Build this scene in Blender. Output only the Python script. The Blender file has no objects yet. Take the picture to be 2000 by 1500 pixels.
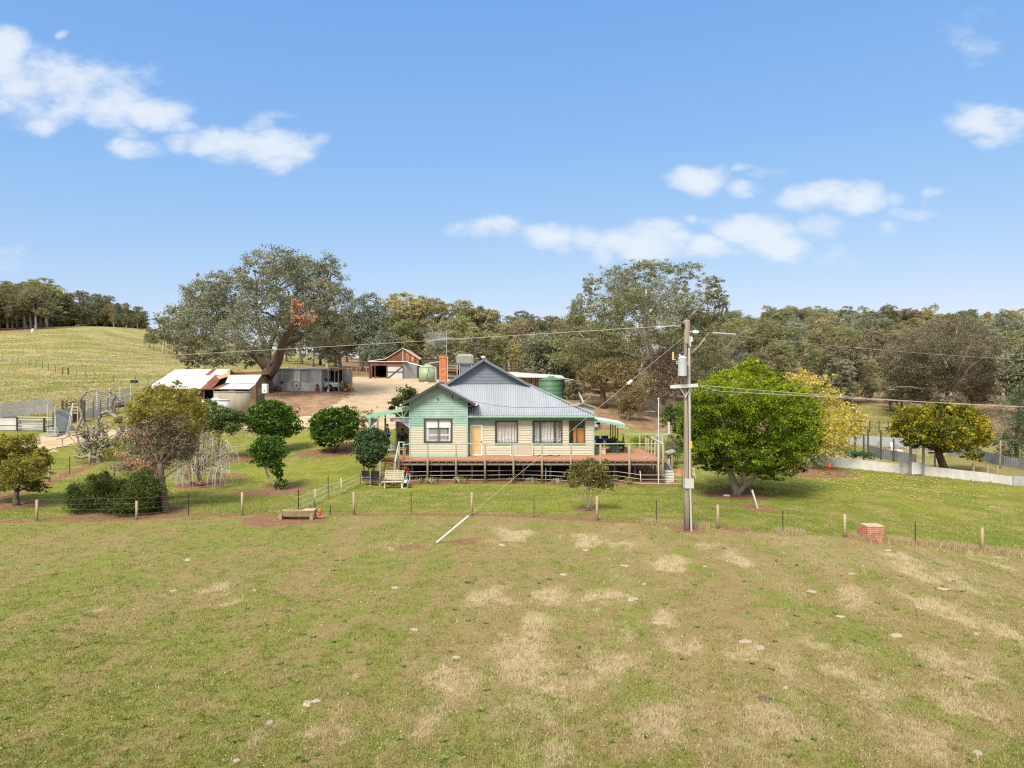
import bpy, bmesh, math, random
import numpy as np
from mathutils import Vector, Matrix

S = bpy.context.scene
COL = S.collection
R = math.radians
F = 1390.0            # focal length, in pixels of a picture 2000 wide
CZ = 6.4              # camera height over the lawn in front of the house

# ---------------------------------------------------------------- camera
cam = bpy.data.cameras.new('camera')
cam.sensor_width = 36.0
cam.lens = 36.0 * F / 2000.0
cam.clip_start = 0.1
cam.clip_end = 5000
cam_ob = bpy.data.objects.new('camera', cam)
COL.objects.link(cam_ob)
cam_ob.location = (0, 0, CZ)
cam_ob.rotation_euler = (R(90), 0, 0)
S.camera = cam_ob

# ---------------------------------------------------------------- light and exposure
SUN_EL, SUN_AZ = R(50), R(205)      # azimuth clockwise from +Y: behind the camera, a little to the left
S.view_settings.view_transform = 'Standard'
S.view_settings.look = 'None'
S.view_settings.exposure = 2.0
S.view_settings.gamma = 1.0
S.cycles.max_bounces = 6
S.cycles.diffuse_bounces = 3
S.cycles.glossy_bounces = 2
S.cycles.transmission_bounces = 4
S.cycles.transparent_max_bounces = 8
S.cycles.use_denoising = False
S.cycles.filter_width = 1.2
S.cycles.sample_clamp_indirect = 4.0
sd = bpy.data.lights.new('sun', 'SUN')
sd.energy = 1.55
sd.angle = R(20)
sd.color = (1.0, 0.93, 0.8)
sun = bpy.data.objects.new('sun', sd)
COL.objects.link(sun)
sdir = Vector((math.sin(SUN_AZ) * math.cos(SUN_EL), math.cos(SUN_AZ) * math.cos(SUN_EL), math.sin(SUN_EL)))
sun.rotation_euler = sdir.to_track_quat('Z', 'Y').to_euler()
sun.location = (0, -20, 60)

# ---------------------------------------------------------------- sky with clouds (directions on the sky, at infinity)
W = bpy.data.worlds.new('World')
S.world = W
W.use_nodes = True
def sky_world():
    nt = W.node_tree
    N, L = nt.nodes, nt.links
    N.clear()
    out = N.new('ShaderNodeOutputWorld')
    bg = N.new('ShaderNodeBackground')
    L.new(bg.outputs[0], out.inputs[0])
    bg.inputs[1].default_value = 0.076
    sk = N.new('ShaderNodeTexSky')
    sk.sky_type = 'NISHITA'
    sk.sun_disc = False
    sk.sun_elevation = SUN_EL
    sk.sun_rotation = SUN_AZ
    sk.altitude = 200
    sk.air_density = 1.0
    sk.dust_density = 0.6
    sk.ozone_density = 2.0
    tc = N.new('ShaderNodeTexCoord')
    sep = N.new('ShaderNodeSeparateXYZ')
    L.new(tc.outputs['Generated'], sep.inputs[0])
    def m(op, a, b=None, c=None):
        n = N.new('ShaderNodeMath'); n.operation = op
        for i, v in enumerate((a, b, c)):
            if v is None: continue
            if isinstance(v, (int, float)): n.inputs[i].default_value = v
            else: L.new(v, n.inputs[i])
        return n.outputs[0]
    front = m('GREATER_THAN', sep.outputs[1], 0.15)
    yy = m('MAXIMUM', sep.outputs[1], 0.15)
    u = m('DIVIDE', sep.outputs[0], yy)
    v = m('DIVIDE', sep.outputs[2], yy)
    cb = N.new('ShaderNodeCombineXYZ')
    L.new(u, cb.inputs[0]); L.new(v, cb.inputs[1])
    # ragged edges
    nz = N.new('ShaderNodeTexNoise'); nz.inputs['Scale'].default_value = 20
    nz.inputs['Detail'].default_value = 7; nz.inputs['Roughness'].default_value = 0.6
    mp = N.new('ShaderNodeMapping'); mp.inputs['Scale'].default_value = (0.75, 1.35, 1)
    L.new(cb.outputs[0], mp.inputs[0]); L.new(mp.outputs[0], nz.inputs['Vector'])
    nw = N.new('ShaderNodeTexNoise'); nw.inputs['Scale'].default_value = 11; nw.inputs['Detail'].default_value = 3
    L.new(cb.outputs[0], nw.inputs['Vector'])
    w1 = N.new('ShaderNodeVectorMath'); w1.operation = 'SUBTRACT'; w1.inputs[1].default_value = (.5, .5, .5)
    L.new(nw.outputs['Color'], w1.inputs[0])
    w2 = N.new('ShaderNodeVectorMath'); w2.operation = 'MULTIPLY'; w2.inputs[1].default_value = (.055, .035, 0)
    L.new(w1.outputs[0], w2.inputs[0])
    wp = N.new('ShaderNodeVectorMath'); wp.operation = 'ADD'
    L.new(cb.outputs[0], wp.inputs[0]); L.new(w2.outputs[0], wp.inputs[1])
    blobs = [
        (5, 105, 45, 50, .9), (45, 150, 75, 55, .62), (120, 145, 80, 45, .62), (190, 165, 75, 50, .62), (60, 205, 75, 40, .55),
        (130, 205, 60, 38, .6), (230, 205, 70, 45, .7), (300, 220, 70, 32, .8), (355, 245, 30, 14, .7), (75, 242, 40, 20, .6),
        (265, 260, 32, 14, .5), (262, 285, 50, 20, .65), (352, 268, 38, 26, .6), (400, 272, 50, 26, .7), (470, 280, 65, 30, .85),
        (535, 285, 70, 35, 1.0), (545, 315, 40, 24, .8), (622, 270, 22, 16, .35), (505, 242, 24, 14, .28), (120, 71, 10, 8, .4),
        (280, 150, 38, 12, .22), (545, 222, 30, 6, .2), (25, 505, 35, 22, .25),
        (1925, 240, 72, 34, .85), (1975, 240, 42, 30, .7), (1930, 270, 38, 20, .6), (1915, 72, 40, 26, .12),
        (1360, 345, 60, 28, .85), (1372, 360, 40, 22, .6), (1450, 369, 32, 16, .6), (1455, 330, 24, 6, .4), (1500, 338, 26, 8, .22),
        (1610, 386, 80, 26, .9), (1675, 385, 55, 26, .8), (1745, 384, 24, 14, .45), (1790, 413, 48, 14, .55), (1820, 378, 22, 7, .45), (1795, 398, 25, 10, .3),
        (1350, 432, 18, 10, .42), (1385, 437, 18, 8, .3), (965, 450, 55, 22, .7), (1065, 460, 60, 24, .65), (1072, 442, 14, 12, .4), (1095, 482, 22, 16, .35),
        (1150, 460, 36, 24, .65), (1172, 485, 24, 26, .6), (1215, 465, 50, 26, .7), (1272, 470, 68, 36, 1.0), (1385, 489, 52, 20, .8), (1440, 493, 18, 10, .4),
        (1470, 450, 75, 28, .9), (1515, 475, 55, 28, .9), (1595, 444, 50, 20, .6), (1750, 442, 24, 12, .28), (900, 443, 18, 12, .32), (1640, 495, 40, 14, .14),
    ]
    acc = None
    for (px, py, rx, ry, s) in blobs:
        a = N.new('ShaderNodeVectorMath'); a.operation = 'SUBTRACT'
        a.inputs[1].default_value = ((px - 1000) / F, (750 - py) / F, 0)
        L.new(wp.outputs[0], a.inputs[0])
        b = N.new('ShaderNodeVectorMath'); b.operation = 'MULTIPLY'
        b.inputs[1].default_value = (F / rx / 1.25, F / ry / 1.25, 0)
        L.new(a.outputs[0], b.inputs[0])
        d = N.new('ShaderNodeVectorMath'); d.operation = 'DOT_PRODUCT'
        L.new(b.outputs[0], d.inputs[0]); L.new(b.outputs[0], d.inputs[1])
        q = m('MULTIPLY_ADD', d.outputs['Value'], -s, s)
        acc = q if acc is None else m('MAXIMUM', acc, q)
    nn = m('MULTIPLY_ADD', nz.outputs[0], 2.3, -1.15)
    dens = m('ADD', acc, nn)
    mr = N.new('ShaderNodeMapRange'); mr.interpolation_type = 'SMOOTHSTEP'
    L.new(dens, mr.inputs[0]); mr.inputs[1].default_value = -0.2; mr.inputs[2].default_value = 1.0
    pos = N.new('ShaderNodeMapRange'); L.new(acc, pos.inputs[0]); pos.inputs[1].default_value = -0.7; pos.inputs[2].default_value = 0.3
    mk = m('MULTIPLY', mr.outputs[0], pos.outputs[0])
    mk = m('MULTIPLY', mk, front)
    mk = m('MULTIPLY', mk, 0.9)
    mix = N.new('ShaderNodeMix'); mix.data_type = 'RGBA'
    L.new(mk, mix.inputs['Factor'])
    ss_ = N.new('ShaderNodeSeparateColor'); L.new(sk.outputs[0], ss_.inputs[0])
    cc_ = N.new('ShaderNodeCombineColor')
    for i, (a_, g_) in enumerate(((.60, .86), (1.0, .53), (2.21, .193))):      # gentler fall from horizon to zenith than the bare model
        L.new(m('MULTIPLY', m('POWER', ss_.outputs[i], g_), a_), cc_.inputs[i])
    L.new(cc_.outputs[0], mix.inputs['A'])
    mix.inputs['B'].default_value = (2.75, 2.95, 3.23, 1)
    # unseen broken white cloud overhead and behind the camera, added to lift shadows
    ov = m('MULTIPLY_ADD', sep.outputs[1], -.5, sep.outputs[2])
    n2 = N.new('ShaderNodeTexNoise'); n2.inputs['Scale'].default_value = 3.5; n2.inputs['Detail'].default_value = 5
    L.new(tc.outputs['Generated'], n2.inputs['Vector'])
    ov = m('ADD', ov, m('MULTIPLY_ADD', n2.outputs[0], .3, -.15))
    mo = N.new('ShaderNodeMapRange'); mo.interpolation_type = 'SMOOTHSTEP'; L.new(ov, mo.inputs[0]); mo.inputs[1].default_value = .22; mo.inputs[2].default_value = .6; mo.inputs[4].default_value = .85
    mix2 = N.new('ShaderNodeMix'); mix2.data_type = 'RGBA'
    L.new(mo.outputs[0], mix2.inputs['Factor']); L.new(mix.outputs['Result'], mix2.inputs['A']); mix2.inputs['B'].default_value = (4.1, 4.05, 3.95, 1)
    L.new(mix2.outputs['Result'], bg.inputs[0])
sky_world()

# ---------------------------------------------------------------- numpy noise
def vnoise(x, y, seed):
    rng = np.random.RandomState(seed)
    T = rng.rand(256, 256)
    xi = np.floor(x).astype(int); yi = np.floor(y).astype(int)
    fx = x - xi; fy = y - yi
    fx = fx * fx * (3 - 2 * fx); fy = fy * fy * (3 - 2 * fy)
    a = T[xi & 255, yi & 255]; b = T[(xi + 1) & 255, yi & 255]
    c = T[xi & 255, (yi + 1) & 255]; d = T[(xi + 1) & 255, (yi + 1) & 255]
    return (a * (1 - fx) + b * fx) * (1 - fy) + (c * (1 - fx) + d * fx) * fy
def fbm(x, y, seed, octs=4):
    s = 0; a = .5; n = 0
    for o in range(octs):
        s = s + a * vnoise(x * 2 ** o, y * 2 ** o, seed + o); n += a; a *= .55
    return s / n
def sstep(e0, e1, x):
    t = np.clip((x - e0) / (e1 - e0), 0, 1)
    return t * t * (3 - 2 * t)

# ---------------------------------------------------------------- terrain height: thin plate spline through surveyed points
CP = [  # px, py, distance
    (0, 1500, 12), (500, 1500, 12), (1000, 1500, 12), (1500, 1500, 12), (2000, 1500, 12.4), (-600, 1500, 12), (2600, 1500, 12.6),
    (0, 1200, 19.9), (500, 1200, 19.7), (1000, 1200, 19.8), (1500, 1200, 19.9), (2000, 1200, 20.9),
    (0, 1020, 33), (500, 1010, 34.2), (1000, 1008, 34.5), (1345, 1038, 31), (1651, 1047, 30.5), (1788, 1063, 30.3), (1919, 1077, 30), (2050, 1090, 30),
    (2400, 1130, 29), (-400, 1035, 31.5),
    (780, 943, 46.1), (1040, 943, 46), (1295, 946, 46), (880, 970, 40.5), (1440, 965, 41.4), (1200, 965, 41.4),
    (52, 958, 41.5), (96, 940, 45), (175, 909, 52), (33, 985, 37.8), (-150, 930, 46),
    (60, 870, 58), (60, 839, 63), (-150, 850, 60), (0, 800, 80), (280, 752, 110), (100, 770, 95), (0, 705, 150), (130, 735, 125), (200, 700, 160),
    (-200, 720, 145), (0, 652, 230), (150, 642, 250), (-250, 650, 230), (280, 642, 330), (330, 683, 220), (100, 655, 400), (300, 655, 480), (-400, 655, 400),
    (490, 836, 72), (560, 850, 64), (650, 880, 55.5), (545, 955, 43.4), (600, 832, 70), (600, 800, 80), (540, 765, 94), (620, 762, 96), (700, 745, 112),
    (740, 738, 120), (790, 738, 120), (850, 742, 120), (750, 792, 86), (450, 800, 76), (400, 790, 80), (320, 790, 79), (390, 940, 45),
    (1000, 880, 62), (1230, 868, 62), (1200, 800, 75), (1100, 772, 90), (1075, 775, 84), (1300, 790, 86), (1280, 815, 76), (1000, 765, 100), (760, 872, 57), (880, 850, 63),
    (1345, 905, 52), (1600, 905, 55), (1800, 925, 50), (2000, 948, 46), (2200, 965, 44), (1700, 842, 79), (1720, 812, 100), (1700, 790, 116), (1500, 780, 120),
    (1900, 870, 68), (2100, 870, 70),
    (1700, 725, 200), (2000, 725, 210), (1450, 720, 200), (1700, 672, 300), (2000, 672, 310), (1450, 672, 300), (1700, 660, 420), (2200, 670, 400), (1300, 680, 350),
    (1000, 728, 170), (1000, 710, 300), (700, 722, 165), (700, 700, 280), (850, 715, 220), (1000, 715, 500), (1700, 690, 600), (600, 716, 150), (500, 700, 190), (500, 690, 300),
]
cp = np.array(CP, float)
CX = (cp[:, 0] - 1000) / F * cp[:, 2]; CY = cp[:, 2]; CH = CZ - (cp[:, 1] - 750) / F * cp[:, 2]
extra = np.array([(-60, -30, -.3), (0, -40, -.3), (60, -30, -1), (-250, 0, 0), (250, 0, -3), (-20, 3, 0), (20, 3, -.1), (0, 900, 12), (500, 700, 20), (-500, 700, 22), (700, 300, 10), (-600, 250, 14)], float)
CX = np.r_[CX, extra[:, 0]]; CY = np.r_[CY, extra[:, 1]]; CH = np.r_[CH, extra[:, 2]]
def _wx(x, y):      # compress far distances so that near and far points carry alike
    r = np.sqrt(x * x + y * y) + 1e-9
    k = np.log1p(r / 25.0) * 25.0 / r
    return x * k / 25, y * k / 25
def _U(r2): return r2 * np.log(r2 + 1e-9)
_px, _py = _wx(CX, CY)
_n = len(_px)
_K = _U((_px[:, None] - _px[None]) ** 2 + (_py[:, None] - _py[None]) ** 2) + np.eye(_n) * 0.004
_P = np.c_[np.ones(_n), _px, _py]
_A = np.block([[_K, _P], [_P.T, np.zeros((3, 3))]])
_w = np.linalg.solve(_A, np.r_[CH, 0, 0, 0])
def H(x, y):
    x = np.atleast_1d(np.asarray(x, float)); y = np.atleast_1d(np.asarray(y, float))
    sh = x.shape; x = x.ravel(); y = y.ravel(); out = np.empty_like(x)
    for i in range(0, len(x), 60000):
        a, b = _wx(x[i:i + 60000], y[i:i + 60000])
        k = _U((a[:, None] - _px) ** 2 + (b[:, None] - _py) ** 2)
        out[i:i + 60000] = k @ _w[:_n] + _w[_n] + _w[_n + 1] * a + _w[_n + 2] * b
    return out.reshape(sh)
def h(x, y): return float(H(x, y)[0])
_Ds = np.exp(np.linspace(math.log(7), math.log(700), 1500))
def ray(px, py, dmin=7):
    """where the line of sight through a picture point first meets the ground"""
    d = _Ds[_Ds >= dmin]
    z = CZ - (py - 750) / F * d
    g = H((px - 1000) / F * d, d)
    k = np.where(z <= g)[0]
    if len(k) == 0: D = 300.0
    else:
        i = k[0]
        if i == 0: D = d[0]
        else:
            e0 = z[i - 1] - g[i - 1]; e1 = z[i] - g[i]
            D = d[i - 1] + (d[i] - d[i - 1]) * e0 / (e0 - e1)
    x = (px - 1000) / F * D
    return Vector((x, D, h(x, D)))
def at(px, py, D): return Vector(((px - 1000) / F * D, D, CZ - (py - 750) / F * D))
def gx(px, D):
    x = (px - 1000) / F * D
    return Vector((x, D, h(x, D)))

# ---------------------------------------------------------------- objects, labels, materials
ORG = {}
def tag(o, label=None, cat=None, group=None, kind=None):
    if label: o['label'] = label
    if cat: o['category'] = cat
    if group: o['group'] = group
    if kind: o['kind'] = kind
    return o
def thing(name, label, cat, loc, group=None):
    o = bpy.data.objects.new(name, None)
    o.empty_display_size = 0.3
    COL.objects.link(o); o.location = loc
    ORG[o] = Vector(loc)
    return tag(o, label, cat, group)
def copy_tree(o, loc, rz=0, sc=1, label=None, mats=None):
    c = o.copy(); COL.objects.link(c); c.location = loc; c.rotation_euler = (0, 0, rz)
    c.scale = sc if isinstance(sc, (tuple, list)) else (sc, sc, sc)
    if label: c['label'] = label
    for ch in o.children:
        d = ch.copy(); COL.objects.link(d); d.parent = c
        if mats and ch.name.split('.')[0] in mats:
            d.material_slots[0].link = 'OBJECT'
            d.material_slots[0].material = mats[ch.name.split('.')[0]]
        for g in ch.children:
            e = g.copy(); COL.objects.link(e); e.parent = d
    return c

MATS = {}
def mat(name, c1, c2=None, scale=4.0, rough=0.8, metal=0.0, bump=0.0, stretch=(1, 1, 1), detail=5, contrast=(0.35, 0.65), c3=None, spec=0.3):
    if name in MATS: return MATS[name]
    m = bpy.data.materials.new(name); m.use_nodes = True
    nt = m.node_tree; N, L = nt.nodes, nt.links
    p = N['Principled BSDF']
    p.inputs['Roughness'].default_value = rough; p.inputs['Metallic'].default_value = metal
    p.inputs['Specular IOR Level'].default_value = spec
    if c2 is None: c2 = tuple(v * .82 for v in c1)
    tc = N.new('ShaderNodeTexCoord'); mp = N.new('ShaderNodeMapping')
    mp.inputs['Scale'].default_value = stretch
    L.new(tc.outputs['Object'], mp.inputs[0])
    nz = N.new('ShaderNodeTexNoise'); nz.inputs['Scale'].default_value = scale; nz.inputs['Detail'].default_value = detail; nz.inputs['Roughness'].default_value = .6
    L.new(mp.outputs[0], nz.inputs['Vector'])
    cr = N.new('ShaderNodeValToRGB')
    e = cr.color_ramp.elements
    e[0].position, e[1].position = contrast
    e[0].color = (*c1, 1); e[1].color = (*c2, 1)
    if c3:
        q = cr.color_ramp.elements.new(min(.99, contrast[1] + .1)); q.color = (*c3, 1)
    L.new(nz.outputs[0], cr.inputs[0]); L.new(cr.outputs[0], p.inputs['Base Color'])
    if bump:
        b = N.new('ShaderNodeBump'); b.inputs['Strength'].default_value = bump; b.inputs['Distance'].default_value = .03
        L.new(nz.outputs[0], b.inputs['Height']); L.new(b.outputs[0], p.inputs['Normal'])
    MATS[name] = m
    return m
def leafmat(name, cols, trans=0.35, rough=0.6, objvar=0.0):
    """cols: colours over the per-leaf tint 0..1"""
    if name in MATS: return MATS[name]
    m = bpy.data.materials.new(name); m.use_nodes = True
    nt = m.node_tree; N, L = nt.nodes, nt.links
    N.clear()
    out = N.new('ShaderNodeOutputMaterial')
    at_ = N.new('ShaderNodeAttribute'); at_.attribute_name = 'tint'
    cr = N.new('ShaderNodeValToRGB')
    e = cr.color_ramp.elements
    e[0].color = (*cols[0], 1); e[0].position = 0; e[1].color = (*cols[-1], 1); e[1].position = 1
    for i, c in enumerate(cols[1:-1]):
        q = cr.color_ramp.elements.new((i + 1) / (len(cols) - 1)); q.color = (*c, 1)
    L.new(at_.outputs['Fac'], cr.inputs[0])
    colo = cr.outputs[0]
    if objvar:
        oi = N.new('ShaderNodeObjectInfo')
        hs = N.new('ShaderNodeHueSaturation')
        mr = N.new('ShaderNodeMapRange'); mr.inputs[3].default_value = 1 - objvar; mr.inputs[4].default_value = 1 + objvar
        L.new(oi.outputs['Random'], mr.inputs[0]); L.new(mr.outputs[0], hs.inputs['Value'])
        m2 = N.new('ShaderNodeMath'); m2.operation = 'MULTIPLY'; m2.inputs[1].default_value = 7.31
        fr = N.new('ShaderNodeMath'); fr.operation = 'FRACT'
        L.new(oi.outputs['Random'], m2.inputs[0]); L.new(m2.outputs[0], fr.inputs[0])
        mr2 = N.new('ShaderNodeMapRange'); mr2.inputs[3].default_value = .475; mr2.inputs[4].default_value = .525
        L.new(fr.outputs[0], mr2.inputs[0]); L.new(mr2.outputs[0], hs.inputs['Hue'])
        L.new(colo, hs.inputs['Color']); colo = hs.outputs[0]
    d = N.new('ShaderNodeBsdfPrincipled'); d.inputs['Roughness'].default_value = rough; d.inputs['Specular IOR Level'].default_value = .25
    t = N.new('ShaderNodeBsdfTranslucent')
    mx = N.new('ShaderNodeMixShader'); mx.inputs[0].default_value = trans
    L.new(colo, d.inputs['Base Color']); L.new(colo, t.inputs['Color'])
    L.new(d.outputs[0], mx.inputs[1]); L.new(t.outputs[0], mx.inputs[2]); L.new(mx.outputs[0], out.inputs[0])
    MATS[name] = m
    return m

class MB:
    """collects faces, builds them as one mesh object"""
    def __init__(s): s.v = []; s.f = []; s.m = []; s.k = 0
    def add(s, vs, fs):
        o = len(s.v); s.v += [tuple(p) for p in vs]
        for f in fs: s.f.append([o + i for i in f]); s.m.append(s.k)
        return s
    def quad(s, a, b, c, d): return s.add([a, b, c, d], [(0, 1, 2, 3)])
    def box(s, x0, x1, y0, y1, z0, z1):
        vs = [(x, y, z) for z in (z0, z1) for y in (y0, y1) for x in (x0, x1)]
        return s.add(vs, [(0, 2, 3, 1), (4, 5, 7, 6), (0, 1, 5, 4), (2, 6, 7, 3), (0, 4, 6, 2), (1, 3, 7, 5)])
    def bar(s, a, b, w, t, up=(0, 0, 1)):
        """beam from a to b, w wide (sideways), t high"""
        a = Vector(a); b = Vector(b); d = (b - a).normalized(); up = Vector(up)
        if abs(d.dot(up)) > .98: up = Vector((0, 1, 0))
        sx = d.cross(up).normalized() * w / 2; u = sx.cross(d).normalized() * t / 2
        vs = [p + i * sx + j * u for p in (a, b) for i, j in ((-1, -1), (1, -1), (1, 1), (-1, 1))]
        return s.add(vs, [(0, 1, 2, 3), (7, 6, 5, 4), (0, 4, 5, 1), (1, 5, 6, 2), (2, 6, 7, 3), (3, 7, 4, 0)])
    def tube(s, pts, rad, n=8, caps=True):
        pts = [Vector(p) for p in pts]
        if isinstance(rad, (int, float)): rad = [rad] * len(pts)
        rings = []
        ref = Vector((0.13, .31, .94))
        for i, p in enumerate(pts):
            d = (pts[min(i + 1, len(pts) - 1)] - pts[max(i - 1, 0)])
            if d.length < 1e-9: d = Vector((0, 0, 1))
            d.normalize()
            r0 = ref if abs(d.dot(ref)) < .95 else Vector((1, 0, 0))
            a = d.cross(r0).normalized(); b = d.cross(a)
            ref = b.cross(d) if False else ref
            rings.append([p + (a * math.cos(2 * math.pi * j / n) + b * math.sin(2 * math.pi * j / n)) * rad[i] for j in range(n)])
        vs = [q for r in rings for q in r]
        fs = [(i * n + j, i * n + (j + 1) % n, (i + 1) * n + (j + 1) % n, (i + 1) * n + j) for i in range(len(pts) - 1) for j in range(n)]
        if caps:
            fs.append(tuple(range(n - 1, -1, -1))); fs.append(tuple((len(pts) - 1) * n + j for j in range(n)))
        return s.add(vs, fs)
    def lathe(s, c, prof, n=28):
        c = Vector(c)
        vs = [c + Vector((r * math.cos(2 * math.pi * j / n), r * math.sin(2 * math.pi * j / n), z)) for r, z in prof for j in range(n)]
        fs = [(i * n + j, i * n + (j + 1) % n, (i + 1) * n + (j + 1) % n, (i + 1) * n + j) for i in range(len(prof) - 1) for j in range(n)]
        if prof[-1][0] > 1e-4: fs.append(tuple((len(prof) - 1) * n + j for j in range(n)))
        if prof[0][0] > 1e-4: fs.append(tuple(range(n - 1, -1, -1)))
        return s.add(vs, fs)
    def corr(s, o, eu, ev, lu, lv, pitch=.15, amp=.02, step=4):
        """corrugated sheet: ridges run along ev, waves along eu"""
        o = Vector(o); eu = Vector(eu).normalized(); ev = Vector(ev).normalized(); n = eu.cross(ev)
        k = max(2, int(lu / pitch * step))
        vs = []
        for i in range(k + 1):
            t = lu * i / k; q = n * amp * math.sin(2 * math.pi * t / pitch)
            vs += [o + eu * t + q, o + eu * t + ev * lv + q]
        return s.add(vs, [(2 * i, 2 * i + 2, 2 * i + 3, 2 * i + 1) for i in range(k)])
    def build(s, name, mats, parent=None, smooth=False, loc=None, label=None):
        if not isinstance(mats, (list, tuple)): mats = [mats]
        o = ORG[parent] if parent is not None else (Vector(loc) if loc is not None else Vector((0, 0, 0)))
        me = bpy.data.meshes.new(name)
        v = np.array(s.v, float).reshape(-1, 3) - np.array(o)
        me.from_pydata(v.tolist(), [], s.f)
        for m_ in mats: me.materials.append(m_)
        if len(mats) > 1: me.polygons.foreach_set('material_index', s.m)
        if smooth: me.polygons.foreach_set('use_smooth', [True] * len(s.f))
        me.update()
        ob = bpy.data.objects.new(name, me)
        COL.objects.link(ob)
        if parent is not None: ob.parent = parent
        elif loc is not None: ob.location = loc
        ORG[ob] = Vector(o)
        if label: ob['label'] = label
        return ob

def fastmesh(name, V, nper, tint, material):
    """one mesh out of loose polygons of nper corners; tint per face"""
    V = np.asarray(V, np.float32).reshape(-1, 3)
    nf = len(V) // nper
    me = bpy.data.meshes.new(name)
    me.vertices.add(len(V)); me.vertices.foreach_set('co', V.ravel())
    me.loops.add(nf * nper); me.loops.foreach_set('vertex_index', np.arange(nf * nper, dtype=np.int32))
    me.polygons.add(nf); me.polygons.foreach_set('loop_start', np.arange(0, nf * nper, nper, dtype=np.int32))
    me.update(calc_edges=True)
    a = me.attributes.new('tint', 'FLOAT', 'FACE'); a.data.foreach_set('value', np.asarray(tint, np.float32))
    me.materials.append(material)
    return me
# ================================================================ GROUND
def line_pts(pts): return [ray(px, py) for px, py in pts]
FENCE_PX = [(-260, 1033), (0, 1020), (72, 1017), (267, 1014), (368, 1006), (473, 1006), (583, 1003), (690, 1005), (803, 1005), (920, 1006), (1043, 1008), (1168, 1016),
            (1282, 1023), (1402, 1032), (1529, 1041), (1651, 1050), (1788, 1062), (1919, 1077), (2060, 1092), (2300, 1115)]
FENCE = line_pts(FENCE_PX)
_fx = np.array([p.x for p in FENCE]); _fy = np.array([p.y for p in FENCE])
LEFTF = line_pts([(-30, 985), (12, 967), (52, 958), (96, 940), (136, 924), (175, 909), (205, 890)])
WHITEF = line_pts([(1597, 908), (1640, 912), (1690, 917), (1757, 923), (1778, 927), (1804, 928), (1870, 934), (1930, 941), (1977, 948), (2040, 953), (2120, 960)])
_wfx = np.array([p.x for p in WHITEF]); _wfy = np.array([p.y for p in WHITEF])

def dist_line(x, y, pts):
    d = np.full(x.shape, 1e9)
    for a, b in zip(pts[:-1], pts[1:]):
        ax, ay, bx, by = a.x, a.y, b.x, b.y
        L2 = (bx - ax) ** 2 + (by - ay) ** 2 + 1e-9
        t = np.clip(((x - ax) * (bx - ax) + (y - ay) * (by - ay)) / L2, 0, 1)
        d = np.minimum(d, np.hypot(x - ax - t * (bx - ax), y - ay - t * (by - ay)))
    return d
def in_poly(x, y, pts):
    c = np.zeros(x.shape, bool); n = len(pts)
    for i in range(n):
        xi, yi = pts[i][0], pts[i][1]; xj, yj = pts[i - 1][0], pts[i - 1][1]
        t = ((yi > y) != (yj > y)) & (x < (xj - xi) * (y - yi) / (yj - yi + 1e-12) + xi)
        c ^= t
    return c
ROAD = [[gx(px, D)[:2] for px, D in ((478, 70.5), (560, 69), (640, 68), (700, 66), (745, 64), (800, 66), (900, 72), (930, 95), (935, 118), (860, 124), (800, 123), (735, 122), (690, 121), (668, 113), (676, 105), (690, 99), (684, 92), (662, 86), (635, 80), (600, 76), (540, 73.5), (478, 75.5))],
        [(r.x, r.y) for r in line_pts([(500, 836), (480, 838), (300, 850), (150, 866), (74, 884), (30, 890), (-40, 893), (-40, 882), (60, 858), (110, 846), (180, 842), (300, 836), (420, 824), (500, 820)])]]
ROAD = [[(float(p[0]), float(p[1])) for p in q] for q in ROAD]
REDDIRT = [(gx(px, D).x, D) for px, D in ((505, 88), (520, 93), (560, 95), (640, 97), (672, 98), (690, 96), (684, 92), (662, 86), (635, 80), (600, 76), (540, 74), (505, 76))]
STRAWS = [(960, 1165, 42), (1075, 1160, 34), (1180, 1172, 44), (1280, 1205, 36), (1045, 1222, 36), (1030, 1262, 50), (1010, 1305, 55), (1120, 1345, 42), (870, 1325, 50), (1590, 1258, 46),
          (1200, 1290, 50), (1490, 1290, 60), (1650, 1330, 60), (1330, 1260, 30), (425, 1148, 22), (450, 1172, 20), (210, 1185, 18), (980, 1240, 30), (1290, 1385, 40), (660, 1425, 30), (1230, 1240, 26), (830, 1405, 35),
          (1700, 1290, 50), (1880, 1300, 60), (1960, 1230, 50), (1830, 1180, 50), (1650, 1165, 45), (1560, 1110, 40), (1380, 1070, 40), (1310, 1100, 36), (1190, 1060, 40), (1820, 1120, 60), (1930, 1090, 50), (1760, 1090, 40), (1440, 1095, 30),
          (760, 1070, 40), (1000, 1045, 40), (1140, 1055, 40), (700, 1075, 30), (1080, 1450, 60), (1280, 1430, 50), (1500, 1420, 70), (1760, 1430, 70), (1900, 1380, 60), (1000, 1400, 40), (1690, 1375, 50), (700, 1320, 20), (540, 1435, 16)]
_ST = [(ray(a, b), r) for a, b, r in STRAWS]
def f_straw(x, y):
    s = np.zeros(x.shape)
    wx = x + (fbm(x * 1.1, y * 1.1, 91) - .5) * 1.2; wy = y + (fbm(x * 1.1, y * 1.1, 95) - .5) * 1.6
    for p, r in _ST:
        rm = r * 1.3 * p.y / F
        q = ((wx - p.x) / rm) ** 2 + ((wy - p.y) / (rm * 1.7)) ** 2
        s = np.maximum(s, np.exp(-q * .9))
    a = fbm(x * .6, y * .11, 12) - .5
    right = sstep(-4, 6, x)
    s = np.maximum(np.minimum(s * 1.15, 1) * sstep(.28, .62, fbm(x * 2.1, y * 1.3, 131) * .55 + fbm(x * .7, y * .35, 137) * .45), sstep(.03, .22, a + .07 * right - .03) * (.25 + .22 * right))
    return s
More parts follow.
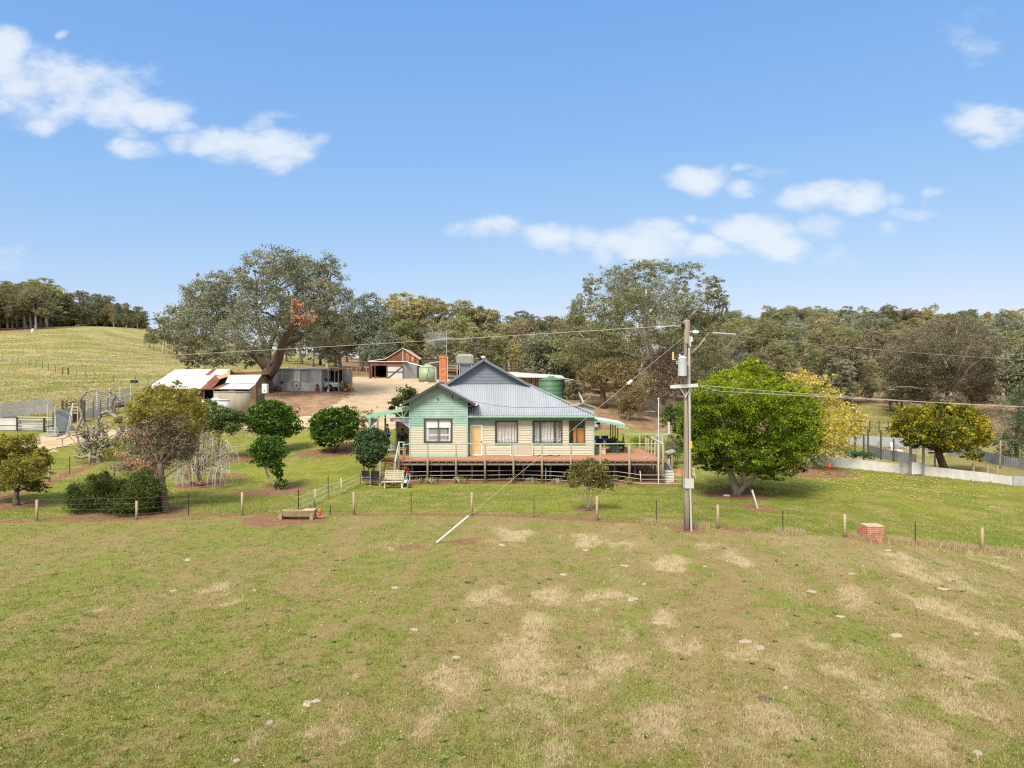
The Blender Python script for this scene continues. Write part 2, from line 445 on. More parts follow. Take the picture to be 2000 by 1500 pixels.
def f_green(x, y):     # 1 green, 0 brown
    st = np.sin(x * 2.1 + (y - 20) * x * .0 + 2.5 * fbm(x * .2, y * .08, 33)) * .06      # old mowing rows running away from the viewer
    g = fbm(x * .9, y * .16, 21) * .38 + fbm(x * 2.4, y * 1.6, 25) * .62 + st * .5
    g = g + sstep(2, -14, x) * .07 + np.clip((17 - y) * .004, -.03, .03)
    return sstep(.3, .7, g)
def f_soil(x, y):
    s = sstep(.6, .74, fbm(x * .45 + 7, y * .35 + 3, 51) * .65 + fbm(x * 2.6, y * 2.2, 55) * .35)
    return s
# bare ground round trees, the trough, worn spots: px, py, radius x (px), radius y (px)
BARE = [(1437, 966, 75, 14), (1478, 992, 32, 9), (1148, 996, 36, 8), (650, 884, 42, 11), (545, 957, 60, 12), (545, 1015, 85, 13), (905, 1059, 34, 7), (1580, 920, 95, 13), (500, 965, 62, 5), (1345, 1033, 40, 10),
        (30, 985, 62, 13), (390, 945, 60, 10), (325, 1000, 45, 12), (1690, 1052, 45, 9), (612, 884, 40, 7), (690, 868, 30, 8), (475, 895, 40, 8), (800, 1068, 40, 6), (590, 1017, 70, 9), (240, 1006, 130, 12), (450, 928, 40, 6)]
_BR = []
for a, b, rx, ry in BARE:
    p = ray(a, b); q = ray(a, b - ry)
    _BR.append((p.x, p.y, rx * p.y / F, max(.35, abs(q.y - p.y))))
def masks(x, y):
    n1 = fbm(x * .8, y * .8, 71) - .5
    n2 = fbm(x * .12, y * .12, 77) - .5; n3 = fbm(x * 3.1, y * 3.1, 79) - .5
    tan = x / np.maximum(y, 1); px = tan * F + 1000
    fy = np.interp(x, _fx, _fy); wfy = np.interp(x, _wfx, _wfy, left=70, right=_wfy[-1])
    back = np.where(x > 17, wfy, 66) + n1 * 2
    lawn = sstep(-.25, .25, y - fy + n1 * .8) * sstep(.6, -.6, y - back)
    soil = np.zeros(x.shape)
    soil = np.maximum(soil, sstep(.75, .15, dist_line(x, y, FENCE) + n1 * 1.0) * .8 * sstep(13.5, 10.5, x))
    soil = np.maximum(soil, sstep(.9, .2, dist_line(x, y, LEFTF) + n1 * .9) * .9)
    soil = np.maximum(soil, sstep(.5, .1, dist_line(x, y, WHITEF) + n1 * .5) * .8)
    soil = np.maximum(soil, sstep(.5, -.5, np.maximum(np.abs(x - .9) - 9.9, np.abs(y - 49.2) - 3.9) + n1 * .7) * .95)   # under and before the deck
    for a, b, rx, ry in _BR:
        soil = np.maximum(soil, sstep(1.2, .6, np.hypot((x - a) / rx, (y - b) / ry) + n1 * .6 + n3 * .5) * .9)
    hill = sstep(545, 515, px) * sstep(63, 67, y + n1 * 3) + sstep(700, 660, px) * sstep(99, 103, y) * sstep(535, 505, px * .0 + 520 - 0)
    hill = np.clip(np.maximum(hill, sstep(690, 640, px - (y - 105) * -0.6) * sstep(98, 102, y)), 0, 1)
    pale = sstep(1.4, .9, np.hypot((px - 1705) / 150, (y - 80) / 30) + n2 * .4) * sstep(.5, 1.5, y - wfy) * (x > 17)
    hill = np.maximum(hill, pale)
    litter = sstep(118, 132, y + n2 * 10) * sstep(650, 690, px + (y - 130) * .15) + sstep(228, 242, y + n2 * 10) * sstep(120, 60, px) + sstep(400, 420, y)
    litter = np.maximum(litter, sstep(65.5, 69.5, y + n1 * 4) * (x > -4) * (1 - pale))
    litter = np.clip(litter, 0, 1)
    hill = hill * (1 - litter)
    road = np.zeros(x.shape)
    wx = x + n1 * 2.2; wy = y + (fbm(x * .7, y * .7, 82) - .5) * 2.2
    for q in ROAD: road = np.maximum(road, in_poly(wx, wy, q).astype(float))
    red = in_poly(wx, wy, REDDIRT).astype(float) * (1 - road)
    soil = np.maximum(soil, red)
    litter *= (1 - road); hill *= (1 - road)
    return lawn, soil, hill, litter, road

def axis(core0, core1, step, lo, hi, g):
    a = list(np.arange(core0, core1, step)); s = step; v = a[-1]
    while v < hi: s *= g; v += s; a.append(v)
    s = step; v = a[0]; b = []
    while v > lo: s *= g; v -= s; b.append(v)
    return np.array(b[::-1] + a)
gxs = axis(-46, 48, .32, -900, 900, 1.055); gys = axis(9, 66, .32, -60, 1400, 1.035)
GX, GY = np.meshgrid(gxs, gys)
GZ = H(GX, GY)
GZ = GZ + (fbm(GX * .9, GY * .9, 3) - .5) * .08
def ground():
    nx, ny = len(gxs), len(gys)
    me = bpy.data.meshes.new('ground')
    V = np.stack([GX, GY, GZ], -1).reshape(-1, 3).astype(np.float32)
    idx = np.arange(nx * ny, dtype=np.int32).reshape(ny, nx)
    Q = np.stack([idx[:-1, :-1], idx[:-1, 1:], idx[1:, 1:], idx[1:, :-1]], -1).reshape(-1)
    nf = len(Q) // 4
    me.vertices.add(len(V)); me.vertices.foreach_set('co', V.ravel())
    me.loops.add(len(Q)); me.loops.foreach_set('vertex_index', Q)
    me.polygons.add(nf); me.polygons.foreach_set('loop_start', np.arange(0, nf * 4, 4, dtype=np.int32))
    me.polygons.foreach_set('use_smooth', np.ones(nf, bool))
    me.update(calc_edges=True)
    x, y = GX.ravel(), GY.ravel()
    lawn, soil, hill, litter, road = masks(x, y)
    near = (y < 50)
    straw = np.where(near, f_straw(x, y), 0); green = f_green(x, y)
    soil = np.maximum(soil, np.where(near & (lawn < .5), f_soil(x, y) * .55, 0))
    one = np.ones_like(x)
    apron = in_poly(x + (fbm(x * .8, y * .8, 71) - .5) * 3, y, REDDIRT).astype(float) * (1 - road)
    for nm, arr in (('m1', np.stack([lawn, straw, soil, one], -1)), ('m2', np.stack([litter, road, hill, one], -1)), ('m3', np.stack([green, apron, one, one], -1))):
        a = me.attributes.new(nm, 'FLOAT_COLOR', 'POINT'); a.data.foreach_set('color', arr.astype(np.float32).ravel())
    m = bpy.data.materials.new('ground_cover'); m.use_nodes = True
    nt = m.node_tree; N, L = nt.nodes, nt.links
    p = N['Principled BSDF']; p.inputs['Roughness'].default_value = .95; p.inputs['Specular IOR Level'].default_value = .1
    tc = N.new('ShaderNodeTexCoord')
    def noise(sc, det=4, rough=.6, st=(1, 1, 1)):
        mp = N.new('ShaderNodeMapping'); mp.inputs['Scale'].default_value = st
        L.new(tc.outputs['Object'], mp.inputs[0])
        n = N.new('ShaderNodeTexNoise'); n.inputs['Scale'].default_value = sc; n.inputs['Detail'].default_value = det; n.inputs['Roughness'].default_value = rough
        L.new(mp.outputs[0], n.inputs['Vector']); return n.outputs[0]
    def attr(nm):
        a = N.new('ShaderNodeAttribute'); a.attribute_name = nm
        s = N.new('ShaderNodeSeparateColor'); L.new(a.outputs['Color'], s.inputs[0]); return s.outputs
    def mth(op, a, b=None, c=None):
        n = N.new('ShaderNodeMath'); n.operation = op
        for i, v in enumerate((a, b, c)):
            if v is None: continue
            if isinstance(v, (int, float)): n.inputs[i].default_value = v
            else: L.new(v, n.inputs[i])
        return n.outputs[0]
    def ss(v, e0, e1):
        n = N.new('ShaderNodeMapRange'); n.interpolation_type = 'SMOOTHSTEP'; n.inputs[1].default_value = e0; n.inputs[2].default_value = e1
        L.new(v, n.inputs[0]); return n.outputs[0]
    def mix(f, a, b):
        n = N.new('ShaderNodeMix'); n.data_type = 'RGBA'
        if isinstance(f, float): n.inputs['Factor'].default_value = f
        else: L.new(f, n.inputs['Factor'])
        for k, v in (('A', a), ('B', b)):
            if isinstance(v, tuple): n.inputs[k].default_value = (*v, 1)
            else: L.new(v, n.inputs[k])
        return n.outputs['Result']
    A1, A2, A3 = attr('m1'), attr('m2'), attr('m3')
    nf_ = noise(24, 4, .75); nm_ = noise(5, 4, .65); nb = noise(.9, 4, .6); nh = noise(.16, 5, .6, (.6, 1.3, 1)); nv = noise(110, 2, .6)
    def jit(v, n, k): return mth('ADD', v, mth('MULTIPLY_ADD', n, k, -k / 2))
    g = jit(jit(A3[0], nm_, 1.1), nf_, .9)
    pad = mix(ss(g, .2, 1.0), (.225, .175, .075), (.165, .18, .042))
    pad = mix(ss(nf_, .58, .72), pad, (.3, .22, .1))
    st = jit(jit(A1[1], nm_, .7), nf_, .8)
    pad = mix(ss(st, .35, .9), pad, (.38, .305, .18))
    pad = mix(ss(nf_, .42, .3), pad, (.075, .075, .024))
    pad = mix(ss(nm_, .62, .74), pad, (.2, .12, .06))
    lg = jit(jit(nb, nm_, .5), nf_, .5)
    lawn_c = mix(ss(lg, .42, .68), (.14, .17, .026), (.26, .21, .08))
    lawn_c = mix(ss(nh, .5, .62), lawn_c, (.2, .21, .036))
    c = mix(ss(jit(A1[0], nm_, .5), .35, .65), pad, lawn_c)
    hg = jit(jit(nh, nb, .55), nm_, .35)
    hill_c = mix(ss(hg, .42, .6), (.185, .185, .055), (.32, .26, .125))
    c = mix(ss(jit(A2[2], nb, .3), .4, .6), c, hill_c)
    lit_c = mix(ss(jit(nb, nm_, .5), .38, .66), (.17, .11, .06), (.27, .18, .11))
    lit_c = mix(ss(jit(nh, nm_, .4), .54, .68), lit_c, (.17, .16, .07))
    c = mix(ss(jit(A2[0], nb, .5), .35, .65), c, lit_c)
    soil_c = mix(ss(jit(nm_, nf_, .4), .35, .65), (.15, .082, .045), (.25, .145, .082))
    soil_c = mix(ss(nf_, .6, .7), soil_c, (.33, .22, .14))
    c = mix(ss(jit(jit(A1[2], nm_, .7), nf_, .35), .35, .7), c, soil_c)
    ap_c = mix(ss(jit(nb, nm_, .7), .3, .6), (.17, .11, .07), (.31, .2, .125))
    c = mix(ss(jit(A3[1], nb, .4), .35, .7), c, ap_c)
    road_c = mix(ss(jit(nb, nm_, .6), .35, .65), (.32, .23, .14), (.41, .31, .2))
    c = mix(ss(jit(A2[1], nm_, .5), .4, .6), c, road_c)
    L.new(c, p.inputs['Base Color'])
    b = N.new('ShaderNodeBump'); b.inputs['Strength'].default_value = .5; b.inputs['Distance'].default_value = .05
    L.new(mth('ADD', nf_, mth('MULTIPLY', nv, .6)), b.inputs['Height']); L.new(b.outputs[0], p.inputs['Normal'])
    me.materials.append(m)
    o = bpy.data.objects.new('ground', me); COL.objects.link(o)
    tag(o, kind='structure')
    return o
GROUND = ground()

def _gsurf(x, y):
    """height of the ground mesh itself (bilinear in its grid)"""
    i = np.clip(np.searchsorted(gxs, x) - 1, 0, len(gxs) - 2); j = np.clip(np.searchsorted(gys, y) - 1, 0, len(gys) - 2)
    u = (x - gxs[i]) / (gxs[i + 1] - gxs[i]); v = (y - gys[j]) / (gys[j + 1] - gys[j])
    return (GZ[j, i] * (1 - u) + GZ[j, i + 1] * u) * (1 - v) + (GZ[j + 1, i] * (1 - u) + GZ[j + 1, i + 1] * u) * v
def hs(x, y): return float(_gsurf(np.array([x]), np.array([y]))[0])

def driveway():
    st = .25
    xs = np.arange(-66, 2, st); ys = np.arange(54, 128, st)
    X, Y = np.meshgrid(xs, ys)
    wx = X + (fbm(X * .8, Y * .8, 171) - .5) * 1.6; wy = Y + (fbm(X * .8, Y * .8, 175) - .5) * 1.6
    wx += (fbm(X * 3, Y * 3, 181) - .5) * .7; wy += (fbm(X * 3, Y * 3, 185) - .5) * .7
    ins = np.zeros(X.shape, bool)
    for q in ROAD: ins |= in_poly(wx, wy, q)
    Z = _gsurf(X, Y) + .055
    ids = -np.ones(X.shape, int)
    cell = ins[:-1, :-1]
    used = np.zeros(X.shape, bool)
    used[:-1, :-1] |= cell; used[1:, :-1] |= cell; used[:-1, 1:] |= cell; used[1:, 1:] |= cell
    ids[used] = np.arange(used.sum())
    V = np.stack([X[used], Y[used], Z[used]], -1)
    jj, ii = np.where(cell)
    Fc = np.stack([ids[jj, ii], ids[jj, ii + 1], ids[jj + 1, ii + 1], ids[jj + 1, ii]], -1)
    me = bpy.data.meshes.new('driveway'); me.from_pydata(V.tolist(), [], Fc.tolist())
    me.polygons.foreach_set('use_smooth', [True] * len(Fc))
    me.materials.append(mat('gravel', (.34, .25, .155), (.44, .335, .22), .55, .95, 0, .3, (1, 1, 1), 9, (.36, .62), (.47, .37, .25)))
    o = bpy.data.objects.new('driveway', me); COL.objects.link(o); tag(o, kind='structure')
driveway()

# ---------------------------------------------------------------- grass
GRASS = leafmat('grass_blades', [(.115, .145, .024), (.19, .2, .042), (.26, .2, .08), (.4, .315, .165), (.6, .49, .31)], .3, .8)
LAWNG = leafmat('lawn_blades', [(.11, .155, .018), (.16, .195, .028), (.21, .215, .038), (.3, .235, .09)], .3, .8)
HILLG = leafmat('hill_blades', [(.17, .18, .045), (.225, .215, .062), (.27, .225, .105), (.34, .28, .145)], .3, .8)
def blades(rng, x, y, hgt, wid, lean=.5):
    n = len(x); z = _gsurf(x, y)
    a = rng.rand(n) * 2 * np.pi; l = rng.rand(n) * 2 * np.pi
    dx, dy = np.cos(a) * wid / 2, np.sin(a) * wid / 2
    lx, ly = np.cos(l) * hgt * lean * rng.rand(n), np.sin(l) * hgt * lean * rng.rand(n)
    p0 = np.stack([x - dx, y - dy, z - .005], -1); p1 = np.stack([x + dx, y + dy, z - .005], -1); p2 = np.stack([x + lx, y + ly, z + hgt], -1)
    return np.stack([p0, p1, p2], 1)
def grass():
    rng = np.random.RandomState(5)
    n = 620000
    D = 1 / rng.uniform(1 / 37.0, 1 / 9.6, n); x = D * rng.uniform(-.86, .86, n)
    fy = np.interp(x, _fx, _fy)
    k = D < fy - .05; D, x = D[k], x[k]
    st, g, so = f_straw(x, D), f_green(x, D), f_soil(x, D)
    lawn, soil, *_ = masks(x, D)
    so = np.maximum(so, soil)
    keep = rng.rand(len(x)) > so * .85
    x, D, st, g = x[keep], D[keep], st[keep], g[keep]
    # tufts of a few blades that share a colour
    st, g = st[::7], g[::7]; x, D = x[::7], D[::7]; m = len(x)
    isst = rng.rand(m) < st * .8
    t = np.where(isst, rng.uniform(.7, 1, m), np.clip(.55 - .42 * g + rng.normal(0, .19, m), 0, .85))
    t = np.where(rng.rand(m) < .09, rng.uniform(.55, 1.0, m), t); t = np.where(rng.rand(m) < .06, 0.0, t)
    hg = np.where(isst, rng.uniform(.04, .13, m) * (.45 + .8 * st), rng.uniform(.012, .05, m)); hg = np.where(rng.rand(m) < .04, hg * 1.8, hg)
    k = 7; e = lambda v: np.repeat(v, k)
    r_ = .045 * (.55 + D / 22)
    bx = e(x) + rng.normal(0, 1, m * k) * e(r_); by = e(D) + rng.normal(0, 1, m * k) * e(r_)
    q = by < np.interp(bx, _fx, _fy); bx, by = bx[q], by[q]
    hh = (e(hg) * rng.uniform(.6, 1.3, m * k))[q]; tt = np.clip(e(t) + rng.normal(0, .05, m * k), 0, 1)[q]
    wd = (e(np.where(isst, .007, .013) * (.55 + D / 22)) * rng.uniform(.6, 1.5, m * k))[q]
    me = fastmesh('paddock_grass', blades(rng, bx, by, hh, wd, 1.1), 3, tt, GRASS)
    tag(COLlink(me, 'paddock_grass'), 'short grazed paddock grass with straw tufts', 'grass', kind='stuff')
    # standing straw in the pale patches
    n = 60000; D = 1 / rng.uniform(1 / 34.0, 1 / 9.6, n); x = D * rng.uniform(-.86, .86, n)
    st = f_straw(x, D); q = (D < np.interp(x, _fx, _fy) - .2) & (rng.rand(n) < sstep(.45, 1.0, st) * .45)
    x, D = x[q], D[q]; m = len(x); k = 8
    bx = e(x) + rng.normal(0, .03, m * k); by = e(D) + rng.normal(0, .03, m * k)
    me = fastmesh('standing_straw', blades(rng, bx, by, np.repeat(rng.uniform(.07, .22, m), k) * rng.uniform(.6, 1.2, m * k), rng.uniform(.004, .009, m * k) * (.6 + by / 20), .9), 3, rng.uniform(.74, 1, m * k), GRASS)
    tag(COLlink(me, 'standing_straw'), 'wispy pale standing straw in patches of the paddock', 'grass', kind='stuff')
    # flat weeds
    n = 170; D = 1 / rng.uniform(1 / 33.0, 1 / 9.8, n); x = D * rng.uniform(-.86, .86, n); q = D < np.interp(x, _fx, _fy) - .3; x, D = x[q], D[q]
    x = x + 0; k = 9; ex, ey = np.repeat(x, k), np.repeat(D, k); a = rng.rand(len(ex)) * 6.28; L_ = rng.uniform(.05, .13, len(ex)); z = _gsurf(ex, ey)
    ca, sa = np.cos(a), np.sin(a); tipz = rng.uniform(.01, .07, len(ex))
    P = np.stack([np.stack([ex, ey, z + .01], -1), np.stack([ex + ca * L_ * .55 - sa * L_ * .22, ey + sa * L_ * .55 + ca * L_ * .22, z + tipz * .8], -1), np.stack([ex + ca * L_, ey + sa * L_, z + tipz], -1), np.stack([ex + ca * L_ * .55 + sa * L_ * .22, ey + sa * L_ * .55 - ca * L_ * .22, z + tipz * .8], -1)], 1)
    me = fastmesh('flat_weeds', P, 4, rng.rand(len(ex)), leafmat('weed_leaf', [(.09, .15, .025), (.15, .2, .04), (.2, .235, .07)], .25))
    tag(COLlink(me, 'flat_weeds'), 'flat green weeds dotted through the paddock', 'weeds', kind='stuff')
    # pale specks: daisies and gravel
    n = 2400; D = 1 / rng.uniform(1 / 60.0, 1 / 9.6, n); x = D * rng.uniform(-.86, .86, n); z = _gsurf(x, D) + rng.uniform(.01, .04, n); s_ = rng.uniform(.005, .012, n) * (.6 + D / 16)
    P = np.stack([np.stack([x - s_, D, z], -1), np.stack([x, D - s_, z + s_ * .4], -1), np.stack([x + s_, D, z], -1), np.stack([x, D + s_, z + s_ * .8], -1)], 1)
    me = fastmesh('fallen_specks', P, 4, rng.rand(n), leafmat('speck', [(.1, .07, .04), (.45, .38, .25), (.62, .56, .42)], .1))
    tag(COLlink(me, 'fallen_specks'), 'tiny pale and dark specks of leaf and gravel in the grass', 'litter', kind='stuff')
    n = 330000
    D = 1 / rng.uniform(1 / 70.0, 1 / 27.0, n); x = D * rng.uniform(-.84, .84, n)
    lawn, soil, hill, litter, road = masks(x, D)
    k = (rng.rand(n) < lawn) & (rng.rand(n) > soil * .97) & (road < .5) & (litter < .5)
    x, D = x[k], D[k]; m = len(x)
    dry = fbm(x * .3, D * .3, 41) * .6 + fbm(x * 1.3, D * 1.3, 45) * .4
    t = np.clip(sstep(.4, .68, dry) * .9 + rng.normal(.05, .13, m), 0, 1)
    me = fastmesh('lawn_grass', blades(rng, x, D, rng.uniform(.025, .06, m), .018 * (.6 + D / 40) * rng.uniform(.6, 1.4, m), .9), 3, t, LAWNG)
    tag(COLlink(me, 'lawn_grass'), 'green lawn grass round the farmhouse', 'grass', kind='stuff')
    n = 260000
    D = np.exp(rng.uniform(np.log(58), np.log(245), n)); x = D * rng.uniform(-.86, .62, n)
    lawn, soil, hill, litter, road = masks(x, D)
    k = (rng.rand(n) < hill) & (litter < .4) & (soil < .4) & (road < .5)
    x, D = x[k], D[k]; m = len(x)
    dry = fbm(x * .1, D * .2, 141) * .55 + fbm(x * .5, D * .8, 145) * .45
    t = np.clip(sstep(.4, .62, dry) + rng.normal(0, .13, m), 0, 1)
    me = fastmesh('hill_grass', blades(rng, x, D, rng.uniform(.08, .22, m), .05 * (.4 + D / 90), 1.0), 3, t, HILLG)
    tag(COLlink(me, 'hill_grass'), 'pale dry grass on the hill paddocks', 'grass', kind='stuff')
    # tall dry tussocks along the fence at right
    n = 16000
    s = rng.rand(n); bx = 6 + 16 * s + rng.normal(0, .1, n); by = np.interp(bx, _fx, _fy) + rng.normal(-.05, .22, n)
    k = fbm(bx * .5, by * 0 + 2, 61) > .42 - .02 * (bx - 12)
    bx, by = bx[k], by[k]; m = len(bx)
    me = fastmesh('tall_dry_grass', blades(rng, bx, by, rng.uniform(.1, .32, m), rng.uniform(.01, .02, m), .9), 3, rng.uniform(.6, 1, m), GRASS)
    tag(COLlink(me, 'tall_dry_grass'), 'tall pale dry grass along the paddock fence', 'grass', kind='stuff')
def COLlink(me, name):
    o = bpy.data.objects.new(name, me); COL.objects.link(o); return o
grass()

def fallen_leaves():
    rng = np.random.RandomState(8)
    c = ray(1605, 925); n = 900
    x = c.x + rng.normal(2.0, 3.4, n); y = c.y + rng.normal(-3.0, 3.0, n)
    k = y < np.interp(x, _wfx, _wfy) - .2; x, y = x[k], y[k]; n = len(x)
    z = _gsurf(x, y) + rng.uniform(.05, .075, n)
    s = rng.uniform(.05, .09, n); a = rng.rand(n) * 6.28
    ux, uy = np.cos(a) * s, np.sin(a) * s
    P = np.stack([np.stack([x - ux, y - uy, z], -1), np.stack([x + uy * .6, y - ux * .6, z + .015], -1), np.stack([x + ux, y + uy, z + .02], -1), np.stack([x - uy * .6, y + ux * .6, z], -1)], 1)
    me = fastmesh('fallen_leaves', P, 4, rng.rand(n), leafmat('fallen_leaf', [(.5, .36, .05), (.6, .5, .12), (.4, .2, .06)], .2))
    tag(COLlink(me, 'fallen_leaves'), 'yellow fallen leaves scattered on the lawn', 'leaves', kind='stuff')
fallen_leaves()
# ================================================================ MATERIALS FOR BUILDINGS
M = {}
M['mint'] = mat('paint_mint', (.205, .32, .265), (.28, .385, .335), 1.2, .6, 0, .1, (1, 1, 2.5), 6)
M['mint_worn'] = mat('paint_mint_worn', (.2, .33, .27), (.37, .44, .41), .9, .65, 0, .1, (1, 1, 1), 5, (.45, .7))
M['mint_trim'] = mat('paint_mint_trim', (.19, .38, .29), (.26, .44, .35), 5, .55)
M['cream'] = mat('paint_cream', (.48, .46, .36), (.42, .39, .3), 2.5, .65, 0, .1, (1, 1, 4), 6)
M['zinc'] = mat('roof_zinc', (.26, .285, .325), (.335, .36, .4), .8, .5, .15, .0, (1, .25, .25), 5, (.3, .7))
M['slate'] = mat('paint_slate', (.12, .14, .175), (.145, .165, .2), 2, .6)
M['dark_trim'] = mat('paint_dark_trim', (.05, .045, .05), (.07, .065, .07), 6, .6)
M['deck'] = mat('deck_boards', (.31, .135, .08), (.41, .21, .135), 2.2, .7, 0, .15, (.6, 6, 1), 5, (.35, .68), (.22, .085, .06))
M['deck_edge'] = mat('deck_edge_red', (.22, .07, .05), (.28, .1, .07), 6, .7)
M['timber'] = mat('timber_weathered', (.23, .18, .125), (.33, .275, .205), 6, .85, 0, .3, (3, 3, .5), 5)
M['timber_grey'] = mat('timber_grey', (.2, .185, .16), (.3, .28, .25), 6, .9, 0, .3, (3, 3, .5), 5)
M['timber_dark'] = mat('timber_dark', (.06, .045, .035), (.1, .075, .055), 6, .9)
M['timber_yellow'] = mat('timber_yellow', (.42, .26, .1), (.5, .33, .15), 5, .8)
M['under'] = mat('shade_near_black', (.012, .012, .016), (.02, .018, .02), 4, .95)  # near black: shade under the floor and inside open sheds, put into colour
M['white'] = mat('paint_white', (.58, .58, .57), (.52, .52, .51), 5, .5)
M['white_pl'] = mat('plastic_white', (.58, .59, .6), (.52, .53, .54), 3, .45)
M['curtain'] = mat('curtain_white', (.62, .6, .58), (.5, .48, .47), 3, .9)
M['curtain_pink'] = mat('curtain_greyish', (.45, .41, .42), (.38, .35, .36), 3, .9)
M['blind'] = mat('blind_white', (.85, .82, .82), (.8, .77, .78), 1, .9)
M['lace'] = mat('lace_white', (.8, .79, .8), (.7, .69, .71), 8, .9)
M['lace_grey'] = mat('lace_grey', (.32, .34, .42), (.45, .47, .54), 9, .9)
M['dark_in'] = mat('room_shade_dark', (.1, .09, .085), (.08, .07, .066), 2, .9)
M['frame_dark'] = mat('window_frame_dark', (.05, .05, .05), (.07, .065, .06), 4, .5)
M['frame_green'] = mat('window_frame_green', (.03, .06, .05), (.045, .08, .065), 4, .5)
M['wardrobe'] = mat('wardrobe_orange', (.5, .19, .045), (.58, .25, .07), 2, .5, 0, 0, (4, 1, .6))
M['door_tan'] = mat('door_stained_tan', (.46, .33, .13), (.5, .39, .2), 1.6, .7, 0, 0, (1, 1, .8), 5, (.35, .6), (.52, .32, .1))
M['screen'] = mat('flyscreen_grey', (.33, .28, .22), (.38, .33, .26), 8, .9)
M['galv'] = mat('galvanised_iron', (.22, .235, .245), (.32, .335, .34), 1.4, .75, 0, 0, (1, 1, .3), 6, (.3, .7))
M['galv_pale'] = mat('galvanised_pale', (.4, .4, .395), (.5, .5, .49), 1.4, .75, 0, 0, (1, 1, .4), 6, (.3, .7))
M['white_iron'] = mat('white_iron', (.44, .435, .42), (.54, .53, .51), 1.0, .75, 0, 0, (1, 1, .5), 6, (.4, .6), (.38, .34, .29))
M['rust'] = mat('rusted_iron', (.13, .045, .028), (.21, .085, .05), 1.3, .85, 0, .1, (1, 1, .5), 7, (.35, .62), (.45, .24, .13))
M['rust_orange'] = mat('rusted_iron_orange', (.22, .08, .035), (.36, .18, .075), 1.6, .85, 0, .1, (1, 1, .6), 7, (.35, .62), (.55, .4, .25))
M['black'] = mat('black_paint', (.02, .02, .022), (.03, .03, .032), 5, .6)
M['steel'] = mat('galvanised_steel', (.33, .34, .35), (.43, .44, .45), 5, .6, 0)
M['concrete'] = mat('old_concrete', (.2, .175, .13), (.32, .285, .22), 1.1, .95, 0, .3, (1, 1, .25), 7, (.3, .65), (.15, .135, .105))
M['tank_pale'] = mat('tank_pale_green', (.24, .3, .185), (.28, .34, .22), 1, .5)
M['tank_green'] = mat('tank_green', (.07, .16, .1), (.095, .2, .125), 1, .5)
M['stone'] = mat('rough_stone', (.3, .2, .1), (.42, .3, .16), 3.5, .95, 0, .6, (1, 1, 1.6), 6, (.35, .6), (.2, .13, .07))
M['slab'] = mat('slab_timber', (.12, .085, .06), (.2, .145, .1), 6, .95, 0, .3, (5, 5, .4))
def brickmat(name, c1, c2, mortar, sc):
    m = bpy.data.materials.new(name); m.use_nodes = True
    nt = m.node_tree; N, L = nt.nodes, nt.links
    p = N['Principled BSDF']; p.inputs['Roughness'].default_value = .9
    tc = N.new('ShaderNodeTexCoord'); s = N.new('ShaderNodeSeparateXYZ'); c = N.new('ShaderNodeCombineXYZ'); a = N.new('ShaderNodeMath')
    L.new(tc.outputs['Object'], s.inputs[0]); L.new(s.outputs[0], a.inputs[0]); L.new(s.outputs[1], a.inputs[1]); L.new(a.outputs[0], c.inputs[0]); L.new(s.outputs[2], c.inputs[1])
    b = N.new('ShaderNodeTexBrick'); b.inputs['Scale'].default_value = sc
    b.inputs['Color1'].default_value = (*c1, 1); b.inputs['Color2'].default_value = (*c2, 1); b.inputs['Mortar'].default_value = (*mortar, 1)
    b.inputs['Mortar Size'].default_value = .014; b.inputs['Brick Width'].default_value = .5; b.inputs['Row Height'].default_value = .19
    L.new(c.outputs[0], b.inputs['Vector']); 
    nz = N.new('ShaderNodeTexNoise'); nz.inputs['Scale'].default_value = 5; L.new(tc.outputs['Object'], nz.inputs['Vector'])
    mx = N.new('ShaderNodeMix'); mx.data_type = 'RGBA'; mx.blend_type = 'MULTIPLY'; mx.inputs['Factor'].default_value = .6
    cr = N.new('ShaderNodeValToRGB'); cr.color_ramp.elements[0].position = .35; cr.color_ramp.elements[0].color = (.55, .5, .5, 1); cr.color_ramp.elements[1].position = .6; cr.color_ramp.elements[1].color = (1.1, 1.1, 1.1, 1)
    L.new(nz.outputs[0], cr.inputs[0]); L.new(b.outputs['Color'], mx.inputs['A']); L.new(cr.outputs[0], mx.inputs['B']); L.new(mx.outputs['Result'], p.inputs['Base Color'])
    return m
M['brick'] = brickmat('brick_orange', (.42, .12, .035), (.48, .16, .055), (.36, .21, .12), 2.2)
M['brick_red'] = brickmat('brick_red', (.36, .1, .06), (.44, .14, .08), (.4, .33, .27), 2.2)
def glassmat():
    m = bpy.data.materials.new('window_glass'); m.use_nodes = True
    nt = m.node_tree; N, L = nt.nodes, nt.links; N.clear()
    o = N.new('ShaderNodeOutputMaterial'); t = N.new('ShaderNodeBsdfTransparent'); g = N.new('ShaderNodeBsdfGlossy'); x = N.new('ShaderNodeMixShader')
    t.inputs[0].default_value = (.92, .93, .93, 1); g.inputs['Roughness'].default_value = .03; x.inputs[0].default_value = .07
    L.new(t.outputs[0], x.inputs[1]); L.new(g.outputs[0], x.inputs[2]); L.new(x.outputs[0], o.inputs[0]); return m
M['glass'] = glassmat()

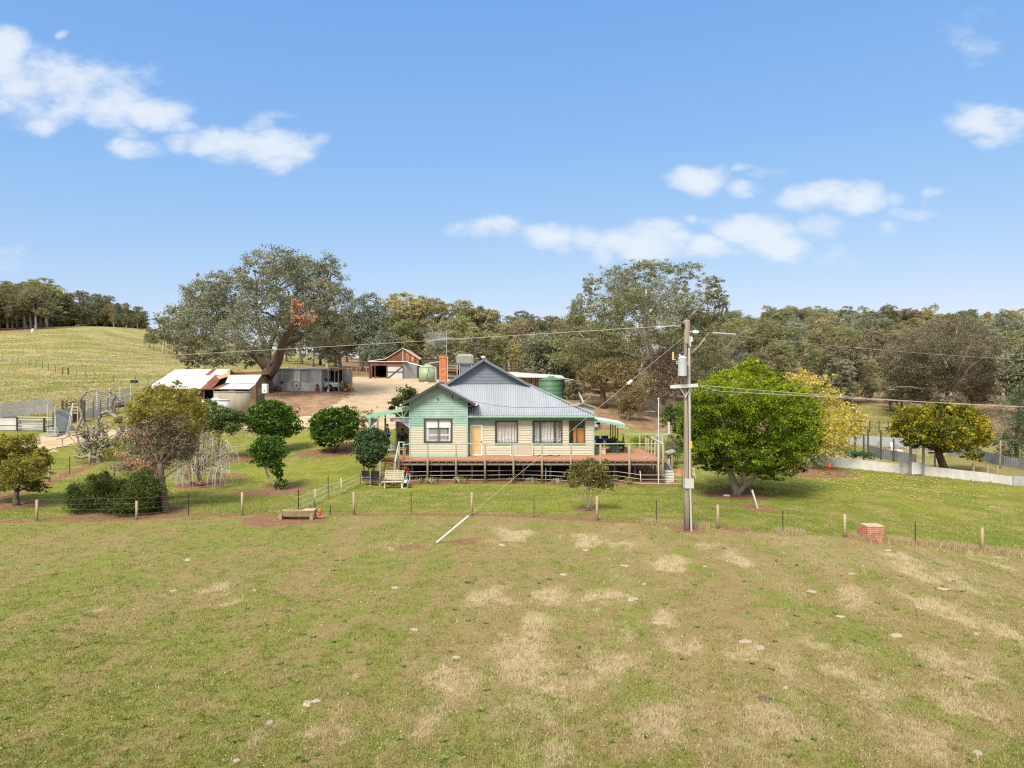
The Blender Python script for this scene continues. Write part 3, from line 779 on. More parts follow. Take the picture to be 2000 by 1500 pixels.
# ================================================================ FARMHOUSE
def hX(px, D): return (px - 1000) / F * D
def hZ(py, D): return CZ - (py - 750) / F * D
DW, DM, DD = 48.4, 49.0, 46.0            # gable wing front, main front, deck front edge
ZD = hZ(899.5, DD)                        # deck level
HOUSE = thing('farmhouse', 'weatherboard farmhouse, mint green over cream, with grey iron roof and raised position on stumps', 'house', (-1, 52, 0))
def boards(mb, x0, x1, z0, z1, y, ex, holes, kf):
    z = z0
    while z < z1 - 1e-4:
        t = min(z + ex, z1); zc = (z + t) / 2
        cuts = sorted([(a, b) for a, b, c, d in holes if c - .02 < zc < d + .02])
        xs = []; cur = x0
        for a, b in cuts:
            if a > cur: xs.append((cur, a))
            cur = max(cur, b)
        if cur < x1: xs.append((cur, x1))
        for a, b in xs:
            mb.k = kf((a + b) / 2, zc)
            g_ = ex * (.06 if ex < .15 else .085)
            mb.quad((a, y - .036, z + g_), (b, y - .036, z + g_), (b, y - .012, t), (a, y - .012, t))
            mb.quad((a, y + .012, z + g_), (b, y + .012, z + g_), (b, y - .036, z + g_), (a, y - .036, z + g_))
            mb.quad((a, y + .012, z), (b, y + .012, z), (b, y + .012, z + g_), (a, y + .012, z + g_))
        z = t
wx0, wx1 = hX(800, DW), hX(913, DW); mx0, mx1 = wx1, hX(1160, DM)
zwe = hZ(784.6, DW); zbase = ZD + .02
# openings: x0, x1, z0, z1 in metres
def op(px0, px1, py0, py1, D): return (hX(px0, D), hX(px1, D), hZ(py1, D), hZ(py0, D))
W1 = op(828.4, 883, 817.5, 864.4, DW); W2 = op(967.2, 1011, 822, 866.5, DM); W3 = op(1040.4, 1097.6, 822.3, 866.5, DM); W4 = op(1111.5, 1142, 821.5, 866.5, DM); DR = op(918.3, 942.3, 830.3, 889.3, DM)
DR = (DR[0], DR[1], zbase, DR[3])
mb = MB()
zs = hZ(834.5, DW)
zs2 = hZ(832, DW)
boards(mb, wx0, wx1, zbase, zwe, DW, .118, [W1], lambda x, z: (2 if z < zbase + .1 else (1 if z < (zs if x < hX(860, DW) else zs2) else (3 if z < hZ(800, DW) else 0))))
# upright boards of the gable above
apx, apz = hX(855, DW), hZ(749.5, DW)
n = 26
for i in range(n):
    a = wx0 + (wx1 - wx0) * i / n; b = wx0 + (wx1 - wx0) * (i + 1) / n - .022
    f = lambda x: zwe + max(0, (1 - abs(x - apx) / ((wx1 - wx0) / 2 + .02))) * (apz - zwe) + .02
    mb.k = 0; mb.quad((a, DW - .012, zwe), (b, DW - .012, zwe), (b, DW - .012, f(b)), (a, DW - .012, f(a)))
    mb.quad((b, DW - .002, zwe), (b + .022, DW - .002, zwe), (b + .022, DW - .002, f(b + .022)), (b, DW - .002, f(b)))
# main front
zme = hZ(814.5, DM) + .05
zg = hZ(829.5, DM); zg2 = hZ(822.5, DM)
boards(mb, mx0, mx1, zbase, zme, DM, .172, [W2, W3, W4, DR], lambda x, z: (0 if (z > zg and x < hX(966, DM)) or (z > zg2 and x < hX(1092, DM)) else (1 if x > hX(917.5, DM) or z < hZ(845, DM) else 0)))
# returns and sides
mb.k = 3; mb.box(wx1 - .04, wx1, DW + .002, DM + .02, zbase, zwe)
mb.k = 0; mb.box(wx0, wx0 + .03, DW + .002, 58, zbase, zwe)
mb.k = 1; mb.box(mx1 - .03, mx1, DM + .002, 59, zbase, zme)
mb.k = 1; mb.box(wx0, mx1, 58.9, 59, zbase, zme)
mb.build('wall', [M['mint'], M['cream'], M['mint_trim'], M['mint_worn']], HOUSE)
mb = MB()
mb.box(wx0 + .1, mx1 - .1, DM + .5, 58.8, ZD + .02, zme + .2); mb.box(wx0 + .1, wx1 - .1, DW + .45, DM + .49, ZD + .02, zwe - .1)
mb.build('room_interior', M['dark_in'], HOUSE)  # solid core; the unlit room's shade is in its dark colour
# trims
mb = MB()
mb.box(wx0 - .03, wx0 + .06, DW - .05, DW + .05, zbase - .1, zwe); mb.box(wx1 - .06, wx1 + .03, DW - .05, DW + .05, zbase - .1, zwe)
mb.box(wx0 - .02, wx1 + .02, DW - .045, DW - .002, zwe - .03, zwe + .05)
mb.box(mx1 - .07, mx1 + .03, DM - .045, DM + .05, zbase - .05, zme)
mb.box(wx0 - .02, wx1, DW - .04, DW, zbase - .1, zbase + .02)
for hx0, hx1, hz0, hz1 in (W2, W3, W4): mb.box(hx0 - .05, hx1 + .05, DM - .07, DM - .032, hz0 - .06, hz0 - .005)
for hx0, hx1, hz0, hz1 in (W1,): mb.box(hx0 - .12, hx1 + .12, DW - .05, DW - .032, hz1 + .02, hz1 + .09)
mb.build('trim', M['mint_trim'], HOUSE)

def window(hole, y, fm, bars, name='window', fw=.07, hbars=()):
    a, b, c, d = hole
    mb = MB()
    mb.box(a - .02, a + fw, y - .075, y + .06, c, d); mb.box(b - fw, b + .02, y - .075, y + .06, c, d)
    mb.box(a + fw, b - fw, y - .075, y + .06, d - fw, d + .015); mb.box(a + fw, b - fw, y - .075, y + .06, c - .015, c + fw)
    for t in bars: mb.box(a + (b - a) * t - .025, a + (b - a) * t + .025, y - .06, y + .05, c + fw, d - fw)
    f = mb.build(name, fm, HOUSE)
    g = MB(); g.quad((a + fw, y - .005, c + fw), (b - fw, y - .005, c + fw), (b - fw, y - .005, d - fw), (a + fw, y - .005, d - fw)); g.build('pane', M['glass'], f)
    return f
def folds(mb, a, b, c, d, y, k=14, amp=.035, scallop=False):
    n = max(8, int((b - a) * k * 4)); vs = []
    for i in range(n + 1):
        x = a + (b - a) * i / n; q = y + amp * math.sin(2 * math.pi * (x - a) * k / 2) + .02 * math.sin(x * 9.7)
        z0 = c + (.05 * abs(math.sin(x * 16)) if scallop else 0)
        vs += [(x, q, z0), (x, q, d)]
    mb.add(vs, [(2 * i, 2 * i + 2, 2 * i + 3, 2 * i + 1) for i in range(n)])
f = window(W1, DW, M['frame_dark'], (.5,), fw=.09)
mb = MB(); zb = hZ(835.5, DW)
mb.quad((W1[0], DW + .06, zb), (W1[1], DW + .06, zb), (W1[1], DW + .06, W1[3]), (W1[0], DW + .06, W1[3])); mb.build('blind', M['blind'], f)
mb = MB()
folds(mb, W1[0], W1[0] + .32, W1[2], zb, DW + .1); mb.build('curtain', M['lace'], f); mb = MB(); folds(mb, W1[1] - .25, W1[1], W1[2], zb, DW + .1); mb.build('curtain', M['lace'], f); mb = MB()
folds(mb, W1[0] + .3, W1[1] - .24, W1[2], W1[2] + .2, DW + .16, 20); folds(mb, W1[0] + .3, W1[1] - .24, W1[2] + .42, W1[2] + .58, DW + .16, 20)
for i in range(24):
    x = W1[0] + .34 + i * .052; mb.box(x, x + .02, DW + .155, DW + .16, W1[2] + .1, zb)
mb.build('curtain', M['lace'], f)
f = window(W2, DM, M['frame_dark'], ())
mb = MB(); folds(mb, W2[0], W2[1], W2[2], W2[3], DM + .12, 9, .05)
mb.build('curtain', M['curtain'], f)
def circles(f, a, b, z, y):
    mb = MB(); n = int((b - a) / .2)
    for i in range(n):
        c = Vector((a + (b - a) * (i + .5) / n, y, z)); mb.tube([c + Vector((.075 * math.cos(t), 0, .085 * math.sin(t))) for t in [k * math.pi / 5 for k in range(11)]], .013, 4, False)
    mb.build('lace_band', M['blind'], f)
circles(f, W2[0] + .08, W2[1] - .08, W2[2] + .3, DM + .05)
f = window(W3, DM, M['frame_green'], (.25, .76), fw=.08)
w = W3[1] - W3[0]
mb = MB(); folds(mb, W3[0] + .28 * w, W3[0] + .74 * w, W3[2], W3[3], DM + .12, 9, .05); mb.build('curtain', M['curtain'], f)
mb = MB(); folds(mb, W3[0], W3[0] + .24 * w, W3[2], W3[3], DM + .12, 8, .05); mb.build('curtain', M['curtain_pink'], f); mb = MB(); folds(mb, W3[0] + .78 * w, W3[1], W3[2], W3[3], DM + .12, 8, .05); mb.build('curtain', M['curtain_pink'], f)
circles(f, W3[0] + .08, W3[1] - .08, W3[2] + .26, DM + .06)
f = window(W4, DM, M['frame_green'], (.46,), fw=.06)
mb = MB(); mb.box(W4[0] + .32, W4[1] - .04, DM + .2, DM + .42, W4[2] - .05, hZ(836.5, DM)); mb.build('wardrobe', M['wardrobe'], f)
# door
mb = MB(); a, b, c, d = DR
mb.box(a - .02, a + .09, DM - .075, DM + .04, c, d); mb.box(b - .09, b + .02, DM - .075, DM + .04, c, d); mb.box(a + .09, b - .09, DM - .075, DM + .04, d - .09, d + .02); mb.box(a + .09, b - .09, DM - .06, DM + .04, c, c + .1)
dr = mb.build('door', M['white'], HOUSE)
mb = MB(); mb.box(a + .09, b - .09, DM - .03, DM + .03, c + .1, d - .09); mb.build('door_panel', M['door_tan'], dr)
mb = MB(); mb.box(b - .1, b - .05, DM - .12, DM - .076, c + .9, c + 1.02); mb.build('handle', M['frame_dark'], dr)

# ---- roofs
RI, RU = 51.9, 60.5
gb_z = hZ(751.5, RI); gx0, gx1 = hX(873, RI), hX(1031, RI); gax, gaz = hX(945, RI), hZ(703, RI)
ev_z = hZ(811.5, DM - .45); ex1 = hX(1163.5, DM - .45); ex0 = -6.6; ey = DM - .45
def sag(t): return ev_z + (gb_z - ev_z) * (t ** 1.12)        # slight break in pitch, as old roofs have
mb = MB()
# front skirt, corrugated
k = int((ex1 - ex0) / .028); cols = []
for i in range(k + 1):
    x = ex0 + (ex1 - ex0) * i / k
    t1 = 1.0
    if x > gx1: t1 = 1 - (x - gx1) / (ex1 - gx1)
    if x < gx0: t1 = 1 - (gx0 - x) / (gx0 - ex0)
    o = .026 * math.sin(2 * math.pi * x / .155)
    cols.append([(x, ey + (RI - ey) * t1 * j / 6, sag(t1 * j / 6) + o + (.035 if j * t1 > 2.9 else 0)) for j in range(7)])
vs = [p for c in cols for p in c]
mb.add(vs, [(i * 7 + j, (i + 1) * 7 + j, (i + 1) * 7 + j + 1, i * 7 + j + 1) for i in range(k) for j in range(6)])
# right hip and back skirts, left skirt
def skirt(a, b, c, d):
    rows = []
    for j in range(7):
        t = j / 6; rows.append([(a[0] + (d[0] - a[0]) * t, a[1] + (d[1] - a[1]) * t, sag(t)), (b[0] + (c[0] - b[0]) * t, b[1] + (c[1] - b[1]) * t, sag(t))])
    mb.add([p for r in rows for p in r], [(2 * j, 2 * j + 1, 2 * j + 3, 2 * j + 2) for j in range(6)])
yb = 63.5
skirt((ex1, ey), (ex1, yb), (gx1, RU), (gx1, RI)); skirt((ex1, yb), (ex0, yb), (gx0, RU), (gx1, RU)); skirt((ex0, yb), (ex0, ey), (gx0, RI), (gx0, RU))
# upper gable roof, with thickness
def slab(a, b, c, d, t=.05):
    a, b, c, d = map(Vector, (a, b, c, d)); n = (b - a).cross(d - a).normalized() * t
    mb.add([a, b, c, d, a + n, b + n, c + n, d + n], [(0, 3, 2, 1), (4, 5, 6, 7), (0, 1, 5, 4), (1, 2, 6, 5), (2, 3, 7, 6), (3, 0, 4, 7)])
fo = RI - .4
slab((gax, fo, gaz + .06), (gx1 + .12, fo, gb_z + .02), (gx1 + .12, RU, gb_z + .02), (gax, RU, gaz + .06), -.06)
slab((gax, fo, gaz + .06), (gx0 - .12, fo, gb_z + .02), (gx0 - .12, RU, gb_z + .02), (gax, RU, gaz + .06), .06)
roof = mb.build('roof', M['zinc'], HOUSE)
mb = MB(); mb.tube([(gax, fo - .05, gaz + .14), (gax, RU, gaz + .14)], .1, 10); mb.lathe((gax - .02, fo + .05, gaz + .12), [(.16, 0), (.17, .1), (.1, .16), (0, .17)], 12); mb.build('ridge_cap', M['galv_pale'], roof)
mb = MB(); mb.bar((ex1, ey, ev_z + .05), (gx1 + .05, RI, gb_z + .06), .16, .05); mb.build('hip_cap', M['zinc'], roof)
# gable face, dark boards, with barge boards
mb = MB(); n = 17
for i in range(n):
    z0 = gb_z + (gaz - gb_z) * i / n; z1 = gb_z + (gaz - gb_z) * (i + 1) / n
    def gxx(z, s): t = (z - gb_z) / (gaz - gb_z); return gx0 + (gax - gx0) * t if s == 0 else gx1 + (gax - gx1) * t
    mb.quad((gxx(z0, 0), RI - .03, z0), (gxx(z0, 1), RI - .03, z0), (gxx(z1, 1), RI - .004, z1), (gxx(z1, 0), RI - .004, z1))
    mb.quad((gxx(z0, 0), RI, z0), (gxx(z0, 1), RI, z0), (gxx(z0, 1), RI - .03, z0), (gxx(z0, 0), RI - .03, z0))
mb.build('gable', M['slate'], HOUSE)
mb = MB(); mb.bar((gx0 - .1, fo - .02, gb_z - .03), (gax, fo - .02, gaz + .0), .03, .16); mb.bar((gax, fo - .02, gaz + .0), (gx1 + .1, fo - .02, gb_z - .03), .03, .16); mb.build('barge_board', M['slate'], HOUSE)
# wing roof
wf = DW - .5; le, re = hX(784.5, wf), hX(928.5, wf); wez = hZ(788.5, wf); wax, waz = hX(855, wf), hZ(748, wf)
mb = MB(); slab((wax, wf, waz), (re, wf, wez), (re, 54, wez), (wax, 54, waz), -.07); slab((wax, wf, waz), (le, wf, wez), (le, 54, wez), (wax, 54, waz), .07)
wr = mb.build('roof', M['zinc'], HOUSE)
mb = MB(); mb.tube([(wax, wf - .03, waz + .08), (wax, 52.5, waz + .08)], .08, 8); mb.build('ridge_cap', M['galv_pale'], wr)
mb = MB(); mb.bar((le, wf - .025, wez - .09), (wax, wf - .025, waz - .09), .03, .16); mb.bar((wax, wf - .025, waz - .09), (re, wf - .025, wez - .09), .03, .16); mb.build('barge_board', M['dark_trim'], HOUSE)
mb = MB(); mb.box(le + .05, wx0 - .01, wf + .05, 54, wez - .17, wez - .13); mb.build('eave_lining', M['dark_trim'], HOUSE); mb = MB(); mb.box(wx1 + .01, re - .05, wf + .05, 50, wez - .17, wez - .13); mb.build('eave_lining', M['dark_trim'], HOUSE)
mb = MB(); mb.box(le - .12, le + .02, wf - .03, 54, wez - .13, wez - .02); mb.build('gutter', M['white'], HOUSE); mb = MB(); mb.box(re - .02, re + .12, wf - .03, 50.2, wez - .13, wez - .02); mb.build('gutter', M['white'], HOUSE)
mb = MB(); mb.box(wx1 + .03, ex1 + .05, ey - .12, ey + .02, ev_z - .13, ev_z - .01); mb.box(wx1 + .03, mx1 + .03, ey + .03, DM - .04, ev_z - .14, ev_z - .1); mb.box(ex1 - .02, ex1 + .1, ey, 63, ev_z - .13, ev_z - .01); mb.build('gutter', M['mint_trim'], HOUSE)
# stumps, underfloor shade painted as near-black boards
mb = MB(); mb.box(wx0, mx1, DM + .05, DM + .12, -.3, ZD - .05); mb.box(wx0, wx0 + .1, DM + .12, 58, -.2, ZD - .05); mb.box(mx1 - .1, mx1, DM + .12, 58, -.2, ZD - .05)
mb.build('underfloor_shade', M['under'], HOUSE)
# service bracket and cable along the roof
mb = MB(); b0 = at(884, 775.5, DW - .1); mb.tube([b0 + Vector((0, .1, -.1)), b0 + Vector((0, -.05, 0)), b0 + Vector((-.03, -.05, .15))], .03, 6); mb.lathe(at(855.5, 778.5, DW) - Vector((0, .08, .06)), [(.05, 0), (.06, .06), (0, .12)], 10); mb.tube([b0, at(886, 783, DW - .15), at(891, 781, DW - .3), at(893, 779, DW - .3)], .012, 5)
mb.build('service_bracket', M['dark_trim'], HOUSE)
mb = MB(); mb.tube([at(893, 779, DW - .3), at(930, 785, 48.2), at(960, 791, 48.3), at(1000, 795.5, 48.4), at(1050, 796.5, 48.5), at(1110, 795, 48.7), at(1150, 793, 48.9)], .014, 5); mb.build('cable', M['dark_trim'], HOUSE)

# chimney, mast and cooler on the roof
cy = 54.0
mb = MB(); mb.box(hX(857.5, cy), hX(872, cy), cy, cy + .6, 5.2, hZ(700, cy)); mb.box(hX(856.5, cy), hX(873, cy), cy - .04, cy + .64, hZ(700, cy), hZ(694.5, cy)); ch = mb.build('chimney', M['brick'], HOUSE)
mb = MB(); p = at(874.2, 748, cy); mb.tube([p, at(874.2, 702, cy)], .025, 6); mb.lathe(at(874.2, 700, cy), [(.05, -.05), (.07, .05), (0, .1)], 8); mb.build('flue_pipe', M['galv_pale'], HOUSE)
ae = thing('tv_aerial', 'long slender television aerial on a mast above the brick chimney', 'aerial', tuple(at(873, 702, cy + .3)))
mb = MB(); D_ = cy + .3; mb.tube([at(872.5, 745, D_), at(872.5, 645, D_)], .02, 6); mb.build('mast', M['steel'], ae)
mb = MB(); mb.tube([at(870, 646, D_), at(887, 646.5, D_)], .014, 4)
for x in (871, 874, 877, 880, 884, 887): mb.tube([at(x, 646, D_ - .35), at(x, 646, D_ + .35)], .008, 4)
mb.tube([at(873, 650, D_), at(884, 648, D_)], .008, 4); mb.build('small_antenna', M['steel'], ae)
mb = MB(); mb.tube([at(833, 668, D_ - 1.2), at(872, 661, D_), at(878, 660, D_ + .2)], .02, 5); mb.tube([at(865, 658.5, D_), at(905, 664, D_ + 1)], .02, 5); mb.tube([at(845, 663, D_), at(885, 660, D_)], .018, 5); mb.build('large_antenna', M['steel'], ae)
cl_ = thing('air_cooler', 'boxy grey evaporative air cooler standing on the ridge roof', 'air cooler', (hX(908, 55.5), 55.5, hZ(735, 55.5)))
D_ = 55.5; mb = MB(); mb.box(hX(899, D_), hX(920, D_), D_ - .3, D_ + .5, hZ(745, D_), hZ(712, D_)); mb.build('duct', M['slate'], cl_)
mb = MB(); x0, x1, z0, z1 = hX(892.5, D_), hX(924.5, D_), hZ(712.5, D_), hZ(692, D_)
bm = bmesh.new(); bmesh.ops.create_cube(bm, size=1); bmesh.ops.scale(bm, vec=(x1 - x0, 1.2, z1 - z0), verts=bm.verts); bmesh.ops.bevel(bm, geom=bm.edges[:], offset=.1, segments=3, affect='EDGES'); bmesh.ops.translate(bm, vec=((x0 + x1) / 2, D_ + .1, (z0 + z1) / 2), verts=bm.verts)
bm.verts.ensure_lookup_table(); vs = [v.co.copy() for v in bm.verts]; fs = [[v.index for v in f.verts] for f in bm.faces]; bm.free(); mb.add(vs, fs)
mb.build('casing', mat('cooler_grey', (.29, .28, .25), (.33, .32, .29), 3, .6), cl_)
mb = MB()
for i in range(11): z = z0 + .13 + i * .052; mb.box(x0 + .1, x1 - .1, D_ - .525, D_ - .47, z, z + .028)
mb.build('louvres', mat('cooler_louvre', (.36, .35, .32), (.3, .29, .26), 3, .6), cl_)
mb = MB()
for x in (893, 898, 921): mb = MB(); mb.box(hX(x, D_), hX(x, D_) + .05, D_ - .4, D_ - .35, hZ(740, D_), z0); mb.build('leg', M['steel'], cl_)

# ================================================================ DECK
dx0, dx1 = hX(764, DD), hX(1297, DD)
DECK = thing('deck', 'raised red timber deck on weathered posts along the front of the house', 'deck', (1, 47.5, .2))
mb = MB(); nb = 26; bw = (DM + .0 - DD) / nb
for i in range(22):                                    # boards run along the house front
    y = DD + i * .14
    x0_ = dx0 if y > DD + .05 else hX(779, DD)
    mb.box(hX(779, DD), dx1, y, y + .132, ZD - .035, ZD)
y = DM + .1
while y < 54.4:
    mb.box(mx1 + .06, dx1, y, y + .132, ZD - .035, ZD); y += .14
y = DD + .0
while y < 58:
    mb.box(hX(745, 46), min(hX(779, DD), wx0 - .06) - .005, max(y, 46.25), max(y, 46.25) + .132, ZD - .035, ZD) if y > 46.2 else None; y += .14
y = 48.2
while y < 58:
    mb.box(min(hX(779, DD), wx0 - .06), wx0 - .06, y, y + .132, ZD - .034, ZD - .002); y += .14
mb.build('deck_boards', M['deck'], DECK)
mb = MB(); mb.box(hX(779, DD), dx1 + .02, DD - .03, DD - .005, ZD - .07, ZD + .005); mb.box(dx1 + .005, dx1 + .03, DD, 54.4, ZD - .07, ZD + .005); mb.box(hX(745, 46), hX(779, DD) - .01, 46.22, 46.245, ZD - .1, ZD + .005); mb.build('edge_board', M['deck_edge'], DECK)
mb = MB(); x = hX(785, DD)
while x < dx1: mb.box(x, x + .05, DD - .002, DM - .1, ZD - .16, ZD - .04); x += .475
mb.build('joists', M['timber_grey'], DECK)
mb = MB(); mb.box(hX(779, DD), dx1, DD + .1, DD + .16, ZD - .31, ZD - .165); mb.box(hX(779, DD), dx1, DD + 1.6, DD + 1.66, ZD - .31, ZD - .165); mb.build('bearer', M['timber_grey'], DECK)
RZ = hZ(867, DD)
for px in (779.5, 835.5, 891, 947.5, 1003, 1058.5, 1115, 1172.5, 1229, 1285.5, 1294.5):
    x = hX(px, DD); g = hs(x, DD) - .05; mb = MB(); w = .065 if px > 1200 else .055
    mb.tube([(x, DD - .1, g), (x, DD - .1, RZ - .03)], w * 1.25, 10); mb.build('post', M['timber'], DECK, True)
for px in (805, 862, 922, 975, 1022, 1075, 1145, 1200, 1240):
    x = hX(px, 47.6); mb = MB(); mb.tube([(x, 47.6, -.1), (x, 47.6, ZD - .3)], .08, 8); mb.build('stump', M['timber_grey'], DECK, True)
for y in (47.2, 48.4, 49.6, 50.8, 51.7):
    mb = MB(); mb.tube([(dx1 - .1, y, hs(dx1, y) - .05), (dx1 - .1, y, RZ - .02)], .06, 8); mb.build('post', M['timber'], DECK, True)
for px, y in ((1218, 54.3), (1249.5, 54.3), (1292, 54.2), (1304, 54.9), (1283, 53.0), (1294, 52.4)):
    x = hX(px, y); mb = MB(); mb.tube([(x, y, hs(x, y) - .1), (x, y, hZ(849, y) if px < 1290 or px > 1300 else hZ(850, y))], .065, 8); mb.build('post', M['timber'], DECK, True)
mb = MB(); pr = lambda px, py, D: at(px, py, D)
mb.tube([pr(786, 868.6, DD - .1), pr(800, 867.2, DD - .1), pr(1000, 866.8, DD - .1), pr(1295, 866.8, DD - .1)], .03, 6)
mb.build('rail', M['mint_trim'], DECK)
mb = MB(); mb.bar(pr(1295, 866.5, DD - .1), pr(1272, 854.5, 51.8), .12, .05); mb.bar(pr(1272, 854.5, 51.8), pr(1307, 848, 54.9), .12, .05); mb.tube([pr(1307, 848, 54.9), pr(1214, 848, 54.3)], .03, 6); mb.build('handrail', mat('paint_pale_mint', (.34, .47, .4), (.42, .54, .47), 4, .5), DECK)
mb = MB(); mb.bar(pr(1306, 860, 54.9), pr(1306, 824, 54.9), .14, .1); mb.build('tall_post', M['galv_pale'], DECK)
# steps at the left end
sx0, sx1 = hX(750.5, 45.6), hX(769, 45.6)
mb = MB()
for i in range(6):
    z = ZD - .21 * (i + 1) + .02; y = 46.2 - .2 * (i + 1); mb.box(sx0, sx1, y, y + .24, z - .04, z)
mb.build('stair_tread', M['timber_yellow'], DECK)
mb = MB(); mb.bar((sx0 - .03, 46.25, ZD - .05), (sx0 - .03, 44.85, .02), .05, .2); mb.bar((sx1 + .03, 46.25, ZD - .05), (sx1 + .03, 44.85, .02), .05, .2); mb.build('stringer', M['timber_yellow'], DECK)
for px, D, t in ((742, 44.9, 903), (771.5, 45.2, 904)):
    x = hX(px, D); mb = MB(); mb.box(x - .08, x + .08, D - .06, D + .06, hs(x, D) - .05, hZ(t, D)); mb.build('newel_post', M['timber'], DECK)
mb = MB(); mb.bar(pr(771.5, 903, 45.2), pr(779.5, 863.5, 46.6), .09, .09); mb.bar(pr(779, 863.5, 46.6), pr(790, 863.5, 46.7), .1, .07); mb.build('stair_handrail', M['mint_trim'], DECK); mb = MB(); mb.bar(pr(742, 903, 44.9), pr(747, 888, 45.9), .09, .09); mb.build('stair_handrail', M['mint_trim'], DECK)
for px in (788.5,):
    x = hX(px, 46.7); mb = MB(); mb.box(x - .05, x + .05, 46.65, 46.75, ZD, hZ(864, 46.7)); mb.build('post', M['timber'], DECK)

# ================================================================ VERANDA at the left
VER = thing('veranda', 'mint green veranda with fan brackets at the left end of the house', 'veranda', (hX(760, 48.5), 49, ZD))
D0, D1 = 48.3, 57.5
a0, a1 = at(716, 812, D0), at(800, 795.5, D0)
mb = MB(); T = .05
p = [a0, a1, Vector((a1.x, D1, a1.z)), Vector((a0.x, D1, a0.z))]
mb.add(p + [q - Vector((0, 0, T)) for q in p], [(0, 1, 2, 3), (7, 6, 5, 4), (0, 4, 5, 1), (1, 5, 6, 2), (2, 6, 7, 3), (3, 7, 4, 0)])
mb.build('roof', M['galv_pale'], VER)
mb = MB(); mb.bar(a0 + Vector((0, -.03, -.07)), a1 + Vector((-.01, -.03, -.07)), .05, .24); mb.box(a0.x - .06, a0.x, D0, D1, a0.z - .19, a0.z + .03); mb.build('fascia', M['mint_trim'], VER)
zr = hZ(815.5, D0)
mb = MB(); mb.bar(at(720, 815.5, D0), at(799.5, 815.2, D0), .06, .06); mb.bar(at(735, 817, D0 + .0), at(740, 813.5, D0), .05, .05)
for cxp in (785.5, 747):
    w_ = 13
    for dx_, top in ((-11, 806), (0, 803.5), (11, 801)):
        mb.bar(at(cxp + dx_ * .12, 815, D0), at(cxp + dx_, top + (785 - cxp) * .16, D0), .045, .05)
mb.bar(at(766, 806.5, D0), at(758, 815, D0), .045, .05); mb.bar(at(728, 814, D0), at(738, 817, D0), .05, .05)
mb.build('fan_bracket', M['mint_trim'], VER)
for px, D, w_ in ((722, 48.3, .12), (737.5, 55.5, .12), (752.5, 50.5, .11)):
    x = hX(px, D); mb = MB(); mb.box(x - w_ / 2, x + w_ / 2, D - .05, D + .07, ZD - .05, a0.z - .12 + (x - a0.x) * .19); mb.build('post', M['mint_trim'] if px < 730 else mat('mint_dark', (.09, .2, .16), (.12, .25, .2), 4, .6), VER)  # inner posts in a darker mint than the front one
# inner wall facing the camera, with the room behind
mb = MB(); xw = hX(774.5, 51.2); mb.box(xw, wx0 - .002, 51.2, 51.3, ZD, 4.7); mb.box(xw, xw + .1, 51.3, 57, ZD, 4.7); mb.build('inner_wall', mat('paint_tan', (.42, .31, .19), (.46, .35, .22), 2, .8), VER)
mb = MB(); mb.box(xw - .06, xw + .06, 51.1, 51.2, ZD, 4.8); mb.build('corner_post', M['cream'], VER)
def valance(mb, pa, pb, drop, n=40, side=0):
    vs = []
    for i in range(n + 1):
        t = i / n; q = pa + (pb - pa) * t; dz = drop(t) + .05 * abs(math.sin(t * n * .9))
        vs += [q + Vector((0, .02 * math.sin(t * 70), 0)), q + Vector((0, .02 * math.sin(t * 70), -dz))]
    mb.add(vs, [(2 * i, 2 * i + 2, 2 * i + 3, 2 * i + 1) for i in range(n)])
mb = MB(); valance(mb, at(762, 817, 48.6), at(799.5, 816.5, 48.6), lambda t: .2 + .55 * max(0, t - .45) ** 1.4 * 2); mb.build('lace_valance', M['lace_grey'], VER); mb = MB(); valance(mb, at(724, 817.5, 48.7), at(736, 817.5, 48.7), lambda t: .5 - .35 * t, 16); mb.build('lace_valance', M['lace_grey'], VER)

# right end: lean-to roof over the dining corner
LEAN = thing('lean_to', 'white roofed lean-to awning on thin posts at the right end of the house', 'awning', (hX(1190, 54), 54, ZD))
mb = MB(); p = [at(1161, 818, 49.6), at(1220.5, 828.3, 49.6), at(1206, 821, 58), at(1163, 813.5, 58)]
p[0].z = p[0].z; 
mb.add(p + [q - Vector((0, 0, .05)) for q in p], [(0, 1, 2, 3), (7, 6, 5, 4), (0, 4, 5, 1), (1, 5, 6, 2), (2, 6, 7, 3), (3, 7, 4, 0)]); mb.build('roof', M['galv_pale'], LEAN)
mb = MB(); mb.bar(p[0] + Vector((0, -.03, -.1)), p[1] + Vector((0, -.03, -.1)), .05, .16); mb.bar(p[1] + Vector((-.6, -.08, -.18)), p[1] + Vector((.25, -.08, -.26)), .08, .1); mb.bar(p[1] + Vector((.03, 0, -.08)), p[2] + Vector((.03, 0, -.08)), .05, .14); mb.build('fascia', M['mint_trim'], LEAN)
for px, D in ((1192.5, 56.5), (1197, 54.5), (1201.5, 52.2), (1206.5, 50.2)):
    x = hX(px, D); mb = MB(); mb.box(x - .035, x + .035, D - .035, D + .035, min(ZD, hs(x, D)), hZ(828, D) + .1); mb.build('post', M['frame_green'], LEAN)
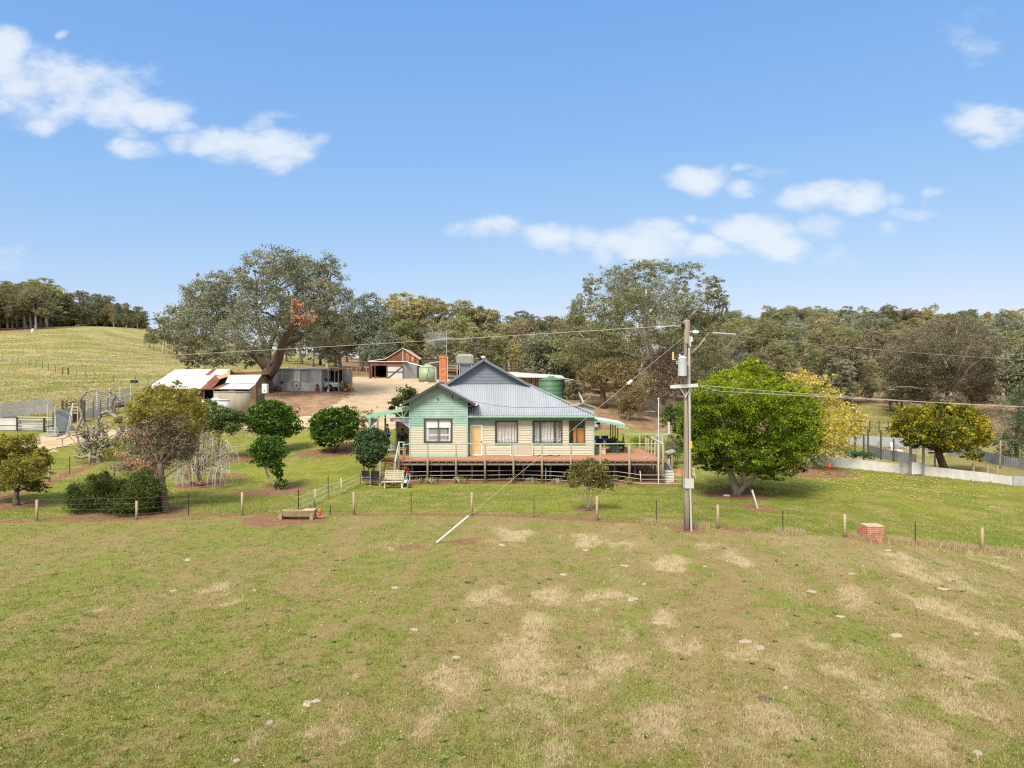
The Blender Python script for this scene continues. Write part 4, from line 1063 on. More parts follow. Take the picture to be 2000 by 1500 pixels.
# ================================================================ TREES
def unit(rng, n):
    v = rng.normal(size=(n, 3)); return v / np.linalg.norm(v, axis=1, keepdims=True)
def leaf_quads(rng, C, size, wr=.5, droop=0.0, N=None):
    n = len(C)
    a = unit(rng, n); a[:, 2] -= droop; a /= np.linalg.norm(a, axis=1, keepdims=True)
    b = np.cross(a, unit(rng, n) if N is None else N); b /= np.linalg.norm(b, axis=1, keepdims=True) + 1e-9
    s = (size * rng.uniform(.6, 1.35, n))[:, None]
    return np.stack([C - a * s, C + b * s * wr, C + a * s, C - b * s * wr], 1)
def clump_leaves(rng, clumps, n, size, wr=.5, spray=.24, fill=.5, droop=0.0, per=26, tintf=None, top=.25):
    """clumps: (centre, (rx, ry, rz), tint shift). Leaves gathered in sprays near the skin of every clump."""
    c = np.array([k[0] for k in clumps], float); r = np.array([k[1] for k in clumps], float)
    ts = np.array([(k[2] if len(k) > 2 else 0.0) for k in clumps])
    w = (r[:, 0] * r[:, 2] + r[:, 1] * r[:, 2]) ; w = w / w.sum()
    ns = max(len(clumps), n // per)
    ci = rng.choice(len(clumps), ns, p=w)
    u = unit(rng, ns); u[:, 2] += top * rng.rand(ns); u /= np.linalg.norm(u, axis=1, keepdims=True)
    rad = fill + (1 - fill) * rng.rand(ns) ** .6 + (rng.rand(ns) < .14) * rng.rand(ns) * .38
    sc = c[ci] + u * rad[:, None] * r[ci]
    sr = r[ci] * spray * rng.uniform(.6, 1.4, ns)[:, None]
    stint = rng.normal(0, .19, ns)
    li = np.repeat(np.arange(ns), per)
    off = rng.normal(size=(len(li), 3)) * .62
    P = sc[li] + off * sr[li] * np.array([1, 1, .72])
    t = .45 + stint[li] + ts[ci][li] + rng.normal(0, .085, len(li))
    return leaf_quads(rng, P, size, wr, droop), np.clip(t, 0, 1)
def bez(a, b, c, n=7):
    return [a * (1 - t) ** 2 + b * (2 * t * (1 - t)) + c * t * t for t in [i / (n - 1) for i in range(n)]]
def wob(rng, pts, k):
    return [pts[0]] + [p + Vector(rng.normal(0, k, 3)) for p in pts[1:]]

BARK = mat('bark_dark', (.075, .055, .042), (.15, .115, .09), 7, .95, 0, .6, (1, 1, .25))
BARKG = mat('bark_grey', (.16, .13, .1), (.3, .26, .21), 5, .9, 0, .5, (1, 1, .3))
BARKP = mat('bark_pale', (.3, .25, .19), (.5, .44, .37), 3, .8, 0, .3, (1, 1, .35))
BARKR = mat('bark_redbrown', (.09, .05, .036), (.17, .105, .075), 7, .95, 0, .6, (1, 1, .25))
TWIG = mat('twig_grey', (.28, .23, .18), (.45, .39, .32), 6, .9)
def crown_ob(name, quads, t, m, parent):
    o = ORG[parent]
    me = fastmesh(name, quads - np.array(o), 4, t, m)
    ob = bpy.data.objects.new(name, me); COL.objects.link(ob); ob.parent = parent; ORG[ob] = Vector(o)
    return ob

def px_clumps(rng, D, L, depth=.6, flat=1.0, shift=True):
    """blobs measured on the photograph (px, py, rx, ry[, tint[, dd]]) turned into clumps at distance D"""
    s = D / F; out = []
    xs = [k[0] for k in L]; cx = (min(xs) + max(xs)) / 2; half = (max(xs) - min(xs)) / 2 + 1
    for k in L:
        px, py, rx, ry = k[:4]
        room = max(0, 1 - ((px - cx) / half) ** 2) ** .5 * half * s * depth
        dd = k[5] if len(k) > 5 else rng.uniform(-1, 1) * room
        p = at(px, py, D + dd)
        ss_ = (D + dd) / F
        rd = (rx + ry) / 2 * ss_
        out.append((np.array(p), (rx * ss_, rd, ry * ss_), k[4] if len(k) > 4 else 0.0))
    return out

def hero_tree(name, label, cat, base_px, blobs, leaf, bark, n, size, seed, r0, fork=None, D=None, wr=.5, spray=.24, fill=.5, droop=0., depth=.6,
              limbs=None, group=None, per=26, top=.25, limbn=None, stems=1, twigs=0):
    rng = np.random.RandomState(seed)
    b = ray(*base_px) if D is None else gx(base_px[0], D)
    b.z = hs(b.x, b.y) - .04
    D = b.y
    t = thing(name, label, cat, b, group)
    cl = px_clumps(rng, D, blobs, depth)
    q, tt = clump_leaves(rng, cl, n, size, wr, spray, fill, droop, per, top=top)
    mb = MB()
    fk = at(fork[0], fork[1], D) if fork else b + Vector((0, 0, 1.2))
    if limbs is None:
        if stems == 1: mb.tube(bez(b, (b + fk) / 2 + Vector((rng.normal(0, .08), 0, 0)), fk, 5), [r0 * 1.45, r0 * 1.05, r0 * .95, r0 * .9, r0 * .82], 9)
        order = rng.permutation(len(cl))[: (limbn or len(cl))]
        for j, i in enumerate(order):
            c = Vector(cl[i][0]); st = fk if stems == 1 else b + Vector((rng.uniform(-1, 1) * r0, rng.uniform(-1, 1) * r0, 0))
            mid = st * .5 + c * .5 + Vector((0, 0, .12 * (c - st).length)) if stems == 1 else st * .55 + c * .45 + Vector((0, 0, .05))
            r = r0 * (.5 if stems == 1 else .8) * rng.uniform(.7, 1.1)
            mb.tube(wob(rng, bez(st, mid, c, 7), r * .5), [r, r * .85, r * .7, r * .55, r * .42, r * .3, r * .15], 6)
            if stems > 1: mb.build('stem', bark, t, True); mb = MB()
    else:
        for pts, ra, rb, *dd in limbs:
            d0, d1 = (dd + [0, 0])[:2] if len(dd) < 2 else dd[:2]
            k = len(pts)
            P = [at(p[0], p[1], D + d0 + (d1 - d0) * i / max(1, k - 1)) for i, p in enumerate(pts)]
            # smooth the polyline
            Q = []
            for i in range(k - 1):
                a0 = P[max(0, i - 1)]; a1 = P[i]; a2 = P[i + 1]; a3 = P[min(k - 1, i + 2)]
                for u in (0, .33, .66):
                    Q.append(.5 * (2 * a1 + (a2 - a0) * u + (2 * a0 - 5 * a1 + 4 * a2 - a3) * u * u + (3 * a1 - a0 - 3 * a2 + a3) * u ** 3))
            Q.append(P[-1]); m_ = len(Q) - 1
            mb.tube(Q, [ra + (rb - ra) * i / m_ for i in range(m_ + 1)], 10)
    # finer branches inside the clumps
    for i in range(twigs):
        c, r, _ = cl[rng.randint(len(cl))]
        u = unit(rng, 2); a = Vector(c + u[0] * np.array(r) * .25); e = Vector(c + u[1] * np.array(r) * .95)
        mb.tube(wob(rng, bez(a, (a + e) / 2 + Vector((0, 0, .1)), e, 5), .02 * size), [r0 * .12, r0 * .1, r0 * .08, r0 * .05, r0 * .03], 4, False)
    if mb.v: mb.build('trunk' if stems == 1 else 'twigs', bark, t, True)
    crown_ob('crown', q, tt, leaf, t)
    return t, cl, rng

L_BOX = leafmat('leaf_grey_green', [(0.124, 0.133, 0.0768), (0.187, 0.196, 0.117), (0.254, 0.255, 0.16), (0.346, 0.328, 0.22)], .25)
L_GUM = leafmat('leaf_gum', [(0.119, 0.127, 0.0603), (0.183, 0.189, 0.0913), (0.252, 0.245, 0.127), (0.352, 0.316, 0.183)], .28)
L_JAC = leafmat('leaf_bright', [(.03, .056, .005), (.08, .14, .006), (.18, .25, .008), (.36, .4, .014)], .4)  # dark depth and yellow highlight put into the leaf ramp
L_CIT = leafmat('leaf_citrus', [(0.0204, 0.051, 0.00765), (0.0446, 0.102, 0.0115), (0.0829, 0.16, 0.0166), (0.178, 0.242, 0.0281)], .3, .4)
L_CAM = leafmat('leaf_camellia', [(0.0176, 0.0403, 0.0126), (0.0378, 0.0781, 0.0252), (0.0693, 0.12, 0.0441), (0.164, 0.214, 0.101)], .15, .35)
L_YEL = leafmat('leaf_yellow', [(.16, .18, .014), (.42, .37, .025), (.62, .5, .07), (.7, .56, .2)], .4)
L_MUL = leafmat('leaf_mulberry', [(.035, .056, .007), (.1, .12, .012), (.31, .27, .015), (.58, .46, .03)], .35)
L_OLV = leafmat('leaf_olive_yellow', [(0.078, 0.0845, 0.0208), (0.169, 0.163, 0.0286), (0.312, 0.273, 0.039), (0.468, 0.364, 0.0585)], .35)
L_DRY = leafmat('leaf_dry', [(0.149, 0.109, 0.069), (0.241, 0.184, 0.127), (0.333, 0.265, 0.184), (0.414, 0.345, 0.265)], .2)
L_ORG = leafmat('leaf_dead_orange', [(.27, .15, .08), (.42, .25, .15), (.55, .36, .24)], .3)
L_SHR = leafmat('leaf_dark_shrub', [(0.0205, 0.0384, 0.00896), (0.0448, 0.0717, 0.0128), (0.0768, 0.106, 0.0179), (0.154, 0.166, 0.0384)], .3)
L_BRZ = leafmat('leaf_bronze', [(0.0875, 0.0688, 0.0312), (0.175, 0.138, 0.0562), (0.263, 0.206, 0.0875), (0.362, 0.288, 0.138)], .3)
L_GRY = leafmat('leaf_silver', [(0.106, 0.125, 0.0938), (0.181, 0.2, 0.15), (0.263, 0.281, 0.213)], .2)
L_WSP = leafmat('leaf_blue_green', [(0.0585, 0.0845, 0.039), (0.117, 0.156, 0.0715), (0.182, 0.221, 0.117)], .3)

# ---- the big old box tree behind the sheds
t, cl, rng = hero_tree('box_tree', 'huge old grey green tree leaning over the corrugated sheds', 'tree', (522, 756),
    [(545, 512, 60, 30), (500, 535, 44, 36), (590, 535, 45, 34), (560, 560, 55, 40), (640, 535, 30, 38), (655, 590, 36, 40), (620, 575, 40, 38), (425, 552, 36, 24), (390, 580, 36, 34), (450, 575, 45, 40),
     (430, 610, 50, 40), (520, 600, 60, 46), (600, 615, 50, 40), (345, 625, 30, 30), (375, 640, 40, 40), (420, 650, 55, 42), (480, 650, 55, 45), (360, 685, 30, 22), (415, 690, 50, 28), (635, 640, 45, 40), (660, 655, 32, 40),
     (480, 695, 34, 20), (550, 640, 40, 30, 0, 3), (610, 682, 34, 22, 0, 3), (372, 708, 22, 14), (440, 705, 28, 14), (325, 655, 20, 24), (510, 690, 24, 12), (650, 690, 30, 20), (400, 600, 40, 30), (560, 520, 40, 20), (486, 712, 14, 10)],
    L_BOX, BARK, 92000, .125, 11, 1.0, D=93, spray=.17, fill=.4, per=30, depth=.75, twigs=120,
    limbs=[([(520, 762), (520, 738), (524, 712), (521, 690)], .92, .52, 0, 0), ([(520, 715), (506, 700), (488, 684), (465, 660)], .75, .3, 0, -2), ([(527, 735), (543, 708), (550, 678), (560, 655), (572, 634), (582, 615)], .56, .3, -.3, -7.5),
           ([(530, 712), (543, 690), (552, 680)], .5, .4), ([(521, 705), (525, 680), (540, 640), (548, 605), (547, 580)], .5, .08), ([(488, 684), (440, 660), (400, 640)], .35, .1, -2, -4), ([(465, 660), (450, 610), (430, 575)], .3, .1, -2, 1),
           ([(552, 672), (600, 650), (640, 600), (645, 545)], .45, .1, -1, 2), ([(574, 645), (615, 665), (655, 660)], .28, .1, -2, 0), ([(524, 690), (505, 640), (500, 580), (505, 540)], .4, .1), ([(548, 600), (590, 560), (595, 530)], .22, .08)])
q, tt = clump_leaves(rng, px_clumps(rng, 90, [(582, 598, 13, 16, 0, -5), (590, 622, 17, 14, .1, -5), (578, 625, 11, 12, -.1, -5), (605, 617, 12, 10, .2, -5)], 0), 1700, .16, .5, .3, .2)
crown_ob('dead_spray', q, tt, L_ORG, t)['label'] = 'dead orange spray of leaves'

# ---- the tall gum behind the house
hero_tree('gum_tree', 'tall spreading gum with pale limbs and dark rough base behind the house', 'tree', (1282, 815),
    [(1158, 555, 22, 22), (1148, 578, 16, 20), (1150, 610, 36, 26), (1120, 628, 26, 22), (1110, 655, 24, 18), (1200, 545, 36, 26), (1225, 575, 44, 36), (1250, 530, 42, 22), (1290, 525, 34, 18), (1190, 605, 44, 36), (1240, 605, 50, 40), (1285, 575, 44, 40),
     (1345, 530, 34, 18), (1330, 560, 18, 18), (1385, 552, 26, 16), (1400, 585, 24, 22), (1360, 595, 36, 28), (1395, 570, 20, 16), (1330, 630, 50, 36), (1290, 640, 40, 36), (1370, 640, 40, 30), (1400, 650, 26, 22), (1160, 660, 50, 36), (1215, 660, 44, 36),
     (1120, 690, 30, 26), (1180, 690, 40, 28), (1340, 680, 46, 32), (1380, 690, 34, 28), (1310, 600, 30, 30), (1260, 660, 34, 26), (1385, 730, 30, 30), (1230, 700, 30, 22), (1405, 720, 24, 30), (1150, 715, 30, 30), (1195, 640, 30, 40), (1270, 610, 24, 40), (1350, 650, 30, 44), (1408, 610, 14, 30), (1128, 610, 16, 34), (1345, 735, 30, 30), (1215, 580, 24, 36)],
    L_GUM, BARKP, 98000, .11, 12, .55, D=80, spray=.165, fill=.35, per=28, droop=.45, wr=.36, depth=.8, twigs=110,
    limbs=[([(1283, 825), (1280, 785), (1281, 750), (1276, 735)], 1.15, .6, 0, 0), ([(1277, 745), (1268, 705), (1262, 670), (1250, 630), (1228, 600), (1222, 590)], .42, .06, 0, 2), ([(1279, 742), (1276, 700), (1268, 670), (1262, 620), (1262, 565)], .36, .06, 0, -2),
           ([(1284, 745), (1300, 700), (1325, 640), (1345, 600), (1350, 570)], .2, .04, 3, 5), ([(1262, 670), (1240, 640), (1195, 620), (1155, 600)], .26, .08, 1, 3), ([(1325, 640), (1362, 605), (1380, 585)], .2, .03, 1, 2), ([(1268, 705), (1220, 690), (1170, 680), (1130, 650)], .24, .07, 0, -3),
           ([(1300, 700), (1350, 690), (1385, 650)], .22, .07, 0, -2), ([(1262, 620), (1282, 590), (1286, 575)], .16, .03, -.5, 1)])

# the shaggy dead growth round its foot
t, cl, rng = hero_tree('dead_shrub', 'shaggy brown dead growth hugging the foot of the tall gum', 'shrub', (1296, 806), [(1290, 720, 30, 30), (1305, 750, 34, 26), (1275, 755, 20, 24), (1320, 735, 24, 20), (1300, 700, 22, 20), (1340, 720, 16, 26)],
    leafmat('leaf_rust_brown', [(0.104, 0.0731, 0.0522), (0.209, 0.148, 0.104), (0.313, 0.226, 0.165)], .2), BARKR, 7500, .17, 13, .2, D=77, fill=.1, spray=.4, wr=.22, droop=.3, twigs=60)

# ---- bright tree at right of the pole
hero_tree('leafy_tree', 'large round bright yellow green tree beside the power pole', 'tree', (1440, 966),
    [(1468, 718, 26, 18, .4), (1480, 738, 38, 24, .36), (1430, 748, 46, 26, .32), (1400, 775, 48, 34, .22), (1450, 780, 60, 40, .2), (1500, 762, 40, 30, .3), (1545, 770, 30, 22, .36), (1525, 795, 50, 40, .2), (1570, 800, 30, 34, .05),  # upper clumps tinted lighter as highlights, lower ones darker
     (1370, 815, 42, 40, -.05), (1345, 840, 24, 34, -.05), (1420, 830, 60, 48), (1490, 830, 60, 50), (1550, 840, 48, 44), (1582, 850, 20, 36, .05), (1375, 865, 36, 30, -.1), (1430, 880, 56, 38), (1495, 885, 50, 38, .05), (1550, 890, 42, 34, -.02), (1400, 905, 32, 20, -.1), (1465, 915, 40, 22, .05),
     (1530, 920, 34, 18, -.05), (1500, 915, 26, 16), (1350, 800, 18, 26, -.05), (1385, 790, 22, 24), (1330, 835, 14, 20, -.1), (1385, 900, 30, 20, -.15, -1), (1425, 908, 30, 14, -.1, -1), (1355, 880, 22, 20, -.15), (1505, 930, 24, 12, 0, -1), (1470, 900, 40, 24, 0, -2.2), (1410, 870, 44, 30, 0, -2.5), (1540, 870, 40, 30, 0, -2)],
    L_JAC, BARKG, 66000, .085, 14, .2, fork=(1448, 915), wr=.45, spray=.2, fill=.62, per=30, top=.5, depth=.85, twigs=40,
    limbs=[([(1439, 968), (1436, 950), (1428, 925), (1422, 890), (1410, 840)], .26, .09, 0, 0), ([(1440, 962), (1455, 948), (1466, 940), (1480, 915), (1500, 870)], .2, .07, 0, -.5), ([(1455, 948), (1452, 925), (1460, 880), (1470, 800)], .14, .05, -.2, .5), ([(1428, 925), (1400, 890), (1375, 850)], .12, .04, 0, 1), ([(1480, 915), (1530, 880), (1560, 830)], .1, .04, 0, 1)])

# ---- yellow autumn tree behind it
t, cl, rng = hero_tree('autumn_tree', 'thin crowned tree with yellow autumn leaves behind the bright green tree', 'tree', (1582, 918),
    [(1565, 738, 22, 16, .1), (1600, 745, 24, 14, .15), (1540, 735, 12, 8, .2), (1620, 770, 26, 20, .1), (1590, 780, 34, 28), (1645, 800, 24, 22, .1), (1610, 815, 36, 26), (1660, 835, 22, 20, .05), (1625, 850, 34, 24), (1600, 870, 30, 28, -.2), (1645, 875, 26, 18, -.05), (1580, 840, 24, 30, -.2), (1600, 900, 26, 14, -.2), (1680, 820, 14, 16, .25), (1630, 735, 8, 6, .2), (1672, 848, 16, 14, .2), (1668, 800, 14, 12, .25), (1640, 825, 22, 20, .2), (1690, 835, 8, 8, .3)],
    L_YEL, BARKG, 7600, .08, 15, .16, fork=(1588, 880), wr=.6, spray=.2, fill=.3, per=9, twigs=160, depth=.8, D=52)
# ---- mulberry at right
hero_tree('mulberry_tree', 'round dark green tree turning yellow behind the white panel fence', 'tree', (1848, 912),
    [(1780, 815, 34, 24, .1), (1755, 838, 18, 16, .15), (1830, 810, 36, 26), (1838, 796, 14, 14, -.1), (1875, 812, 32, 22, .05), (1905, 830, 26, 24, .15), (1920, 850, 16, 18, .2), (1800, 845, 40, 24, -.05), (1850, 845, 44, 30, -.05), (1895, 860, 34, 22, .1), (1830, 872, 26, 14, -.2), (1875, 880, 28, 14, 0), (1790, 865, 20, 12, -.15), (1905, 890, 16, 12, -.1)],
    L_MUL, BARKR, 20000, .085, 16, .27, fork=(1832, 882), wr=.6, spray=.22, fill=.5, per=22, top=.5, D=50, depth=.8, twigs=30)
hero_tree('wattle_tree', 'soft blue green feathery tree at the right edge behind the panel fence', 'tree', (1985, 912), [(1975, 800, 26, 30), (1990, 840, 30, 34), (1965, 870, 22, 22), (2000, 880, 30, 24), (2020, 820, 30, 40), (1955, 890, 16, 14), (1990, 770, 20, 20)],
    L_WSP, BARK, 9000, .1, 17, .16, D=56, fork=(1985, 870), wr=.3, spray=.3, twigs=60)
hero_tree('dark_tree', 'dense dark green tree high on the right edge of the view', 'tree', (1990, 880), [(1985, 715, 34, 26), (2005, 690, 26, 22), (1970, 740, 22, 20), (2010, 745, 34, 34), (1960, 760, 12, 12), (1990, 770, 24, 16)],
    L_BOX, BARK, 9000, .14, 18, .25, D=72, fork=(1990, 800), spray=.25)
t, cl, rng = hero_tree('bare_tree', 'small bare grey shrub tree left of the blue green tree', 'tree', (1952, 905), [(1945, 800, 20, 22), (1960, 830, 18, 20), (1938, 830, 16, 16)], L_DRY, BARKG, 500, .06, 19, .07, D=53, fork=(1954, 860), spray=.4, twigs=110, fill=.2)

# ---- citrus and garden trees at left
hero_tree('citrus_tree', 'glossy green citrus tree standing behind the smaller leaning one', 'tree', (530, 872), [(530, 795, 22, 14, .1), (510, 805, 24, 18, .05), (550, 812, 26, 22, .05), (500, 825, 18, 16), (530, 825, 34, 24), (565, 830, 22, 18), (545, 842, 30, 14, -.1), (515, 840, 20, 12, -.1)],  # citrus crowns: lit tops and shaded undersides set by tint
    L_CIT, BARK, 15000, .085, 21, .09, fork=(530, 853), wr=.6, spray=.24, fill=.6, per=24, top=.6, D=56, depth=.8)
hero_tree('citrus_tree', 'broad dark green citrus tree on the lawn left of the round shrub', 'tree', (652, 884), [(645, 812, 22, 16, .1), (672, 812, 22, 18, .1), (625, 825, 20, 18, .05), (655, 830, 36, 24), (682, 835, 18, 22), (630, 845, 24, 18, -.05), (660, 850, 34, 16, -.1), (616, 838, 10, 14), (690, 820, 10, 14, .05), (635, 865, 16, 8, -.15)],
    L_CIT, BARK, 16000, .085, 22, .07, fork=(655, 868), wr=.6, spray=.24, fill=.6, per=24, top=.6, depth=.8, stems=4, limbn=7)
hero_tree('citrus_tree', 'small leaning citrus tree with a bare curved trunk in front of the taller one', 'tree', (546, 956), [(520, 868, 22, 16, .05), (540, 864, 14, 12, .1), (505, 880, 18, 16), (530, 885, 24, 20, -.05), (545, 885, 12, 16, .1), (515, 900, 24, 12, -.1), (538, 908, 14, 14, -.05), (545, 925, 8, 10, -.05), (548, 943, 12, 10, .25)],
    L_CIT, BARKG, 13000, .06, 23, .07, wr=.6, spray=.26, fill=.5, per=24, top=.5, depth=.8,
    limbs=[([(545, 957), (535, 945), (524, 930), (519, 915), (520, 890)], .1, .05), ([(545, 957), (542, 940), (540, 915), (538, 885)], .09, .04), ([(524, 930), (515, 910), (505, 885)], .05, .02)])
hero_tree('camellia_bush', 'clipped round dark glossy camellia beside the deck steps', 'shrub', (727, 935), [(725, 862, 28, 24), (708, 868, 16, 20), (742, 868, 17, 20), (724, 880, 30, 18), (735, 850, 14, 12), (712, 852, 14, 12), (728, 845, 12, 8), (712, 893, 15, 12, -.15), (735, 893, 15, 12, -.15), (724, 903, 14, 10, -.2)],  # low clumps tinted darker for the shadow under the crown
    L_CAM, BARK, 15000, .055, 24, .06, fork=(727, 905), wr=.6, spray=.24, fill=.78, per=20, top=.3, depth=.9, D=45.6, stems=3, limbn=4)
hero_tree('garden_bush', 'dark leafy bush behind the green gable and veranda roof', 'shrub', (790, 840), [(790, 780, 22, 22), (775, 790, 16, 16), (805, 775, 16, 16), (795, 765, 10, 10), (815, 785, 20, 16), (770, 800, 12, 10), (800, 805, 30, 20)],
    L_SHR, BARK, 5200, .1, 25, .07, D=60, fork=(790, 825), spray=.3, fill=.35, wr=.4)
hero_tree('thin_tree', 'thin grey green open tree on the lawn beside the veranda corner', 'tree', (690, 868), [(690, 805, 18, 12), (705, 815, 16, 14), (680, 812, 12, 10), (712, 828, 10, 12), (698, 822, 12, 10), (720, 812, 8, 10)],
    L_OLV, BARKG, 1900, .075, 26, .06, D=57, fork=(700, 845), spray=.3, fill=.2, wr=.35, twigs=70)
hero_tree('fruit_tree', 'yellowing green fruit tree at the left edge of the yard', 'tree', (33, 986), [(20, 862, 28, 16, .15), (50, 868, 26, 18, .1), (0, 885, 30, 26, .05), (40, 895, 38, 26, 0), (75, 905, 24, 22, .1), (15, 925, 34, 24, -.05), (60, 930, 30, 20, -.05), (84, 888, 10, 16, .15), (70, 950, 20, 12, -.2), (0, 945, 20, 16, -.15), (-30, 900, 34, 40), (65, 955, 12, 8, -.1), (30, 935, 34, 22, -.1, -.8), (-5, 940, 30, 22, -.1), (45, 915, 40, 26, 0, -1.2)],
    L_OLV, BARK, 26000, .06, 27, .15, fork=(33, 960), wr=.5, spray=.22, fill=.5, per=24, top=.5, depth=.85, twigs=50)
hero_tree('small_tree', 'small multi stemmed tree with reddish olive leaves on the lawn before the deck', 'tree', (1148, 998), [(1150, 908, 22, 12, .05), (1125, 918, 18, 14), (1170, 920, 20, 14, .1), (1145, 930, 34, 14), (1185, 938, 18, 14, .1), (1112, 925, 12, 10, .1), (1120, 945, 16, 8, -.05), (1165, 948, 24, 10), (1195, 950, 12, 8, .1), (1185, 905, 10, 8, .1), (1152, 898, 8, 6, .15)],
    leafmat('leaf_small_olive', [(0.0562, 0.05, 0.02), (0.106, 0.106, 0.0275), (0.188, 0.169, 0.0375), (0.288, 0.225, 0.0562)], .3), BARKG, 6500, .05, 28, .032, fork=(1150, 960), wr=.45, spray=.24, fill=.35, per=18, stems=7, limbn=9, twigs=70)
L_OLY = leafmat('leaf_yellow_green', [(.13, .13, .03), (.25, .235, .045), (.37, .325, .06), (.48, .4, .09)], .4)
# the tall mixed tree by the fence: yellow green crown above a grey twiggy middle
t, cl, rng = hero_tree('pepper_tree', 'tall ragged tree with yellow green top and grey twiggy middle by the front fence', 'tree', (322, 1000),
    [(315, 772, 34, 18, .1), (350, 768, 26, 16, 0), (285, 785, 26, 20, .1), (320, 795, 50, 26), (370, 790, 28, 22, .05), (385, 810, 16, 20, .15), (275, 810, 24, 24, -.05), (340, 820, 46, 22, -.05), (310, 830, 40, 20, -.1), (365, 840, 26, 16, .05), (300, 760, 14, 10, .1), (318, 757, 12, 8, .2), (378, 768, 14, 10, .1), (262, 795, 16, 14, .2), (258, 822, 14, 12, .1), (396, 798, 14, 14, .2), (398, 826, 12, 12, .1), (345, 750, 10, 7, .25), (288, 762, 12, 9, .2)],
    L_OLY, BARK, 15500, .06, 29, .13, fork=(314, 905), wr=.42, spray=.2, fill=.2, per=18, top=.4, twigs=150, depth=.9,
    limbs=[([(324, 1003), (320, 970), (316, 940), (312, 905)], .19, .13), ([(312, 910), (295, 870), (285, 820), (285, 790)], .07, .012, 0, .5), ([(313, 905), (325, 860), (330, 820), (320, 780)], .08, .012, 0, .8), ([(314, 908), (345, 870), (360, 830), (370, 795)], .06, .012, 0, .6), ([(318, 935), (345, 915), (365, 905)], .05, .015)])
q, tt = clump_leaves(rng, px_clumps(rng, 37.5, [(300, 850, 40, 26), (340, 862, 42, 28), (280, 880, 32, 26), (325, 892, 40, 24), (265, 900, 30, 16, -.1), (245, 915, 38, 12, -.1), (300, 912, 26, 14), (368, 875, 18, 24), (290, 830, 30, 20)], .8), 21000, .07, .2, .4, .05, .25, 18)
crown_ob('twiggy_middle', q, tt, L_DRY, t)['label'] = 'grey dry twiggy growth'
L_OGR = leafmat('leaf_grey_olive', [(.13, .115, .07), (.22, .19, .12), (.31, .265, .18), (.4, .35, .25)], .3)
q, tt = clump_leaves(rng, px_clumps(rng, 37.2, [(300, 840, 40, 28, .1, -1.2), (345, 850, 36, 30, 0, -1.2), (275, 865, 34, 26), (318, 872, 40, 24, 0, -1.1), (285, 895, 34, 16, 0, -.6), (360, 880, 22, 26), (262, 850, 22, 22), (375, 850, 18, 20), (325, 830, 40, 20, .15, -1.3), (315, 895, 30, 14, -.1, -.9), (265, 825, 18, 18, .2), (388, 835, 12, 20, .2)], .8), 12000, .06, .4, .3, .15, .2, 16)
crown_ob('grey_foliage', q, tt, L_OGR, t)
q, tt = clump_leaves(rng, px_clumps(rng, 37, [(262, 902, 24, 8, 0, -.8), (295, 912, 24, 8, .1, -.8), (240, 890, 16, 7, .1, -.5), (308, 925, 10, 8, .1, -.7), (285, 862, 10, 9, 0, -1.3), (252, 850, 10, 7, -.1, -.8), (275, 905, 26, 9, .1, -1.2), (300, 922, 16, 9, 0, -1.3)], .2), 2300, .05, .5, .35, .1, 0, 10)
crown_ob('dead_spray', q, tt, L_ORG, t)['label'] = 'orange dead leaves'
hero_tree('dark_shrub', 'wide dense dark green shrub crouching under the ragged tree by the front fence', 'shrub', (232, 1010), [(168, 968, 30, 24, .05), (200, 952, 30, 22, .12), (240, 962, 36, 22, .1), (280, 953, 32, 26, .12), (305, 970, 20, 26), (165, 985, 32, 20, -.1), (210, 985, 40, 22, 0), (255, 985, 44, 22, .05), (295, 990, 26, 16, -.1), (148, 975, 16, 18, -.05), (222, 964, 32, 28, .06, -.4), (235, 990, 34, 18, 0, -.4), (188, 936, 16, 12, .2), (272, 934, 20, 12, .25), (238, 944, 12, 8, .2), (308, 948, 12, 14, .2), (146, 958, 12, 12, .15), (205, 928, 8, 8, .25), (290, 925, 10, 8, .25)],
    L_SHR, BARK, 40000, .055, 30, .05, D=35.6, wr=.34, spray=.34, fill=.4, per=22, top=.4, stems=5, limbn=6, depth=.9)
# weeping grey shrub
t, cl, rng = hero_tree('weeping_shrub', 'half dead weeping shrub with hanging pale grey twigs', 'shrub', (392, 945), [(400, 855, 24, 14), (370, 870, 22, 18), (420, 880, 22, 22), (395, 890, 30, 20), (440, 890, 16, 26), (375, 905, 24, 22), (410, 915, 28, 18), (425, 925, 16, 12), (355, 925, 20, 16)],
    L_DRY, BARKR, 5000, .07, 31, .12, fork=(385, 918), D=43.5, wr=.16, spray=.34, fill=.2, droop=.9, per=14, twigs=60)
mb = MB()
for i in range(280):
    c, r, _ = cl[rng.randint(len(cl))]
    a = Vector(c + unit(rng, 1)[0] * np.array(r) * .9); L_ = rng.uniform(.5, 1.5)
    a.z += .2
    e = a + Vector((rng.normal(0, .25), rng.normal(0, .25), -L_)); e.z = max(e.z, hs(e.x, e.y) + .1)
    mb.tube(bez(a, a + Vector(((e.x - a.x) * .9, (e.y - a.y) * .9, .12)), e, 5), [.014, .013, .011, .009, .005], 4, False)
mb.build('hanging_twigs', mat('twig_silver', (.42, .4, .37), (.58, .56, .52), 5, .9), t, label='long pale grey hanging twigs')
q, tt = clump_leaves(rng, px_clumps(rng, 43, [(395, 940, 10, 6), (372, 918, 8, 8), (405, 870, 8, 7), (365, 930, 9, 7), (403, 905, 6, 6), (388, 880, 6, 5)], .4), 420, .05, .5, .35, .1, 0, 10)
crown_ob('dead_spray', q, tt, L_ORG, t)['label'] = 'orange dead leaves'
q, tt = clump_leaves(rng, px_clumps(rng, 44, [(420, 850, 16, 10), (395, 860, 14, 8, .1), (375, 945, 10, 8), (430, 870, 12, 10)], .4), 900, .06, .4, .35, .2)
crown_ob('green_shoots', q, tt, L_OLV, t)
